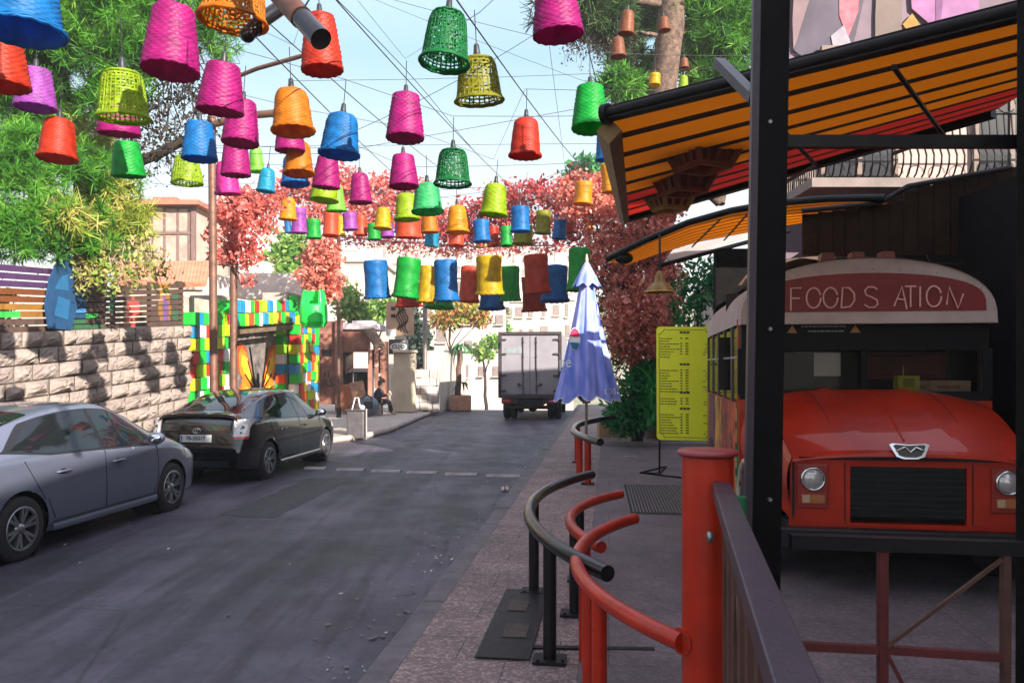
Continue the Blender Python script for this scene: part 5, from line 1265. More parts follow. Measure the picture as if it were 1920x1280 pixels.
for b in BK:
    x0, x1, y0, y1, c, me, D = b
    w = (x1-x0)/F*D; h = (y1-y0)/F*D
    if D < 12: h *= .97
    base = P((x0+x1)/2, y1, D)
    tl_ = (R(random.uniform(-5, 5)), R(random.uniform(-5, 5)))
    o = thing('basket_lamp', LAB[b], 'basket lamp', base, random.uniform(0, 6.28), 'basket lamps hung over the street'); o.rotation_euler = (tl_[0], tl_[1], o.rotation_euler[2])
    s = bpy.data.objects.new('shade', ME[me]); s.parent = o; s.scale = (w*random.uniform(.95, 1.02), w*random.uniform(.95, 1.02), h*.96); COL.objects.link(s)
    s.color = (*lin(C_[c]), 1)
    ft = h*.975
    hs = min(1.25, max(.8, w/.40))
    if D < 16:
        q = bpy.data.objects.new('lamp_holder', HOLD); q.parent = o; q.location = (0, 0, ft); q.scale = (hs, hs, hs); COL.objects.link(q)
    up = base.z+h+.11
    cl = {6: .25}.get(int(D), .22)+random.uniform(0, .12)
    q = bpy.data.objects.new('cord', CORD); q.parent = o; q.location = (0, 0, ft+.08); q.scale = (.004 if D < 13 else .006, .004 if D < 13 else .006, cl); COL.objects.link(q)
    tops.append((base+Vector((0, 0, ft+.08+cl)), D))
# support wires across the street: one per rank of baskets, following the cord ends
tops = [q for q in tops if not (q[0].x > 2.0 and q[0].z > 6)]
WORDS = ['nearest the viewer']+['%s one from the viewer' % q for q in 'second third fourth fifth sixth seventh eighth ninth tenth eleventh twelfth thirteenth fourteenth fifteenth sixteenth seventeenth eighteenth nineteenth twentieth twenty-first twenty-second twenty-third twenty-fourth twenty-fifth twenty-sixth twenty-seventh twenty-eighth'.split()]
WIRE = mat('wire', (.03, .028, .03), .6, 0, 0)
left = sorted(tops, key=lambda q: q[1]); ranks = []
while left:
    s0 = left.pop(0); g_ = [s0]
    for q in list(left):
        if q[1]-s0[1] < 2.2 and abs(q[0].z-s0[0].z) < .38 and min(abs(q[0].x-p[0].x) for p in g_) > .25: g_.append(q); left.remove(q)
    if len(g_) > 1: ranks.append(g_)
for ri, r_ in enumerate(ranks):
    pts = sorted([q[0] for q in r_], key=lambda p: p.x); D = r_[0][1]
    a, b = pts[0], pts[-1]
    lx, rx = S(-9.0, a.y+.3).x, min(S(3.2, b.y).x, 3.8)
    m = MB(); chain = []
    e0 = Vector((lx, a.y+.4, a.z+.06*(a.x-lx))); e1 = Vector((rx, b.y+.4, b.z+.06*(rx-b.x)))
    if a.x > lx+.3: chain += catenary(e0, a, .05, 5)[:-1]
    chain += pts
    if rx > b.x+.3: chain += catenary(b, e1, .05, 5)[1:]
    m.tube(chain, .0028 if D < 10 else .004, 4)
    tag(m.build('support_wire', WIRE), 'thin black wire across the street carrying basket lamps, %s' % WORDS[ri], 'wire', 'wires carrying the basket lamps')
# long overhead cables seen against the sky
for nm, lab, a, b, sag, r in (
 ('overhead_cable', 'thick black cable slanting down across the sky between green and red baskets', P(835, -30, 4.6), P(1095, 318, 16), .06, .011),
 ('overhead_cable', 'twin thin cable slanting across the sky behind the dark green basket', P(612, -20, 5), P(1010, 392, 19), .12, .009),
 ('overhead_cable', 'cable slanting from the brown pipe to the red leaves on the left', P(470, 60, 5.5), P(770, 352, 18), .05, .010),
 ('overhead_cable', 'cable slanting from upper left past the orange basket', P(500, 40, 6), P(900, 360, 22), .15, .010),
 ('overhead_cable', 'high thin cable level across the upper sky', P(600, -40, 14), P(1120, 95, 13), .05, .009),
 ('overhead_cable', 'second high thin cable below the topmost one', P(560, -60, 17), P(1130, 165, 16), .05, .009),
 ('overhead_cable', 'black cable descending in front of the right pine to the green basket', P(1085, 20, 8), P(1128, 190, 9), .01, .011),
 ('overhead_cable', 'thin cable between leafy arch and left pole', P(404, 320, 15.5), P(640, 470, 27), .1, .010),
 ('overhead_cable', 'thin near vertical cable in the sky left of the right pine', P(1028, 70, 10), P(1062, 330, 22), .03, .007),
 ('overhead_cable', 'thin cable rising from the middle wire to the pink basket at top right', P(655, 250, 8), P(1010, 60, 7.5), .05, .006)):
    m = MB(); cp = catenary(a, b, sag, 16); m.tube(cp, r*.5 if b.y > 12 else r*.5, 5)
    if 'twin' in lab: m.tube([p+Vector((.03*math.sin(i*.8), 0, .05*math.sin(i*.4))) for i, p in enumerate(cp)], r*.35, 5)
    tag(m.build(nm, WIRE), lab, 'cable')
# brown pipe with dark ends at the top
m = MB(); a, b = P(480, -60, 4.3), P(602, 74, 3.9)
t = thing('overhead_pipe', 'thick brown steel pipe with a dark open end at the top of the picture', 'pipe', b)
RUST = mat('rust_pipe', (.11, .038, .02), .45, .3, .4, 9, .1, 50)
m.tube([a, a.lerp(b, .72)], .058, 24); m.build('brown_tube', RUST, t)
m = MB(); m.tube([a.lerp(b, .70), b], .052, 24); m.tube([b, b+(a-b).normalized()*.02], .054, 24); m.build('end_sleeve', BLKP, t)
m = MB(); m.tube([a.lerp(b, .74)+Vector((.0, -.056, 0)), a.lerp(b, .74)+Vector((.02, 0, .08)), P(585, -10, 4.1)], .005, 5); m.build('tie_wire', BLACK, t)
m = MB(); m.tube([P(540, 5, 4.9), P(492, 38, 4.75), P(464, 66, 4.7)], [.045, .045, .042], 20); m.ball(P(464, 66, 4.7), .045, 8); tag(m.build('pipe_stub', BLKP), 'short black pipe stub with rounded end left of the brown pipe', 'pipe')
# poles
POLE = mat('pole_brown', (.17, .08, .055), .55, .3, .35, 8, .1, 40); POLEG = mat('pole_grey', (.25, .21, .20), .5, .5, .3, 8)
def pole(px, D, ptop, r, mt, label, pbot=None, tilt=0, mt2=None):
    b = P(px, 685, D); b.z = .0 if pbot is None else pbot; tz = P(px, ptop, D)
    t = thing('pole', label, 'pole', (b.x, b.y, b.z)); m = MB(); m.cyl(b, (tz.x+tilt, D, tz.z), r, n=14); s = m.build('shaft', mt, t)
    m = MB(); m.cyl((b.x, b.y, b.z), (b.x, b.y, b.z+.35), r*1.35, n=14); m.build('base', DARKIRON, t)
    m = MB(); m.cyl((tz.x+tilt, D, tz.z-.02), (tz.x+tilt, D, tz.z+.04), r*1.2, n=14); m.build('cap', DARKIRON, t)
    return t
pole(402, 15.4, 205, .075, POLE, 'left of two brown street poles before the coloured gateway', tilt=-.05)
pole(438, 16.4, 360, .075, POLE, 'right of two brown street poles before the coloured gateway')
pole(635, 27, 330, .06, POLE, 'thin brown pole rising beside the rust coloured kiosk', .14)
pole(797, 31, 560, .085, POLEG, 'grey and rust pole standing before the low stone wall', .14)
pole(582, 30, 395, .04, POLEG, 'slim pale pole behind the hanging green bucket', .14)
for lab, a, b, r in (('brown arm bar stretched from the left pole toward the sky', P(400, 162, 15.3), P(570, 104, 14), .04), ('dark bent bracket on the left pole behind orange basket', P(404, 232, 15.3), P(520, 212, 15), .07)):
    m = MB(); m.tube([a, a.lerp(b, .5)+Vector((0, 0, .05)), b], r, 10); tag(m.build('wall_bracket', POLE), lab, 'bar')
# green bucket hanging at the left (large plastic pail, open front)
c = P(588, 617, 19); w = 50/F*19
t = thing('hanging_bucket', 'big bright green hanging bucket with a notched rim beside the coloured gateway', 'bucket', c)
GB = mat('green_plastic', '#14d848', .4, 0, .15, 4)
m = MB()
def bk(i, j):
    th = 2*math.pi*i; r = w*.5*(1.0-.22*j+.12*math.sin(math.pi*j)); z = (.93*(.06+.94*j))
    if j < .07: r *= .85
    if j > .6 and math.sin(th) < -.1 and abs(math.cos(th)) < .62: z = min(z, .93*.58)
    return (c.x+r*math.cos(th), c.y+r*math.sin(th), c.z+z)
m.grid(bk, 48, 20); m.lathe([(w*.44, .06), (.01, .02)], 40, c); m.build('pail', GB, t)
m = MB(); m.tube([P(565, 548, 19), P(600, 480, 19.2), P(612, 548, 19)], .008, 5); m.build('handle', BLACK, t)
# ================================================================ trees and foliage
def blob(px, py, rx, ry, D, dep=.9):
    c = P(px, py, D); return (np.array(c), np.array([rx/F*D, max(rx, ry)/F*D*dep, ry/F*D]))
def pts_in(blobs, n, shell=.35, dens=None):
    vol = np.array([np.prod(b[1])**.8 for b in blobs]); 
    if dens is not None: vol = vol*np.array(dens)
    k = rng.choice(len(blobs), n, p=vol/vol.sum())
    d = rng.normal(size=(n, 3)); d /= np.linalg.norm(d, axis=1)[:, None]
    r = rng.random(n)**(1/3)*(1-shell)+shell*rng.random(n)**.15
    C = np.array([b[0] for b in blobs])[k]; Rr = np.array([b[1] for b in blobs])[k]
    # lumpy outline
    f = 1+.28*np.sin(d[:, 0]*5+k)*np.sin(d[:, 1]*6+k*2)+.22*np.sin(d[:, 2]*9+k*3)
    return C+d*Rr*(r*f)[:, None], d
def leaves(pts, L, W, droop=0., outward=None, bias=.0, vary=.4, fold=True):
    n = len(pts); a = rng.normal(size=(n, 3)); a[:, 2] -= droop
    if outward is not None: a += outward*bias
    a /= np.linalg.norm(a, axis=1)[:, None]
    b = np.cross(a, rng.normal(size=(n, 3))); b /= np.linalg.norm(b, axis=1)[:, None]
    s = (1-vary+2*vary*rng.random(n))[:, None]
    l = a*L*s; w = b*W*s*.5
    V = np.stack([pts, pts+l*.45+w, pts+l, pts+l*.45-w], 1)
    return V.reshape(-1, 3)
def needles(pts, k, L, W, up=.25, out=None, bias=.5):
    n = len(pts); P0 = np.repeat(pts, k, 0); a = rng.normal(size=(n*k, 3)); a[:, 2] += up
    if out is not None: a += np.repeat(out, k, 0)*bias
    a /= np.linalg.norm(a, axis=1)[:, None]
    b = np.cross(a, rng.normal(size=(n*k, 3))); b /= np.linalg.norm(b, axis=1)[:, None]
    s = (.6+.7*rng.random(n*k))[:, None]
    l = a*L*s; w = b*W*.5
    V = np.stack([P0-w, P0+w, P0+l+w*.5, P0+l-w*.5], 1)
    return V.reshape(-1, 3)
def limb(m, p, q, r0, r1, wob=.12, n=7, seg=8):
    p = Vector(p); q = Vector(q); L = (q-p).length; pts = []
    off = Vector((0, 0, 0))
    for i in range(n+1):
        t = i/n; o = Vector((random.uniform(-1, 1), random.uniform(-1, 1), random.uniform(-1, 1)))*wob*L*.25*math.sin(math.pi*t); pts.append(p.lerp(q, t)+o)
    m.tube(pts, [r0+(r1-r0)*i/n for i in range(n+1)], seg); return pts
BARK = mat('pine_bark', (.16, .10, .07), .95, 0, .5, 9, .9, 18, rgb2=(.05, .03, .025))
DARKBARK = mat('dark_bark', (.035, .022, .018), .95, 0, .5, 9, .7, 25)
PINE = leafmat('pine_needles', [(.008, .045, .006), (.030, .15, .010), (.085, .28, .018), (.20, .38, .05)], .35)
PINEY = leafmat('dry_pine_needles', ['#5a6a20', '#8a9a30', '#a8a850', '#b09a60'], .3)
# ---- left pine
t = thing('pine_tree', 'big green pine tree overhanging the stone wall and slat fence on the left', 'tree', S(-9.4, 13.4, 2.1))
trunk0 = S(-9.4, 13.4, 1.9); tb = P(165, 330, 13.6); tt = P(85, 60, 13.2)
m = MB(); m.tube([trunk0, trunk0.lerp(tb, .55)+Vector((.1, 0, 0)), tb, tb.lerp(tt, .5)+Vector((-.08, 0, 0)), tt, P(40, -160, 13)], [.30, .27, .23, .20, .17, .1], 14)
limb(m, P(160, 350, 13.6), P(350, 262, 13.2), .12, .075, .05); limb(m, P(135, 200, 13.4), P(235, 90, 12.6), .10, .05); limb(m, P(120, 150, 13.3), P(-10, 60, 12.4), .1, .05)
limb(m, P(100, 90, 13.2), P(320, 10, 13), .09, .04); limb(m, P(155, 320, 13.6), P(60, 300, 12.4), .1, .05); limb(m, P(170, 400, 13.6), P(60, 420, 12), .08, .04); limb(m, P(190, 440, 13.6), P(250, 440, 13), .07, .03); limb(m, P(90, 60, 13.2), P(410, 50, 13.8), .08, .04)
m.build('trunk', DARKBARK, t)
bl_ = [blob(50, 40, 120, 90, 12.4), blob(30, 150, 90, 90, 12.6), blob(200, 40, 130, 80, 12.6), blob(215, 110, 80, 40, 12.4), blob(330, 30, 70, 45, 13), blob(410, 60, 40, 55, 13.6), 
       blob(50, 290, 95, 55, 12.2), blob(20, 370, 90, 60, 12), blob(90, 415, 80, 45, 12.1), blob(30, 430, 80, 45, 11.8), blob(40, 465, 60, 22, 11.8), blob(130, 460, 45, 22, 12.2), blob(195, 462, 50, 18, 12.6), blob(240, 330, 30, 20, 13), blob(80, 220, 60, 40, 12.8), blob(30, -60, 160, 60, 12.4), blob(250, -50, 170, 50, 12.8)]
bl_ = bl_+[blob(random.uniform(-20, 300), random.uniform(-20, 200), random.uniform(18, 40), random.uniform(12, 26), random.uniform(12, 13.4)) for _ in range(26)]+[blob(random.uniform(-20, 200), random.uniform(270, 470), random.uniform(15, 35), random.uniform(10, 20), random.uniform(11.8, 12.8)) for _ in range(22)]
pt, dr = pts_in(bl_, 4600, .1)
fastmesh('crown', needles(pt, 20, .19, .0135, .2, dr, .7), 4, PINE, t)
bl2 = [blob(215, 370, 45, 45, 13), blob(240, 425, 40, 30, 13), blob(180, 250, 35, 55, 13.2), blob(130, 410, 45, 35, 12), blob(270, 395, 25, 14, 13.2)]
pt, dr = pts_in(bl2, 420, .2); fastmesh('dry_foliage', needles(pt, 12, .24, .018, -.2, dr, .5), 4, PINEY, t)
# thin dark hanging twigs with little leaves against the sky
m = MB(); LP = []
for k in range(34):
    p = P(random.uniform(235, 400), random.uniform(70, 160), 13.4+random.uniform(-.4, .5)); q = P(max(220, min(400, (p.x/p.y*F+CX)+random.uniform(-60, 40))), random.uniform(200, 345), p.y)
    pts = limb(m, p, q, .016, .005, .5, 9, 4)
    for j in range(3, 10):
        for _ in range(5): LP.append(pts[j]+Vector((random.gauss(0, .1), random.gauss(0, .1), random.gauss(0, .09))))
        if random.random() < .6: limb(m, pts[j], pts[j]+Vector((random.gauss(0, .25), random.gauss(0, .2), random.uniform(-.35, .1))), .007, .003, .4, 4, 3)
m.build('hanging_twigs', DARKBARK, t)
fastmesh('twig_leaves', leaves(np.array([tuple(p) for p in LP]), .075, .05, .3), 4, leafmat('dark_leaf', ['#241a18', '#3a2c20', '#2c3418'], .15), t)
# pale dry vine over the fence
m = MB(); LP = []
for k in range(46):
    p = P(random.uniform(120, 300), random.uniform(430, 480), 12.7); q = P(p.x/p.y*F+CX+random.uniform(-40, 40), random.uniform(500, 545), 12.4); pts = limb(m, p, q, .010, .005, .6, 6, 4); LP += [pp_+Vector((random.gauss(0, .08), random.gauss(0, .08), random.gauss(0, .08))) for pp_ in pts for _ in range(4)]
hd = thing('garden_hedge', 'dark green hedge growing close behind the purple painted slat fence', 'hedge', S(-9.4, 8.2, 2.1))
pt, dr = pts_in([(np.array(S(-9.3, q, 2.7)), np.array([.45, .7, .62])) for q in np.arange(4.6, 11.8, .8)], 4200, .3); fastmesh('foliage', leaves(pt, .13, .07, .1), 4, leafmat('hedge_green', ['#14260c', '#24401a', '#3a5a20', '#5a6a30'], .25), hd)
m2 = MB()
for q in np.arange(4.8, 11.6, .6): limb(m2, S(-9.4, q, 2.1), S(-9.3, q+.2, 3.0), .02, .008)
m2.build('stems', DARKBARK, hd)
v = thing('dry_vine', 'dry pale vine tangled over the top of the brown slat fence', 'vine', P(210, 530, 12.5)); m.build('stems', mat('dry_stem', (.40, .28, .20), .9, 0, .4, 9), v)
fastmesh('leaves', leaves(np.array([tuple(p) for p in LP]), .10, .05, .3), 4, leafmat('dry_leaf', ['#8a7a50', '#a89a58', '#6a8a30', '#5a4a38'], .3), v)

# ---- right pine
t = thing('pine_tree', 'tall pine with a thick leaning trunk rising behind the large awning', 'tree', P(1235, 690, 19.84))
m = MB(); b = P(1238, 690, 19.97); b.z = .05
m.tube([b, P(1236, 420, 19.97), P(1240, 200, 19.84), P(1250, 110, 19.71), P(1258, 40, 19.58), P(1265, -60, 19.46)], [.40, .37, .33, .32, .34, .26], 14)
limb(m, P(1262, 10, 19.58), P(1100, -10, 18.94), .1, .05); limb(m, P(1255, 60, 19.71), P(1380, 70, 20.22), .1, .05); limb(m, P(1245, 140, 19.71), P(1170, 150, 19.20), .06, .03); limb(m, P(1250, 300, 19.97), P(1350, 380, 20.22), .16, .14); limb(m, P(1350, 382, 20.22), P(1362, 330, 20.35), .13, .1); limb(m, P(1246, 70, 19.71), P(1200, 60, 19.20), .07, .03)
m.build('trunk', BARK, t)
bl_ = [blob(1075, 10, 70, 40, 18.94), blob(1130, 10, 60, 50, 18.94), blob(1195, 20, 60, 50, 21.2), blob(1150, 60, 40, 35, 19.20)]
pt, dr = pts_in(bl_, 1300, .3); fastmesh('shaded_crown', needles(pt, 12, .32, .024, -.1, dr, .4), 4, leafmat('shaded_pine', [(.012, .045, .01), (.03, .08, .02), (.06, .12, .03), (.08, .09, .04)], .2), t)  # darker needle colours paint shade into this part of the crown
bl_ = [blob(1330, 60, 80, 60, 20.22), blob(1390, 90, 40, 50, 20.22), blob(1325, 120, 50, 40, 20.8), blob(1360, 20, 60, 60, 20.22), blob(1185, 130, 50, 38, 20.8), blob(1165, 160, 45, 25, 18.82), blob(1350, 150, 60, 25, 20.22), blob(1320, -30, 90, 50, 19.97), blob(1205, 165, 45, 20, 21)]
pt, dr = pts_in(bl_, 2600, .3); fastmesh('crown', needles(pt, 12, .31, .026, .1, dr, .6), 4, PINE, t)
m = MB(); LP = []
for k in range(40):
    p = P(random.uniform(1060, 1190), random.uniform(20, 80), 18.94); q = P(p.x/p.y*F+CX+random.uniform(-30, 30), random.uniform(70, 130), 18.82); pts = limb(m, p, q, .012, .004, .5, 6, 4); LP += [pp_+Vector((random.gauss(0, .1), random.gauss(0, .1), random.gauss(0, .1))) for pp_ in pts for _ in range(4)]
m.build('hanging_twigs', DARKBARK, t); fastmesh('twig_leaves', leaves(np.array([tuple(p) for p in LP]), .09, .04, .3), 4, MATS['dark_leaf'], t)

# ---- red leaved tree at the right of the street
RED = leafmat('red_leaves', ['#8e382e', '#c4604e', '#d88470', '#e6aa9a', '#a8443a', '#d06a54'], .45)
PRED = leafmat('coral_leaves', ['#b0463e', '#c85e54', '#d88076', '#c0504a', '#dc9a92'], .4)
t = thing('red_leaved_tree', 'bushy tree with brick red leaves rising behind the folded parasol', 'tree', P(1195, 760, 18.2))
m = MB(); b = P(1195, 770, 18.2); b.z = .05; tr = [b, P(1190, 640, 18.2), P(1180, 520, 18.2), P(1165, 420, 18)]; m.tube(tr, [.14, .12, .1, .07], 10)
for q in ((1110, 400), (1230, 480), (1215, 600), (1130, 560), (1090, 370), (1220, 400), (1150, 350), (1250, 620), (1160, 660)): limb(m, tr[random.randint(1, 3)], P(q[0], q[1], 17.8+random.uniform(-.5, .6)), .05, .015)
m.build('trunk', DARKBARK, t)
bl_ = [blob(1105, 375, 60, 45, 18), blob(1165, 420, 70, 60, 18), blob(1215, 450, 60, 60, 18.2), blob(1140, 480, 55, 45, 17.8), blob(1180, 540, 60, 60, 18), blob(1225, 590, 55, 60, 17.6), blob(1190, 640, 50, 45, 17.8), blob(1250, 520, 40, 60, 18.2), blob(1080, 350, 40, 30, 18), blob(1165, 600, 45, 50, 17.4), blob(1240, 640, 40, 30, 17.4), blob(1230, 400, 50, 40, 18.4), blob(1150, 350, 50, 35, 18.2), blob(1185, 360, 45, 40, 18.4)]
pt, dr = pts_in(bl_, 17000, .2); fastmesh('crown', leaves(pt, .115, .07, .35), 4, RED, t)
pt, dr = pts_in([blob(1150, 600, 50, 90, 18.4), blob(1170, 700, 50, 60, 18.6), blob(1140, 540, 30, 40, 18.2)], 1500, .2); fastmesh('green_undergrowth', leaves(pt, .16, .05, .2), 4, leafmat('olive_leaves', ['#2a4010', '#4a5a18', '#6a6a28', '#7a4a20'], .3), t)
# ---- garland of red leaves strung over the street
def garland(label, blobs, n, path, mt, L=.16, W=.085, name='leaf_garland', cat='garland', twig=True):
    c = blobs[0][0]; t = thing(name, label, cat, c)
    m = MB(); pts = [Vector(p) for p in path]; m.tube(pts, .02, 6)
    if twig:
        for k in range(int(len(blobs)*7)):
            bq = blobs[k % len(blobs)]; p = min(pts, key=lambda q: (q-Vector(bq[0])).length); d = rng.normal(size=3); d /= np.linalg.norm(d); limb(m, p, Vector(bq[0]+d*bq[1]*1.35), .012, .004, .4, 5, 4)
    m.build('stems', mat('red_stem', (.10, .03, .025), .8, 0, .3, 9), t)
    pt, dr = pts_in(blobs, n, .15); fastmesh('leaves', leaves(pt, L, W, .3), 4, mt, t); return t
gp = [(1080, 372, 20), (1030, 368, 20.4), (980, 380, 20.8), (930, 400, 21.2), (880, 420, 21.6)]
garland('dense garland of crimson leaves on the wire left of the red leaved tree', [blob(1040, 365, 45, 30, 20.2), blob(990, 360, 45, 28, 20.6), blob(940, 385, 50, 35, 21), blob(885, 410, 45, 40, 21.4), blob(1050, 410, 40, 35, 20.4), blob(985, 415, 45, 25, 21), blob(1075, 440, 30, 20, 20), blob(930, 440, 40, 20, 21.4), blob(850, 440, 40, 25, 21.6)], 4000, [P(*q) for q in gp], leafmat('crimson_leaves', ['#7a2028', '#a03038', '#b8484c', '#cc7470', '#8a2430'], .35), .15, .07)
gp = [(830, 400, 22.4), (740, 372, 22.8), (660, 352, 22.8), (580, 350, 22.4), (500, 372, 22)]
garland('long garland of coral red leaves on the wire above the left side of the street', [blob(800, 420, 60, 30, 22.2), blob(730, 385, 55, 45, 22.6), blob(670, 365, 45, 38, 22.8), blob(610, 350, 55, 35, 22.6), blob(550, 350, 45, 32, 22.4), blob(500, 370, 40, 25, 22), blob(720, 340, 30, 15, 22.6), blob(640, 318, 25, 14, 22.6), blob(770, 350, 35, 20, 22.6), blob(690, 415, 55, 28, 22.8), blob(600, 400, 45, 22, 22.6)], 4900, [P(*q) for q in gp], PRED, .16, .08)
gp = [(640, 445, 24), (760, 455, 24), (900, 462, 24), (1040, 460, 23.5)]
garland('thin sparse garland of pinkish leaves under the far baskets', [blob(690, 450, 60, 10, 24), blob(770, 462, 60, 14, 24), blob(850, 470, 60, 12, 24), blob(940, 462, 60, 16, 24), blob(1030, 460, 50, 18, 23.5)], 1500, [P(*q) for q in gp], PRED, .14, .06, twig=False)
garland('clump of coral red leaves climbing the right brown street pole', [blob(440, 400, 45, 30, 16.2), blob(455, 440, 38, 35, 16.2), blob(425, 475, 28, 22, 16.2), blob(490, 385, 35, 18, 16.4), blob(412, 395, 18, 20, 15.7), blob(470, 480, 22, 25, 16.3), blob(395, 440, 10, 25, 15.6), blob(500, 420, 22, 16, 16.4), blob(455, 365, 25, 14, 16.3), blob(405, 480, 12, 14, 15.7), blob(465, 525, 14, 14, 16.3), blob(520, 365, 20, 12, 16.5)], 2300, [P(438, 380, 16.3), P(438, 500, 16.3)], PRED, .12, .065, 'climbing_plant', 'plant')
garland('drooping bush of brick red leaves above the green hanging bucket', [blob(605, 470, 30, 30, 21), blob(602, 510, 38, 45, 21), blob(615, 540, 30, 30, 21), blob(590, 530, 22, 25, 20.8)], 2800, [P(610, 440, 21.2), P(605, 500, 21), P(612, 560, 21)], RED, .15, .085, 'climbing_plant', 'plant')
# ---- green planting at the right
GRN = leafmat('plant_leaves', [(.006, .06, .02), (.012, .12, .035), (.03, .2, .05), (.06, .28, .08)], .3)
c = P(1190, 815, 17.9)
t = thing('green_shrub', 'dense green shrub between the parasol and the yellow menu board', 'shrub', c)
pt, dr = pts_in([blob(1190, 770, 45, 45, 17.6), blob(1160, 785, 25, 28, 17.4), blob(1215, 740, 30, 60, 17.8), blob(1200, 715, 25, 30, 17.8)], 4200, .3); fastmesh('foliage', leaves(pt, .13, .06, .1, dr, .5), 4, GRN, t)
m = MB()
for k in range(14): limb(m, P(1195+random.uniform(-12, 12), 818, 17.8), P(1190+random.uniform(-35, 35), 740, 17.7), .015, .006)
m.build('stems', DARKBARK, t)
m = MB()
t = thing('strap_leaf_plant', 'plant with long arching bright green strap leaves beside the menu board', 'plant', P(1215, 800, 17.2))
for k in range(60):
    p = P(1218+random.uniform(-8, 12), 760+random.uniform(-40, 40), 17.2+random.uniform(-.3, .3)); a = random.uniform(0, 6.28); L = random.uniform(.45, .85)
    pts = [p+Vector((math.cos(a)*L*q, math.sin(a)*L*q*.7, L*.75*math.sin(q*2.3)*.75)) for q in np.linspace(0, 1, 7)]
    sd = Vector((-math.sin(a), math.cos(a), .3)).normalized()
    vs = []
    for i, q in enumerate(pts): w_ = .022*(1-(i/6)**2)+.003; vs += [q-sd*w_, q+sd*w_]
    m.add(vs, [(2*i, 2*i+2, 2*i+3, 2*i+1) for i in range(6)], 0, True)
m.build('strap_leaves', leafmat('strap_green', [(.01, .16, .03), (.03, .30, .05), (.06, .38, .08)], .35), t)
c = P(1148, 806, 18.6)
t = thing('planter_box', 'low pale wooden planter box behind the black hoop railing', 'planter', c)
m = MB()
for k in range(3): m.box((c.x, c.y-.22, c.z-.1+.13*k), (.6, .03, .115)); m.box((c.x, c.y+.22, c.z-.1+.13*k), (.6, .03, .115))
for s in (-.31, .31): m.box((c.x+s, c.y, c.z+.03), (.04, .47, .42))
m.build('boards', mat('pale_wood', (.42, .24, .13), .8, 0, .3, 6), t); m = MB(); m.box((c.x, c.y, c.z+.1), (.58, .42, .1)); m.build('soil', MATS['soil'], t)
# ---- trees behind, right gap under lower awning
t = thing('green_shrub', 'loose green bush under the lower awning beyond the bus roof', 'shrub', P(1290, 590, 16.5))
pt, dr = pts_in([blob(1310, 540, 50, 45, 16.5), blob(1290, 590, 35, 35, 16.5), blob(1340, 510, 40, 30, 16.6), blob(1300, 660, 40, 60, 17)], 2600, .2); fastmesh('foliage', leaves(pt, .14, .05, .1), 4, GRN, t); m = MB(); limb(m, P(1300, 780, 17), P(1310, 540, 16.5), .05, .02); m.build('stems', DARKBARK, t)
t = thing('round_tree', 'dark green tree crown showing between the orange basket and awning end', 'tree', P(1100, 330, 40))
pt, dr = pts_in([blob(1095, 330, 35, 28, 40), blob(1120, 320, 30, 22, 40)], 1500, .3); fastmesh('crown', leaves(pt, .4, .2, .1), 4, GRN, t); m = MB(); limb(m, Vector((P(1100, 700, 40).x, 40, 0)), P(1100, 330, 40), .2, .1); m.build('trunk', DARKBARK, t)
# ---- trees in the middle distance
def tree(label, blobs, n, base, L, W, mt, name='leafy_tree', r=.12):
    b = Vector(base); t = thing(name, label, 'tree', b); m = MB(); top = Vector(blobs[0][0]); limb(m, b, top, r, r*.4, .1)
    for q in blobs: limb(m, b.lerp(top, .6), q[0], r*.4, r*.15)
    m.build('trunk', DARKBARK, t); pt, dr = pts_in(blobs, n, .25); fastmesh('crown', leaves(pt, L, W, .2), 4, mt, t)
LG = leafmat('pale_green_leaves', [(.05, .16, .03), (.12, .28, .05), (.25, .38, .08), (.35, .33, .10)], .4)  # light green to yellow leaf colours
def gz_(px, D, z=0): p = P(px, 685, D); return (p.x, D, z)
tree('light green and yellow tree behind the coloured gateway', [blob(535, 490, 45, 45, 29), blob(555, 460, 30, 30, 29), blob(520, 530, 45, 30, 28.5), blob(565, 525, 30, 30, 28.5)], 2600, gz_(545, 29, 1.0), .22, .13, LG)
tree('small pale green tree above the kiosk roof, left of the two', [blob(655, 570, 28, 32, 34), blob(672, 590, 22, 20, 34)], 1100, gz_(660, 34), .24, .14, LG)
tree('small olive tree above the kiosk roof, right of the two', [blob(705, 585, 26, 22, 37), blob(725, 570, 20, 18, 37)], 900, gz_(705, 37), .24, .12, LG)
tree('thin street tree with reddish green leaves left of the truck', [blob(845, 590, 40, 24, 36), blob(880, 580, 35, 22, 36), blob(900, 600, 25, 16, 36), blob(830, 605, 25, 16, 36)], 1300, gz_(840, 36), .24, .12, leafmat('mixed_leaves', ['#5a7a20', '#8a9a38', '#b0a050', '#b05a40', '#3a6a28'], .4), r=.07)
tree('dark green hedge tree behind the low stone wall', [blob(785, 640, 22, 35, 35), blob(770, 600, 20, 25, 35), blob(800, 670, 16, 22, 35)], 1500, gz_(785, 35), .24, .13, leafmat('hedge_leaves', ['#14241a', '#24382a', '#3a4a40', '#2a3048'], .25))
t = thing('palm_plant', 'small palm like plant with drooping green fronds in a terracotta planter', 'plant', gz_(860, 34, .1)); m = MB(); limb(m, P(858, 742, 34), P(862, 655, 34), .13, .1, .05); m.build('trunk', mat('palm_trunk', (.13, .07, .05), .9, 0, .4, 8), t)
m = MB()
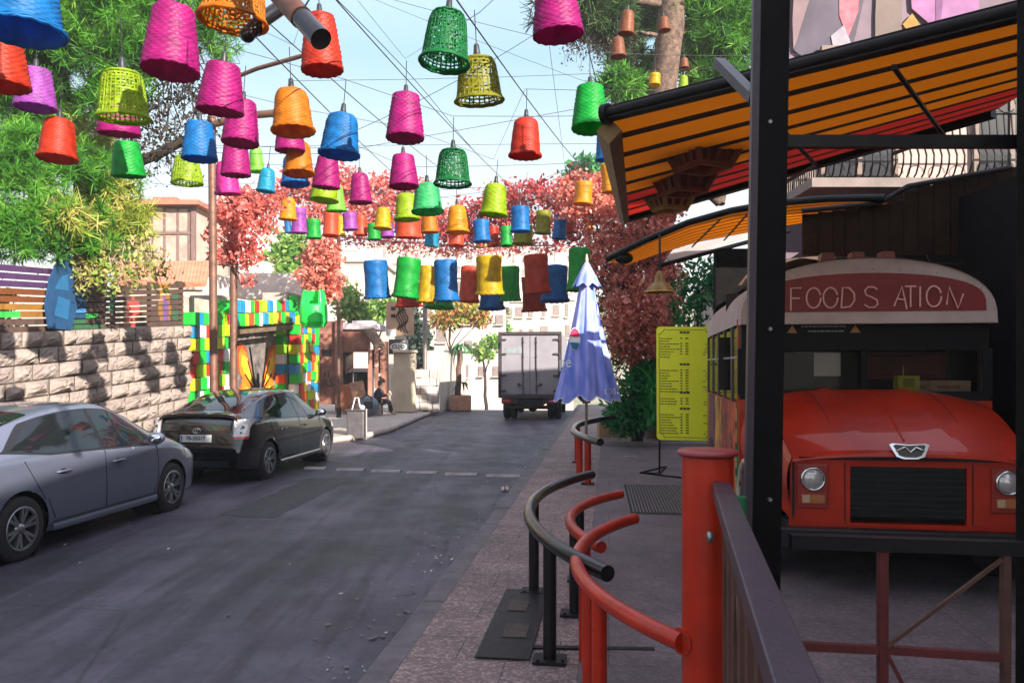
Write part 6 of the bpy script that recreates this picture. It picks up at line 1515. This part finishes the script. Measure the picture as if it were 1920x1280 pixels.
for (px, py, n_, L) in ((862, 648, 30, .9), (868, 718, 12, .7)):
    for k in range(n_):
        p = P(px, py, 34); a = random.uniform(0, 6.28); LL = L*random.uniform(.6, 1.1); e0 = random.uniform(.1, .8)
        pts = [p+Vector((math.cos(a)*LL*q, math.sin(a)*LL*q, LL*(e0*q-1.0*q*q))) for q in np.linspace(0, 1, 6)]; sd = Vector((-math.sin(a), math.cos(a), 0)); vs = []
        for i, q in enumerate(pts): w_ = .05*(1-(i/5)**2)+.005; vs += [q-sd*w_, q+sd*w_]
        m.add(vs, [(2*i, 2*i+2, 2*i+3, 2*i+1) for i in range(5)], 0, True)
m.build('fronds', GRN, t)
tree('pale green tree on the far slope left of the truck', [blob(905, 660, 22, 20, 48), blob(925, 640, 16, 14, 48)], 500, gz_(912, 48, -1), .3, .2, LG)
tree('low green trees on the far slope under the blue baskets', [blob(700, 548, 20, 12, 110), blob(670, 552, 16, 10, 110)], 500, gz_(690, 110, 2), .7, .4, LG)
tree('green tree between the far houses above the truck', [blob(935, 590, 12, 22, 60), blob(945, 615, 10, 12, 60)], 500, gz_(940, 60, -2), .4, .25, LG)
tree('far dark cypress beside the beige apartment house', [blob(1002, 575, 6, 22, 90)], 350, gz_(1002, 90, -2), .5, .3, MATS['hedge_leaves'])
# ================================================================ left middle distance: kiosk, person, bin, walls
RUSTW = mat('rusty_board', (.30, .12, .08), .85, 0, .5, 2.5, .2, 20, rgb2=(.12, .05, .04), wear=((.45, .30, .24), 3.2, .60))
RUSTP = mat('rusty_pink', (.38, .17, .12), .85, 0, .4, 3, .2, 20)
def fbox(m, x0, x1, y0, y1, D, th=.1, mi=0):
    a = P(x0, y1, D); b = P(x1, y0, D); m.box(((a.x+b.x)/2, D+th/2, (a.z+b.z)/2), (abs(b.x-a.x), th, abs(b.z-a.z)), 0, mi)
t = thing('kiosk', 'rust coloured street kiosk with a lifted flap and a pale cloth roof edge', 'kiosk', gz_(655, 30.30, .14))
m = MB(); fbox(m, 593, 628, 602, 758, 29.50, .1); fbox(m, 628, 641, 600, 770, 29.30, .22); fbox(m, 593, 600, 640, 758, 29.40, 1.8); m.build('side_panel', RUSTW, t)
m = MB(); fbox(m, 604, 622, 655, 668, 29.48, .02); m.build('panel_opening', UNDER, t)
m = MB(); a = P(615, 718, 29.49); addtext(m, 'RS', .42, a, (1, 0, 0), (0, 0, 1), 0, bold=.012); fbox(m, 607, 611, 697, 707, 29.47, .02); fbox(m, 614, 617, 695, 708, 29.47, .02); m.build('painted_letters', mat('char_paint', (.05, .03, .03), .8), t)
m = MB(); fbox(m, 641, 694, 619, 660, 29.60, .1); m.build('fascia', RUSTW, t)
m = MB(); fbox(m, 630, 706, 606, 617, 29.45, 2.2); fbox(m, 660, 700, 601, 606, 29.70, 1.8); m.build('roof', mat('roof_cloth', (.55, .48, .52), .9, 0, .4, 3), t)
m = MB(); q = [P(682, 622, 29.40), P(701, 617, 29.40), P(724, 654, 28.50), P(703, 652, 28.50)]; m.add([*q, *[p+Vector((0, 0, .06)) for p in q]], [(0, 1, 2, 3), (7, 6, 5, 4), (0, 4, 5, 1), (1, 5, 6, 2), (2, 6, 7, 3), (3, 7, 4, 0)]); m.build('flap', mat('flap_brown', (.10, .055, .03), .8, 0, .4, 5), t)
m = MB(); fbox(m, 690, 697, 655, 742, 29.50, .12); m.build('post', RUSTP, t)
m = MB(); fbox(m, 702, 709, 652, 745, 29.50, .12); m.build('post', RUSTW, t)
m = MB(); fbox(m, 713, 727, 640, 752, 29.90, .2); m.build('post', RUSTP, t)
m = MB(); fbox(m, 641, 662, 660, 700, 31.30, .1); fbox(m, 641, 690, 700, 765, 31.40, .1); fbox(m, 690, 724, 655, 700, 31.30, .1); m.build('back_wall', mat('kiosk_dark', (.05, .03, .025), .9, 0, .5, 4), t)
m = MB(); fbox(m, 638, 662, 726, 772, 29.20, 1.0); fbox(m, 636, 664, 722, 727, 29.15, 1.1); m.build('counter', mat('counter_orange', (.42, .13, .05), .7, 0, .35, 4), t)
t = thing('display_fridge', 'small dark fronted fridge with a white frame inside the kiosk', 'fridge', gz_(679, 30.20, .14)); m = MB(); fbox(m, 662, 696, 690, 765, 30.20, .6); m.build('case', mat('fridge_white', (.6, .55, .58), .5, 0, .15, 5), t); m = MB(); fbox(m, 663, 689, 697, 755, 30.18, .03); m.build('door', CARGLASS, t)
t = thing('wicker_chair', 'tan wicker chair standing in front of the kiosk counter', 'chair', gz_(670, 28.90, .14)); CH = mat('chair_tan', (.38, .20, .12), .8, 0, .4, 12, .4, 60)
m = MB(); q = P(672, 742, 28.90); m.box((q.x, q.y, .6), (.5, .5, .08)); m.build('seat', CH, t, bevel=.03)
m = MB(); m.obox((q.x-.05, q.y+.2, .95), (.26, 0, .05), (0, .03, .0), (-.08, .02, .36)); m.build('backrest', CH, t, bevel=.03)
for sx in (-.2, .2):
    for sy in (-.2, .2): m = MB(); m.cyl((q.x+sx, q.y+sy, .14), (q.x+sx, q.y+sy, .57), .025, n=8); m.build('leg', CH, t)
# litter bin
p = P(669, 826, 20.4); 
t = thing('litter_bin', 'grey metal litter bin with a bag frame on top near the black car', 'bin', (p.x, p.y, .02)); GM = mat('bin_grey', (.13, .115, .125), .5, .5, .35, 5, .1, 20)
m = MB(); m.box((p.x, p.y, .40), (.44, .44, .70)); m.build('body', GM, t, bevel=.03)
m = MB(); m.box((p.x, p.y, .765), (.50, .50, .03)); m.build('rim', mat('bin_rim', (.07, .06, .06), .5, .4), t, bevel=.008)
m = MB(); m.cyl((p.x+.26, p.y-.1, .03), (p.x+.26, p.y-.1, .8), .025, n=8); m.build('post', mat('bin_post', (.45, .42, .4), .4, .6), t)
m = MB(); z = .78
m.tube([(p.x-.12, p.y, z), (p.x-.04, p.y, z+.30), (p.x+.04, p.y, z+.30), (p.x+.09, p.y, z)], .018, 6); m.ball((p.x+.14, p.y, z+.05), .07, 6, 0, (1, .8, .9)); m.build('bag_frame', WHITEP, t)
# seated person, built as one skinned figure
def skin_fig(name, chains, parent, mt, radii, root=0):
    me = bpy.data.meshes.new(name); vs = []; es = []; rs = []
    idx = {}
    for ch in chains:
        prev = None
        for key in ch:
            if key not in idx: idx[key] = len(vs); vs.append(radii[key][0]); rs.append(radii[key][1])
            if prev is not None: es.append((prev, idx[key]))
            prev = idx[key]
    me.from_pydata(vs, es, []); o = bpy.data.objects.new(name, me); o.parent = parent; COL.objects.link(o); me.materials.append(mt)
    sk = o.modifiers.new('skin', 'SKIN'); sk.use_smooth_shade = True
    for i, r in enumerate(rs): me.skin_vertices[0].data[i].radius = (r, r); me.skin_vertices[0].data[i].use_root = (i == root)
    sb = o.modifiers.new('sub', 'SUBSURF'); sb.levels = 1; sb.render_levels = 1; return o
SKIN = mat('skin', (.42, .24, .17), .55, 0, .1, 9); CLOTHD = mat('dark_clothes', (.022, .02, .032), .85, 0, .4, 9, .2, 40); HAIR = mat('brown_hair', (.09, .045, .03), .6, 0, .4, 30, .5, 60)
pb = P(706, 770, 28.3); bx0, by0 = pb.x, 28.3
t = thing('person', 'person in dark clothes with tied brown hair sitting by the kiosk with a phone', 'person', (bx0, by0, .14))
K = {'pel': ((0, 0, .45), .15), 'sp': ((.02, .0, .65), .15), 'ch': ((.10, 0, .85), .165), 'nk': ((.17, 0, 1.0), .06), 'hd0': ((.20, 0, 1.08), .075), 'hd1': ((.22, 0, 1.17), .095), 'hd2': ((.21, 0, 1.25), .07),
     'shl': ((.10, .17, .92), .075), 'ell': ((.22, .24, .68), .05), 'wrl': ((.40, .10, .72), .035), 'hal': ((.46, .06, .75), .03),
     'shr': ((.10, -.17, .92), .075), 'elr': ((.22, -.24, .68), .05), 'wrr': ((.40, -.10, .72), .035), 'har': ((.46, -.06, .75), .03),
     'hpl': ((.05, .10, .44), .11), 'knl': ((.44, .13, .50), .075), 'anl': ((.48, .13, .10), .048), 'ftl': ((.62, .14, .05), .045),
     'hpr': ((.05, -.10, .44), .11), 'knr': ((.46, -.12, .52), .075), 'anr': ((.56, -.12, .10), .048), 'ftr': ((.70, -.13, .05), .045)}
chn = [['pel', 'sp', 'ch', 'nk', 'hd0', 'hd1', 'hd2'], ['ch', 'shl', 'ell', 'wrl', 'hal'], ['ch', 'shr', 'elr', 'wrr', 'har'], ['pel', 'hpl', 'knl', 'anl', 'ftl'], ['pel', 'hpr', 'knr', 'anr', 'ftr']]
skin_fig('body', chn, t, SKIN, K)
K2 = {k: (v[0], v[1]*1.16+.008) for k, v in K.items()}
skin_fig('clothing', [['pel', 'sp', 'ch'], ['ch', 'shl', 'ell', 'wrl'], ['ch', 'shr', 'elr', 'wrr'], ['pel', 'hpl', 'knl', 'anl'], ['pel', 'hpr', 'knr', 'anr']], t, CLOTHD, K2)
m = MB(); m.ball((.19, 0, 1.215), .115, 8, 0, (1, .95, 1.0)); m.ball((.13, 0, 1.33), .06, 6); m.ball((.10, 0, 1.13), .09, 6, 0, (.7, .9, 1.4)); m.build('hair', HAIR, t, local=True)
m = MB(); m.box((.305, 0, 1.15), (.03, .025, .04)); 
for s in (-1, 1): m.ball((.30, s*.035, 1.175), .012, 4, 1); m.ball((.22, s*.098, 1.15), .022, 4, 0, (.8, .4, 1.2))
m.box((.305, 0, 1.10), (.01, .04, .01), 0, 2); m.build('face', [SKIN, BLACK, mat('lips', (.3, .1, .09), .5)], t, local=True)
m = MB()
for s in (-1, 1):
    for k in range(4): m.tube([(.47, s*(.055+.014*k), .755), (.505, s*(.045+.014*k), .775), (.515, s*(.03+.012*k), .80)], .0085, 6)
    m.tube([(.45, s*.06, .77), (.47, s*.03, .80)], .010, 6)
m.build('fingers', SKIN, t, local=True)
m = MB(); m.box((0, 0, 0), (.02, .10, .16)); o = m.build('phone', mat('pale_phone', (.6, .55, .55), .4, 0, .1, 9), bevel=.005); o.location = (bx0+.50, by0, .14+.80); o.rotation_euler = (0, -.5, 0); tag(o, 'pale phone held up in both hands of the seated person', 'phone')
m = MB(); m.box((bx0-.05, by0, .33), (.5, .5, .38)); tag(m.build('stone_block', PLASTER, bevel=.02), 'low stone block that the person in dark clothes sits on', 'stone block')
q = P(690, 752, 27.6); m = MB(); m.ball((q.x, q.y, .50), .36, 10, 0, (1.05, .8, 1.0)); m.tube([(q.x-.2, q.y-.2, .75), (q.x, q.y-.25, .92), (q.x+.2, q.y-.2, .75)], .025, 6, m=1); m.box((q.x+.05, q.y-.27, .55), (.3, .06, .25), 0, 1)
tag(m.build('rucksack', [mat('bag_blue', (.10, .14, .18), .35, 0, .3, 6, coat=.3), CLOTHD]), 'shiny grey blue rucksack beside the seated person', 'rucksack')
# stone pillar and low walls
t = thing('stone_pillar', 'sunlit cream stone pillar right of the kiosk, stepping down to the low wall', 'pillar', gz_(755, 30, .1)); CREAM = mat('cream_stone', (.55, .46, .34), .85, 0, .25, 2, .3, 14)
m = MB(); fbox(m, 733, 760, 690, 772, 29.8, .6); fbox(m, 738, 763, 662, 690, 29.85, .55); fbox(m, 760.2, 777, 660, 772, 29.8, .55); m.build('shaft', CREAM, t); m = MB(); fbox(m, 736, 779, 656, 661, 29.7, .7); m.build('cap', CREAM, t, bevel=.02)
t = thing('low_stone_wall', 'low rough white stone wall with shadows, right of the cream pillar', 'wall', gz_(800, 30.5, .1)); m = MB()
for r_ in range(5):
    x = 777+random.uniform(-4, 2)
    while x < 822:
        x1 = min(823, x+random.uniform(9, 16)); fbox(m, x+.3, x1-.3, 692+r_*15.5+.5, 692+(r_+1)*15.5-.4, 30.4+random.uniform(-.06, .05), .5); x = x1
m.build('stones', mat('white_stone', (.52, .45, .42), .9, 0, .4, 3, .6, 12), t, bevel=.03)
m = MB(); q0 = P(820, 685, 31).x
for k in range(6): m.sbox(-6.75-.02*k-.5, -6.75, 31.5+k*1.0, 32.46+k*1.0, .0, 2.5-.05*k)
tag(m.build('garden_wall', mat('pale_garden_wall', (.55, .46, .40), .9, 0, .35, 1.6, .4, 10)), 'pale sunlit wall running along the pavement beyond the palm', 'wall')
t = thing('terracotta_planter', 'square terracotta planter holding the small palm', 'planter', gz_(860, 33.6, .1)); m = MB(); fbox(m, 843, 882, 742, 770, 33.3, .8); m.build('box', mat('terracotta', (.50, .27, .17), .85, 0, .3, 4), t, bevel=.03); m = MB(); fbox(m, 845, 880, 741, 744, 33.4, .6); m.build('soil', MATS['soil'], t)
# hanging poster and oval sign
t = thing('street_poster', 'tan poster with black handwritten script hanging above the oval sign', 'poster', P(750, 600, 31)); m = MB(); fbox(m, 724, 776, 566, 628, 31, .04); m.build('sheet', mat('poster_tan', (.45, .28, .19), .85, 0, .25, 3), t)
m = MB(); rnd = random.Random(2)
for k in range(5):
    px = 746+k*4; m.tube([P(px+3*math.sin(q*2+k), 572+q*9+k*2, 30.97) for q in np.linspace(0, 5, 14)], .018, 4)
for k in range(2): fbox(m, 733, 741, 575+14*k, 581+14*k, 30.97, .02)
m.build('script', BLACK, t); m = MB(); fbox(m, 726, 742, 617, 630, 30.9, .05); m.build('white_note', WHITEP, t)
t = thing('oval_sign', 'dark projecting sign with a white oval and short black word', 'sign', P(748, 650, 30.2)); m = MB(); fbox(m, 729, 765, 636, 664, 30.2, .06); m.build('board', mat('sign_dark', (.06, .055, .06), .6, 0, .3, 5), t)
m = MB(); q = P(747, 650, 30.18); m.prism([(.33*math.cos(a), .15*math.sin(a)) for a in np.linspace(0, 6.28, 25)[:-1]], q, (1, 0, 0), (0, 0, 1), (0, -.01, 0)); m.tube([P(757+8*math.cos(a), 649+9*math.sin(a), 30.17) for a in np.linspace(1, 5, 12)], .02, 5); m.build('oval', WHITEP, t)
m = MB(); addtext(m, 'CUJO', .2, q+Vector((0, -.02, 0)), (1, 0, 0), (0, 0, 1), 0, bold=.006); m.build('lettering', BLACK, t)
# ---- house behind the wall on the left
t = thing('garden_house', 'pale house with a wood framed window wall and red roof edge behind the slat fence', 'house', gz_(300, 26, 1))
m = MB(); fbox(m, 215, 366, 382, 560, 26, 3.0); m.build('wall', mat('house_pale', (.48, .33, .27), .9, 0, .25, 2), t)
m = MB(); fbox(m, 205, 372, 374, 383, 25.6, 3.8); 
for k in range(9): fbox(m, 286+k*5, 290+k*5, 369, 374, 25.7, .3)
m.build('roof', mat('roof_red', (.42, .14, .09), .8, 0, .3, 5), t)
m = MB()
for x in (258, 282, 306, 331, 352): fbox(m, x, x+4, 386, 494, 25.95, .06)
for y in (386, 434, 490): fbox(m, 250, 364, y, y+5, 25.93, .07)
fbox(m, 358, 366, 383, 495, 25.9, .1); m.build('window_frame', mat('frame_brown', (.17, .10, .09), .7, 0, .3, 5), t)
m = MB(); fbox(m, 254, 360, 389, 432, 25.98, .03); fbox(m, 254, 360, 440, 490, 25.98, .03); m.build('window', mat('pale_glass', (.42, .30, .25), .35, 0, .4, 2), t)
t = thing('tiled_roof', 'low terracotta tiled roof just behind the slat fence', 'roof', gz_(310, 21, 2)); m = MB()
a, b, c, d = P(215, 534, 20.4), P(388, 534, 20.8), P(395, 492, 23), P(225, 494, 22.6)
for k in range(26): m.tube([a.lerp(b, k/26), d.lerp(c, k/26)], .07, 6)
m.add([a, b, c, d], [(0, 1, 2, 3)]); m.build('tiles', mat('terracotta_tile', (.52, .20, .11), .85, 0, .35, 3, .3, 12), t); m = MB(); m.beam(a+Vector((0, .4, -.8)), b+Vector((0, .4, -.8)), .3, 1.4); m.build('wall', CREAM, t)
m = MB(); fbox(m, 366, 400, 512, 580, 24.5, 2); fbox(m, 440, 570, 512, 560, 27, 2.5); fbox(m, 455, 500, 490, 514, 27.4, 1.5); tag(m.build('white_outbuilding', mat('white_wall', (.62, .52, .48), .9, 0, .25, 2)), 'low white outbuilding behind the coloured gateway', 'outbuilding')
# ---- far houses across the valley
WINM = mat('far_window', (.20, .15, .14), .4, 0, .3, 5)
def house(label, x0, x1, yt, yb, D, cols, rows, rgb, dep=10, seed=0):
    rnd = random.Random(seed); a = P(x0, yb, D); b = P(x1, yt, D); W = b.x-a.x; Hh = b.z-a.z
    t = thing('far_house', label, 'house', ((a.x+b.x)/2, D, a.z), 0, 'pale houses across the valley'); m = MB()
    m.box(((a.x+b.x)/2, D+dep/2, (a.z+b.z)/2-2), (W, dep, Hh+4)); m.build('wall', mat('far_wall_%02d' % (int(rgb[0]*100)), tuple(c*.85 for c in rgb), .9, 0, .2, .25, 0), t)
    m = MB(); m.box(((a.x+b.x)/2, D+dep/2, b.z+.15), (W+.5, dep+.5, .4)); 
    if seed % 2: m.box((a.x+W*.3, D+dep*.5, b.z+1.0), (W*.3, 3, 1.7))
    m.build('roof', mat('far_roof', (.45, .38, .33), .9, 0, .2, .5), t)
    for r_ in range(rows):
        for c_ in range(cols):
            wx = a.x+W*(c_+.5)/cols; wz = a.z+Hh*(r_+.5)/rows; ww = W/cols*rnd.choice([.25, .35, .5, .6]); hh = Hh/rows*rnd.choice([.38, .5, .62]); wx += W/cols*rnd.uniform(-.12, .12)
            if rnd.random() < .25: continue
            m = MB(); m.box((wx, D-.02, wz), (ww, .12, hh)); wn = m.build('window', WINM, t)
            m = MB(); m.box((wx, D-.15, wz-hh*.55), (ww*1.2, .3, hh*.10)); m.build('sill', MATS['far_roof'], wn)
HS = [(648, 712, 490, 640, 62, 2, 3, (.50, .42, .38), 'pale house with small windows above the kiosk roof'),
 (704, 792, 505, 640, 84, 3, 3, (.54, .46, .40), 'cream block behind the tan poster'),
 (786, 868, 520, 650, 70, 3, 3, (.56, .48, .44), 'whitish house above the low stone wall'),
 (862, 948, 575, 720, 56, 3, 3, (.60, .50, .47), 'sunlit white house left of the truck'),
 (944, 1008, 566, 720, 80, 3, 4, (.55, .45, .38), 'cream apartment house just above the truck'),
 (1006, 1075, 562, 720, 88, 3, 4, (.52, .42, .37), 'beige apartment house between truck and parasol'),
 (600, 668, 470, 560, 150, 3, 3, (.52, .46, .42), 'small far house left of the poster hill'),
 (690, 770, 462, 540, 190, 4, 3, (.55, .48, .44), 'far hillside house under the pinkish garland'),
 (772, 850, 470, 540, 175, 4, 3, (.50, .43, .40), 'far hillside house behind the blue cylinder baskets'),
 (850, 930, 468, 545, 200, 4, 3, (.57, .50, .46), 'far hillside house behind the coral baskets'),
 (935, 1010, 476, 570, 165, 4, 4, (.53, .45, .41), 'far hillside house behind the deep red baskets'),
 (1010, 1100, 470, 570, 185, 4, 4, (.51, .44, .41), 'far hillside house behind the rightmost blue basket'),
 (555, 606, 480, 560, 120, 2, 2, (.56, .50, .47), 'far house behind the drooping red bush'),
 (480, 560, 440, 540, 70, 2, 2, (.60, .55, .54), 'white house behind the pale green tree at left'),
 (365, 470, 405, 540, 48, 2, 2, (.66, .60, .60), 'tall white house behind the brown street poles')]
for i, h in enumerate(HS): house(h[8]+' across the valley' if h[4] > 60 else h[8], *h[:8], dep=8, seed=i+1)
# facade along the right side beyond the trees
t = thing('side_house', 'shaded stone house hidden behind the red leaved tree on the right', 'house', S(6, 26, 0)); m = MB(); m.sbox(3.5, 10, 20.5, 34, -.1, 4.4); m.build('wall', mat('side_stone', (.34, .28, .23), .9, 0, .3, 2, .3, 12), t); m = MB(); m.sbox(3.2, 10.3, 20.2, 34.3, 4.4, 4.7); m.build('roof', MATS['far_roof'], t)
for v in (22.5, 26, 30):
    m = MB(); m.sbox(3.44, 3.5, v, v+1.2, 1.2, 2.7); m.build('window', CARGLASS, t)

# ---- sunlit haze in the valley air
m = MB(); m.box((0, 280, 14), (1000, 960, 48)); hz = m.build('haze', []); 
hm = bpy.data.materials.new('haze_air'); hm.use_nodes = True; n = hm.node_tree.nodes; l = hm.node_tree.links; n.remove(n['Principled BSDF'])
pv = n.new('ShaderNodeVolumePrincipled'); pv.inputs['Color'].default_value = (.96, .95, .93, 1); pv.inputs['Density'].default_value = .0014; pv.inputs['Anisotropy'].default_value = .0
l.new(pv.outputs[0], n['Material Output'].inputs['Volume']); hz.data.materials.clear(); hz.data.materials.append(hm); hz['kind'] = 'stuff'
# ================================================================ camera, light, sky
cam = bpy.data.cameras.new('camera'); co = bpy.data.objects.new('camera', cam); COL.objects.link(co)
co.location = (0, 0, EYE); co.rotation_euler = (R(90), 0, 0); cam.sensor_width = 36; cam.lens = 36*F/1920; cam.shift_y = (HY-640)/1920; cam.clip_start = .05; cam.clip_end = 3000
SC.camera = co
SUN_EL, SUN_AZ = R(23), math.atan2(.62, -.78)   # direction toward the sun: behind and to the right
sd = Vector((math.cos(SUN_EL)*math.sin(SUN_AZ), math.cos(SUN_EL)*math.cos(SUN_AZ), math.sin(SUN_EL)))
sl = bpy.data.lights.new('sun', 'SUN'); sl.energy = 4.6; sl.angle = R(.55); sl.color = (1, .93, .82)
so = bpy.data.objects.new('sun', sl); COL.objects.link(so); so.rotation_euler = sd.to_track_quat('Z', 'Y').to_euler()
w = bpy.data.worlds.new('World'); SC.world = w; w.use_nodes = True; n = w.node_tree.nodes; l = w.node_tree.links
sk = n.new('ShaderNodeTexSky'); sk.sky_type = 'NISHITA'; sk.sun_disc = False; sk.sun_elevation = SUN_EL; sk.sun_rotation = SUN_AZ; sk.air_density = 1.2; sk.dust_density = 2.2; sk.ozone_density = 1.0
# thin high cloud over the sky
tc = n.new('ShaderNodeTexCoord'); mp = n.new('ShaderNodeMapping'); mp.inputs['Scale'].default_value = (1, 1, 2.5); l.new(tc.outputs['Generated'], mp.inputs[0])
nz = n.new('ShaderNodeTexNoise'); nz.inputs['Scale'].default_value = 1.6; nz.inputs['Detail'].default_value = 7; nz.inputs['Roughness'].default_value = .55; l.new(mp.outputs[0], nz.inputs['Vector'])
rp = n.new('ShaderNodeValToRGB'); rp.color_ramp.elements[0].position = .32; rp.color_ramp.elements[1].position = .62; rp.color_ramp.elements[0].color = (.45, .45, .45, 1); rp.color_ramp.elements[1].color = (.92, .92, .92, 1); l.new(nz.outputs['Fac'], rp.inputs[0])
sx = n.new('ShaderNodeSeparateXYZ'); l.new(tc.outputs['Generated'], sx.inputs[0])
cl = n.new('ShaderNodeValToRGB'); e = cl.color_ramp.elements; e[0].position = .10; e[0].color = (4.3, 4.5, 4.6, 1); e[1].position = .36; e[1].color = (1.7, 2.9, 3.7, 1); e2 = e.new(.75); e2.color = (5.6, 5.8, 7.2, 1); l.new(sx.outputs[2], cl.inputs[0])
mx = n.new('ShaderNodeMix'); mx.data_type = 'RGBA'; l.new(rp.outputs[0], mx.inputs[0]); l.new(sk.outputs[0], mx.inputs[6]); l.new(cl.outputs[0], mx.inputs[7])
bg = n['Background']; bg.inputs['Strength'].default_value = .080; l.new(mx.outputs[2], bg.inputs['Color'])
SC.view_settings.view_transform = 'Standard'; SC.view_settings.look = 'None'; SC.view_settings.exposure = 1.78; SC.view_settings.gamma = 1
SC.cycles.max_bounces = 6; SC.cycles.transparent_max_bounces = 8; SC.cycles.use_denoising = True
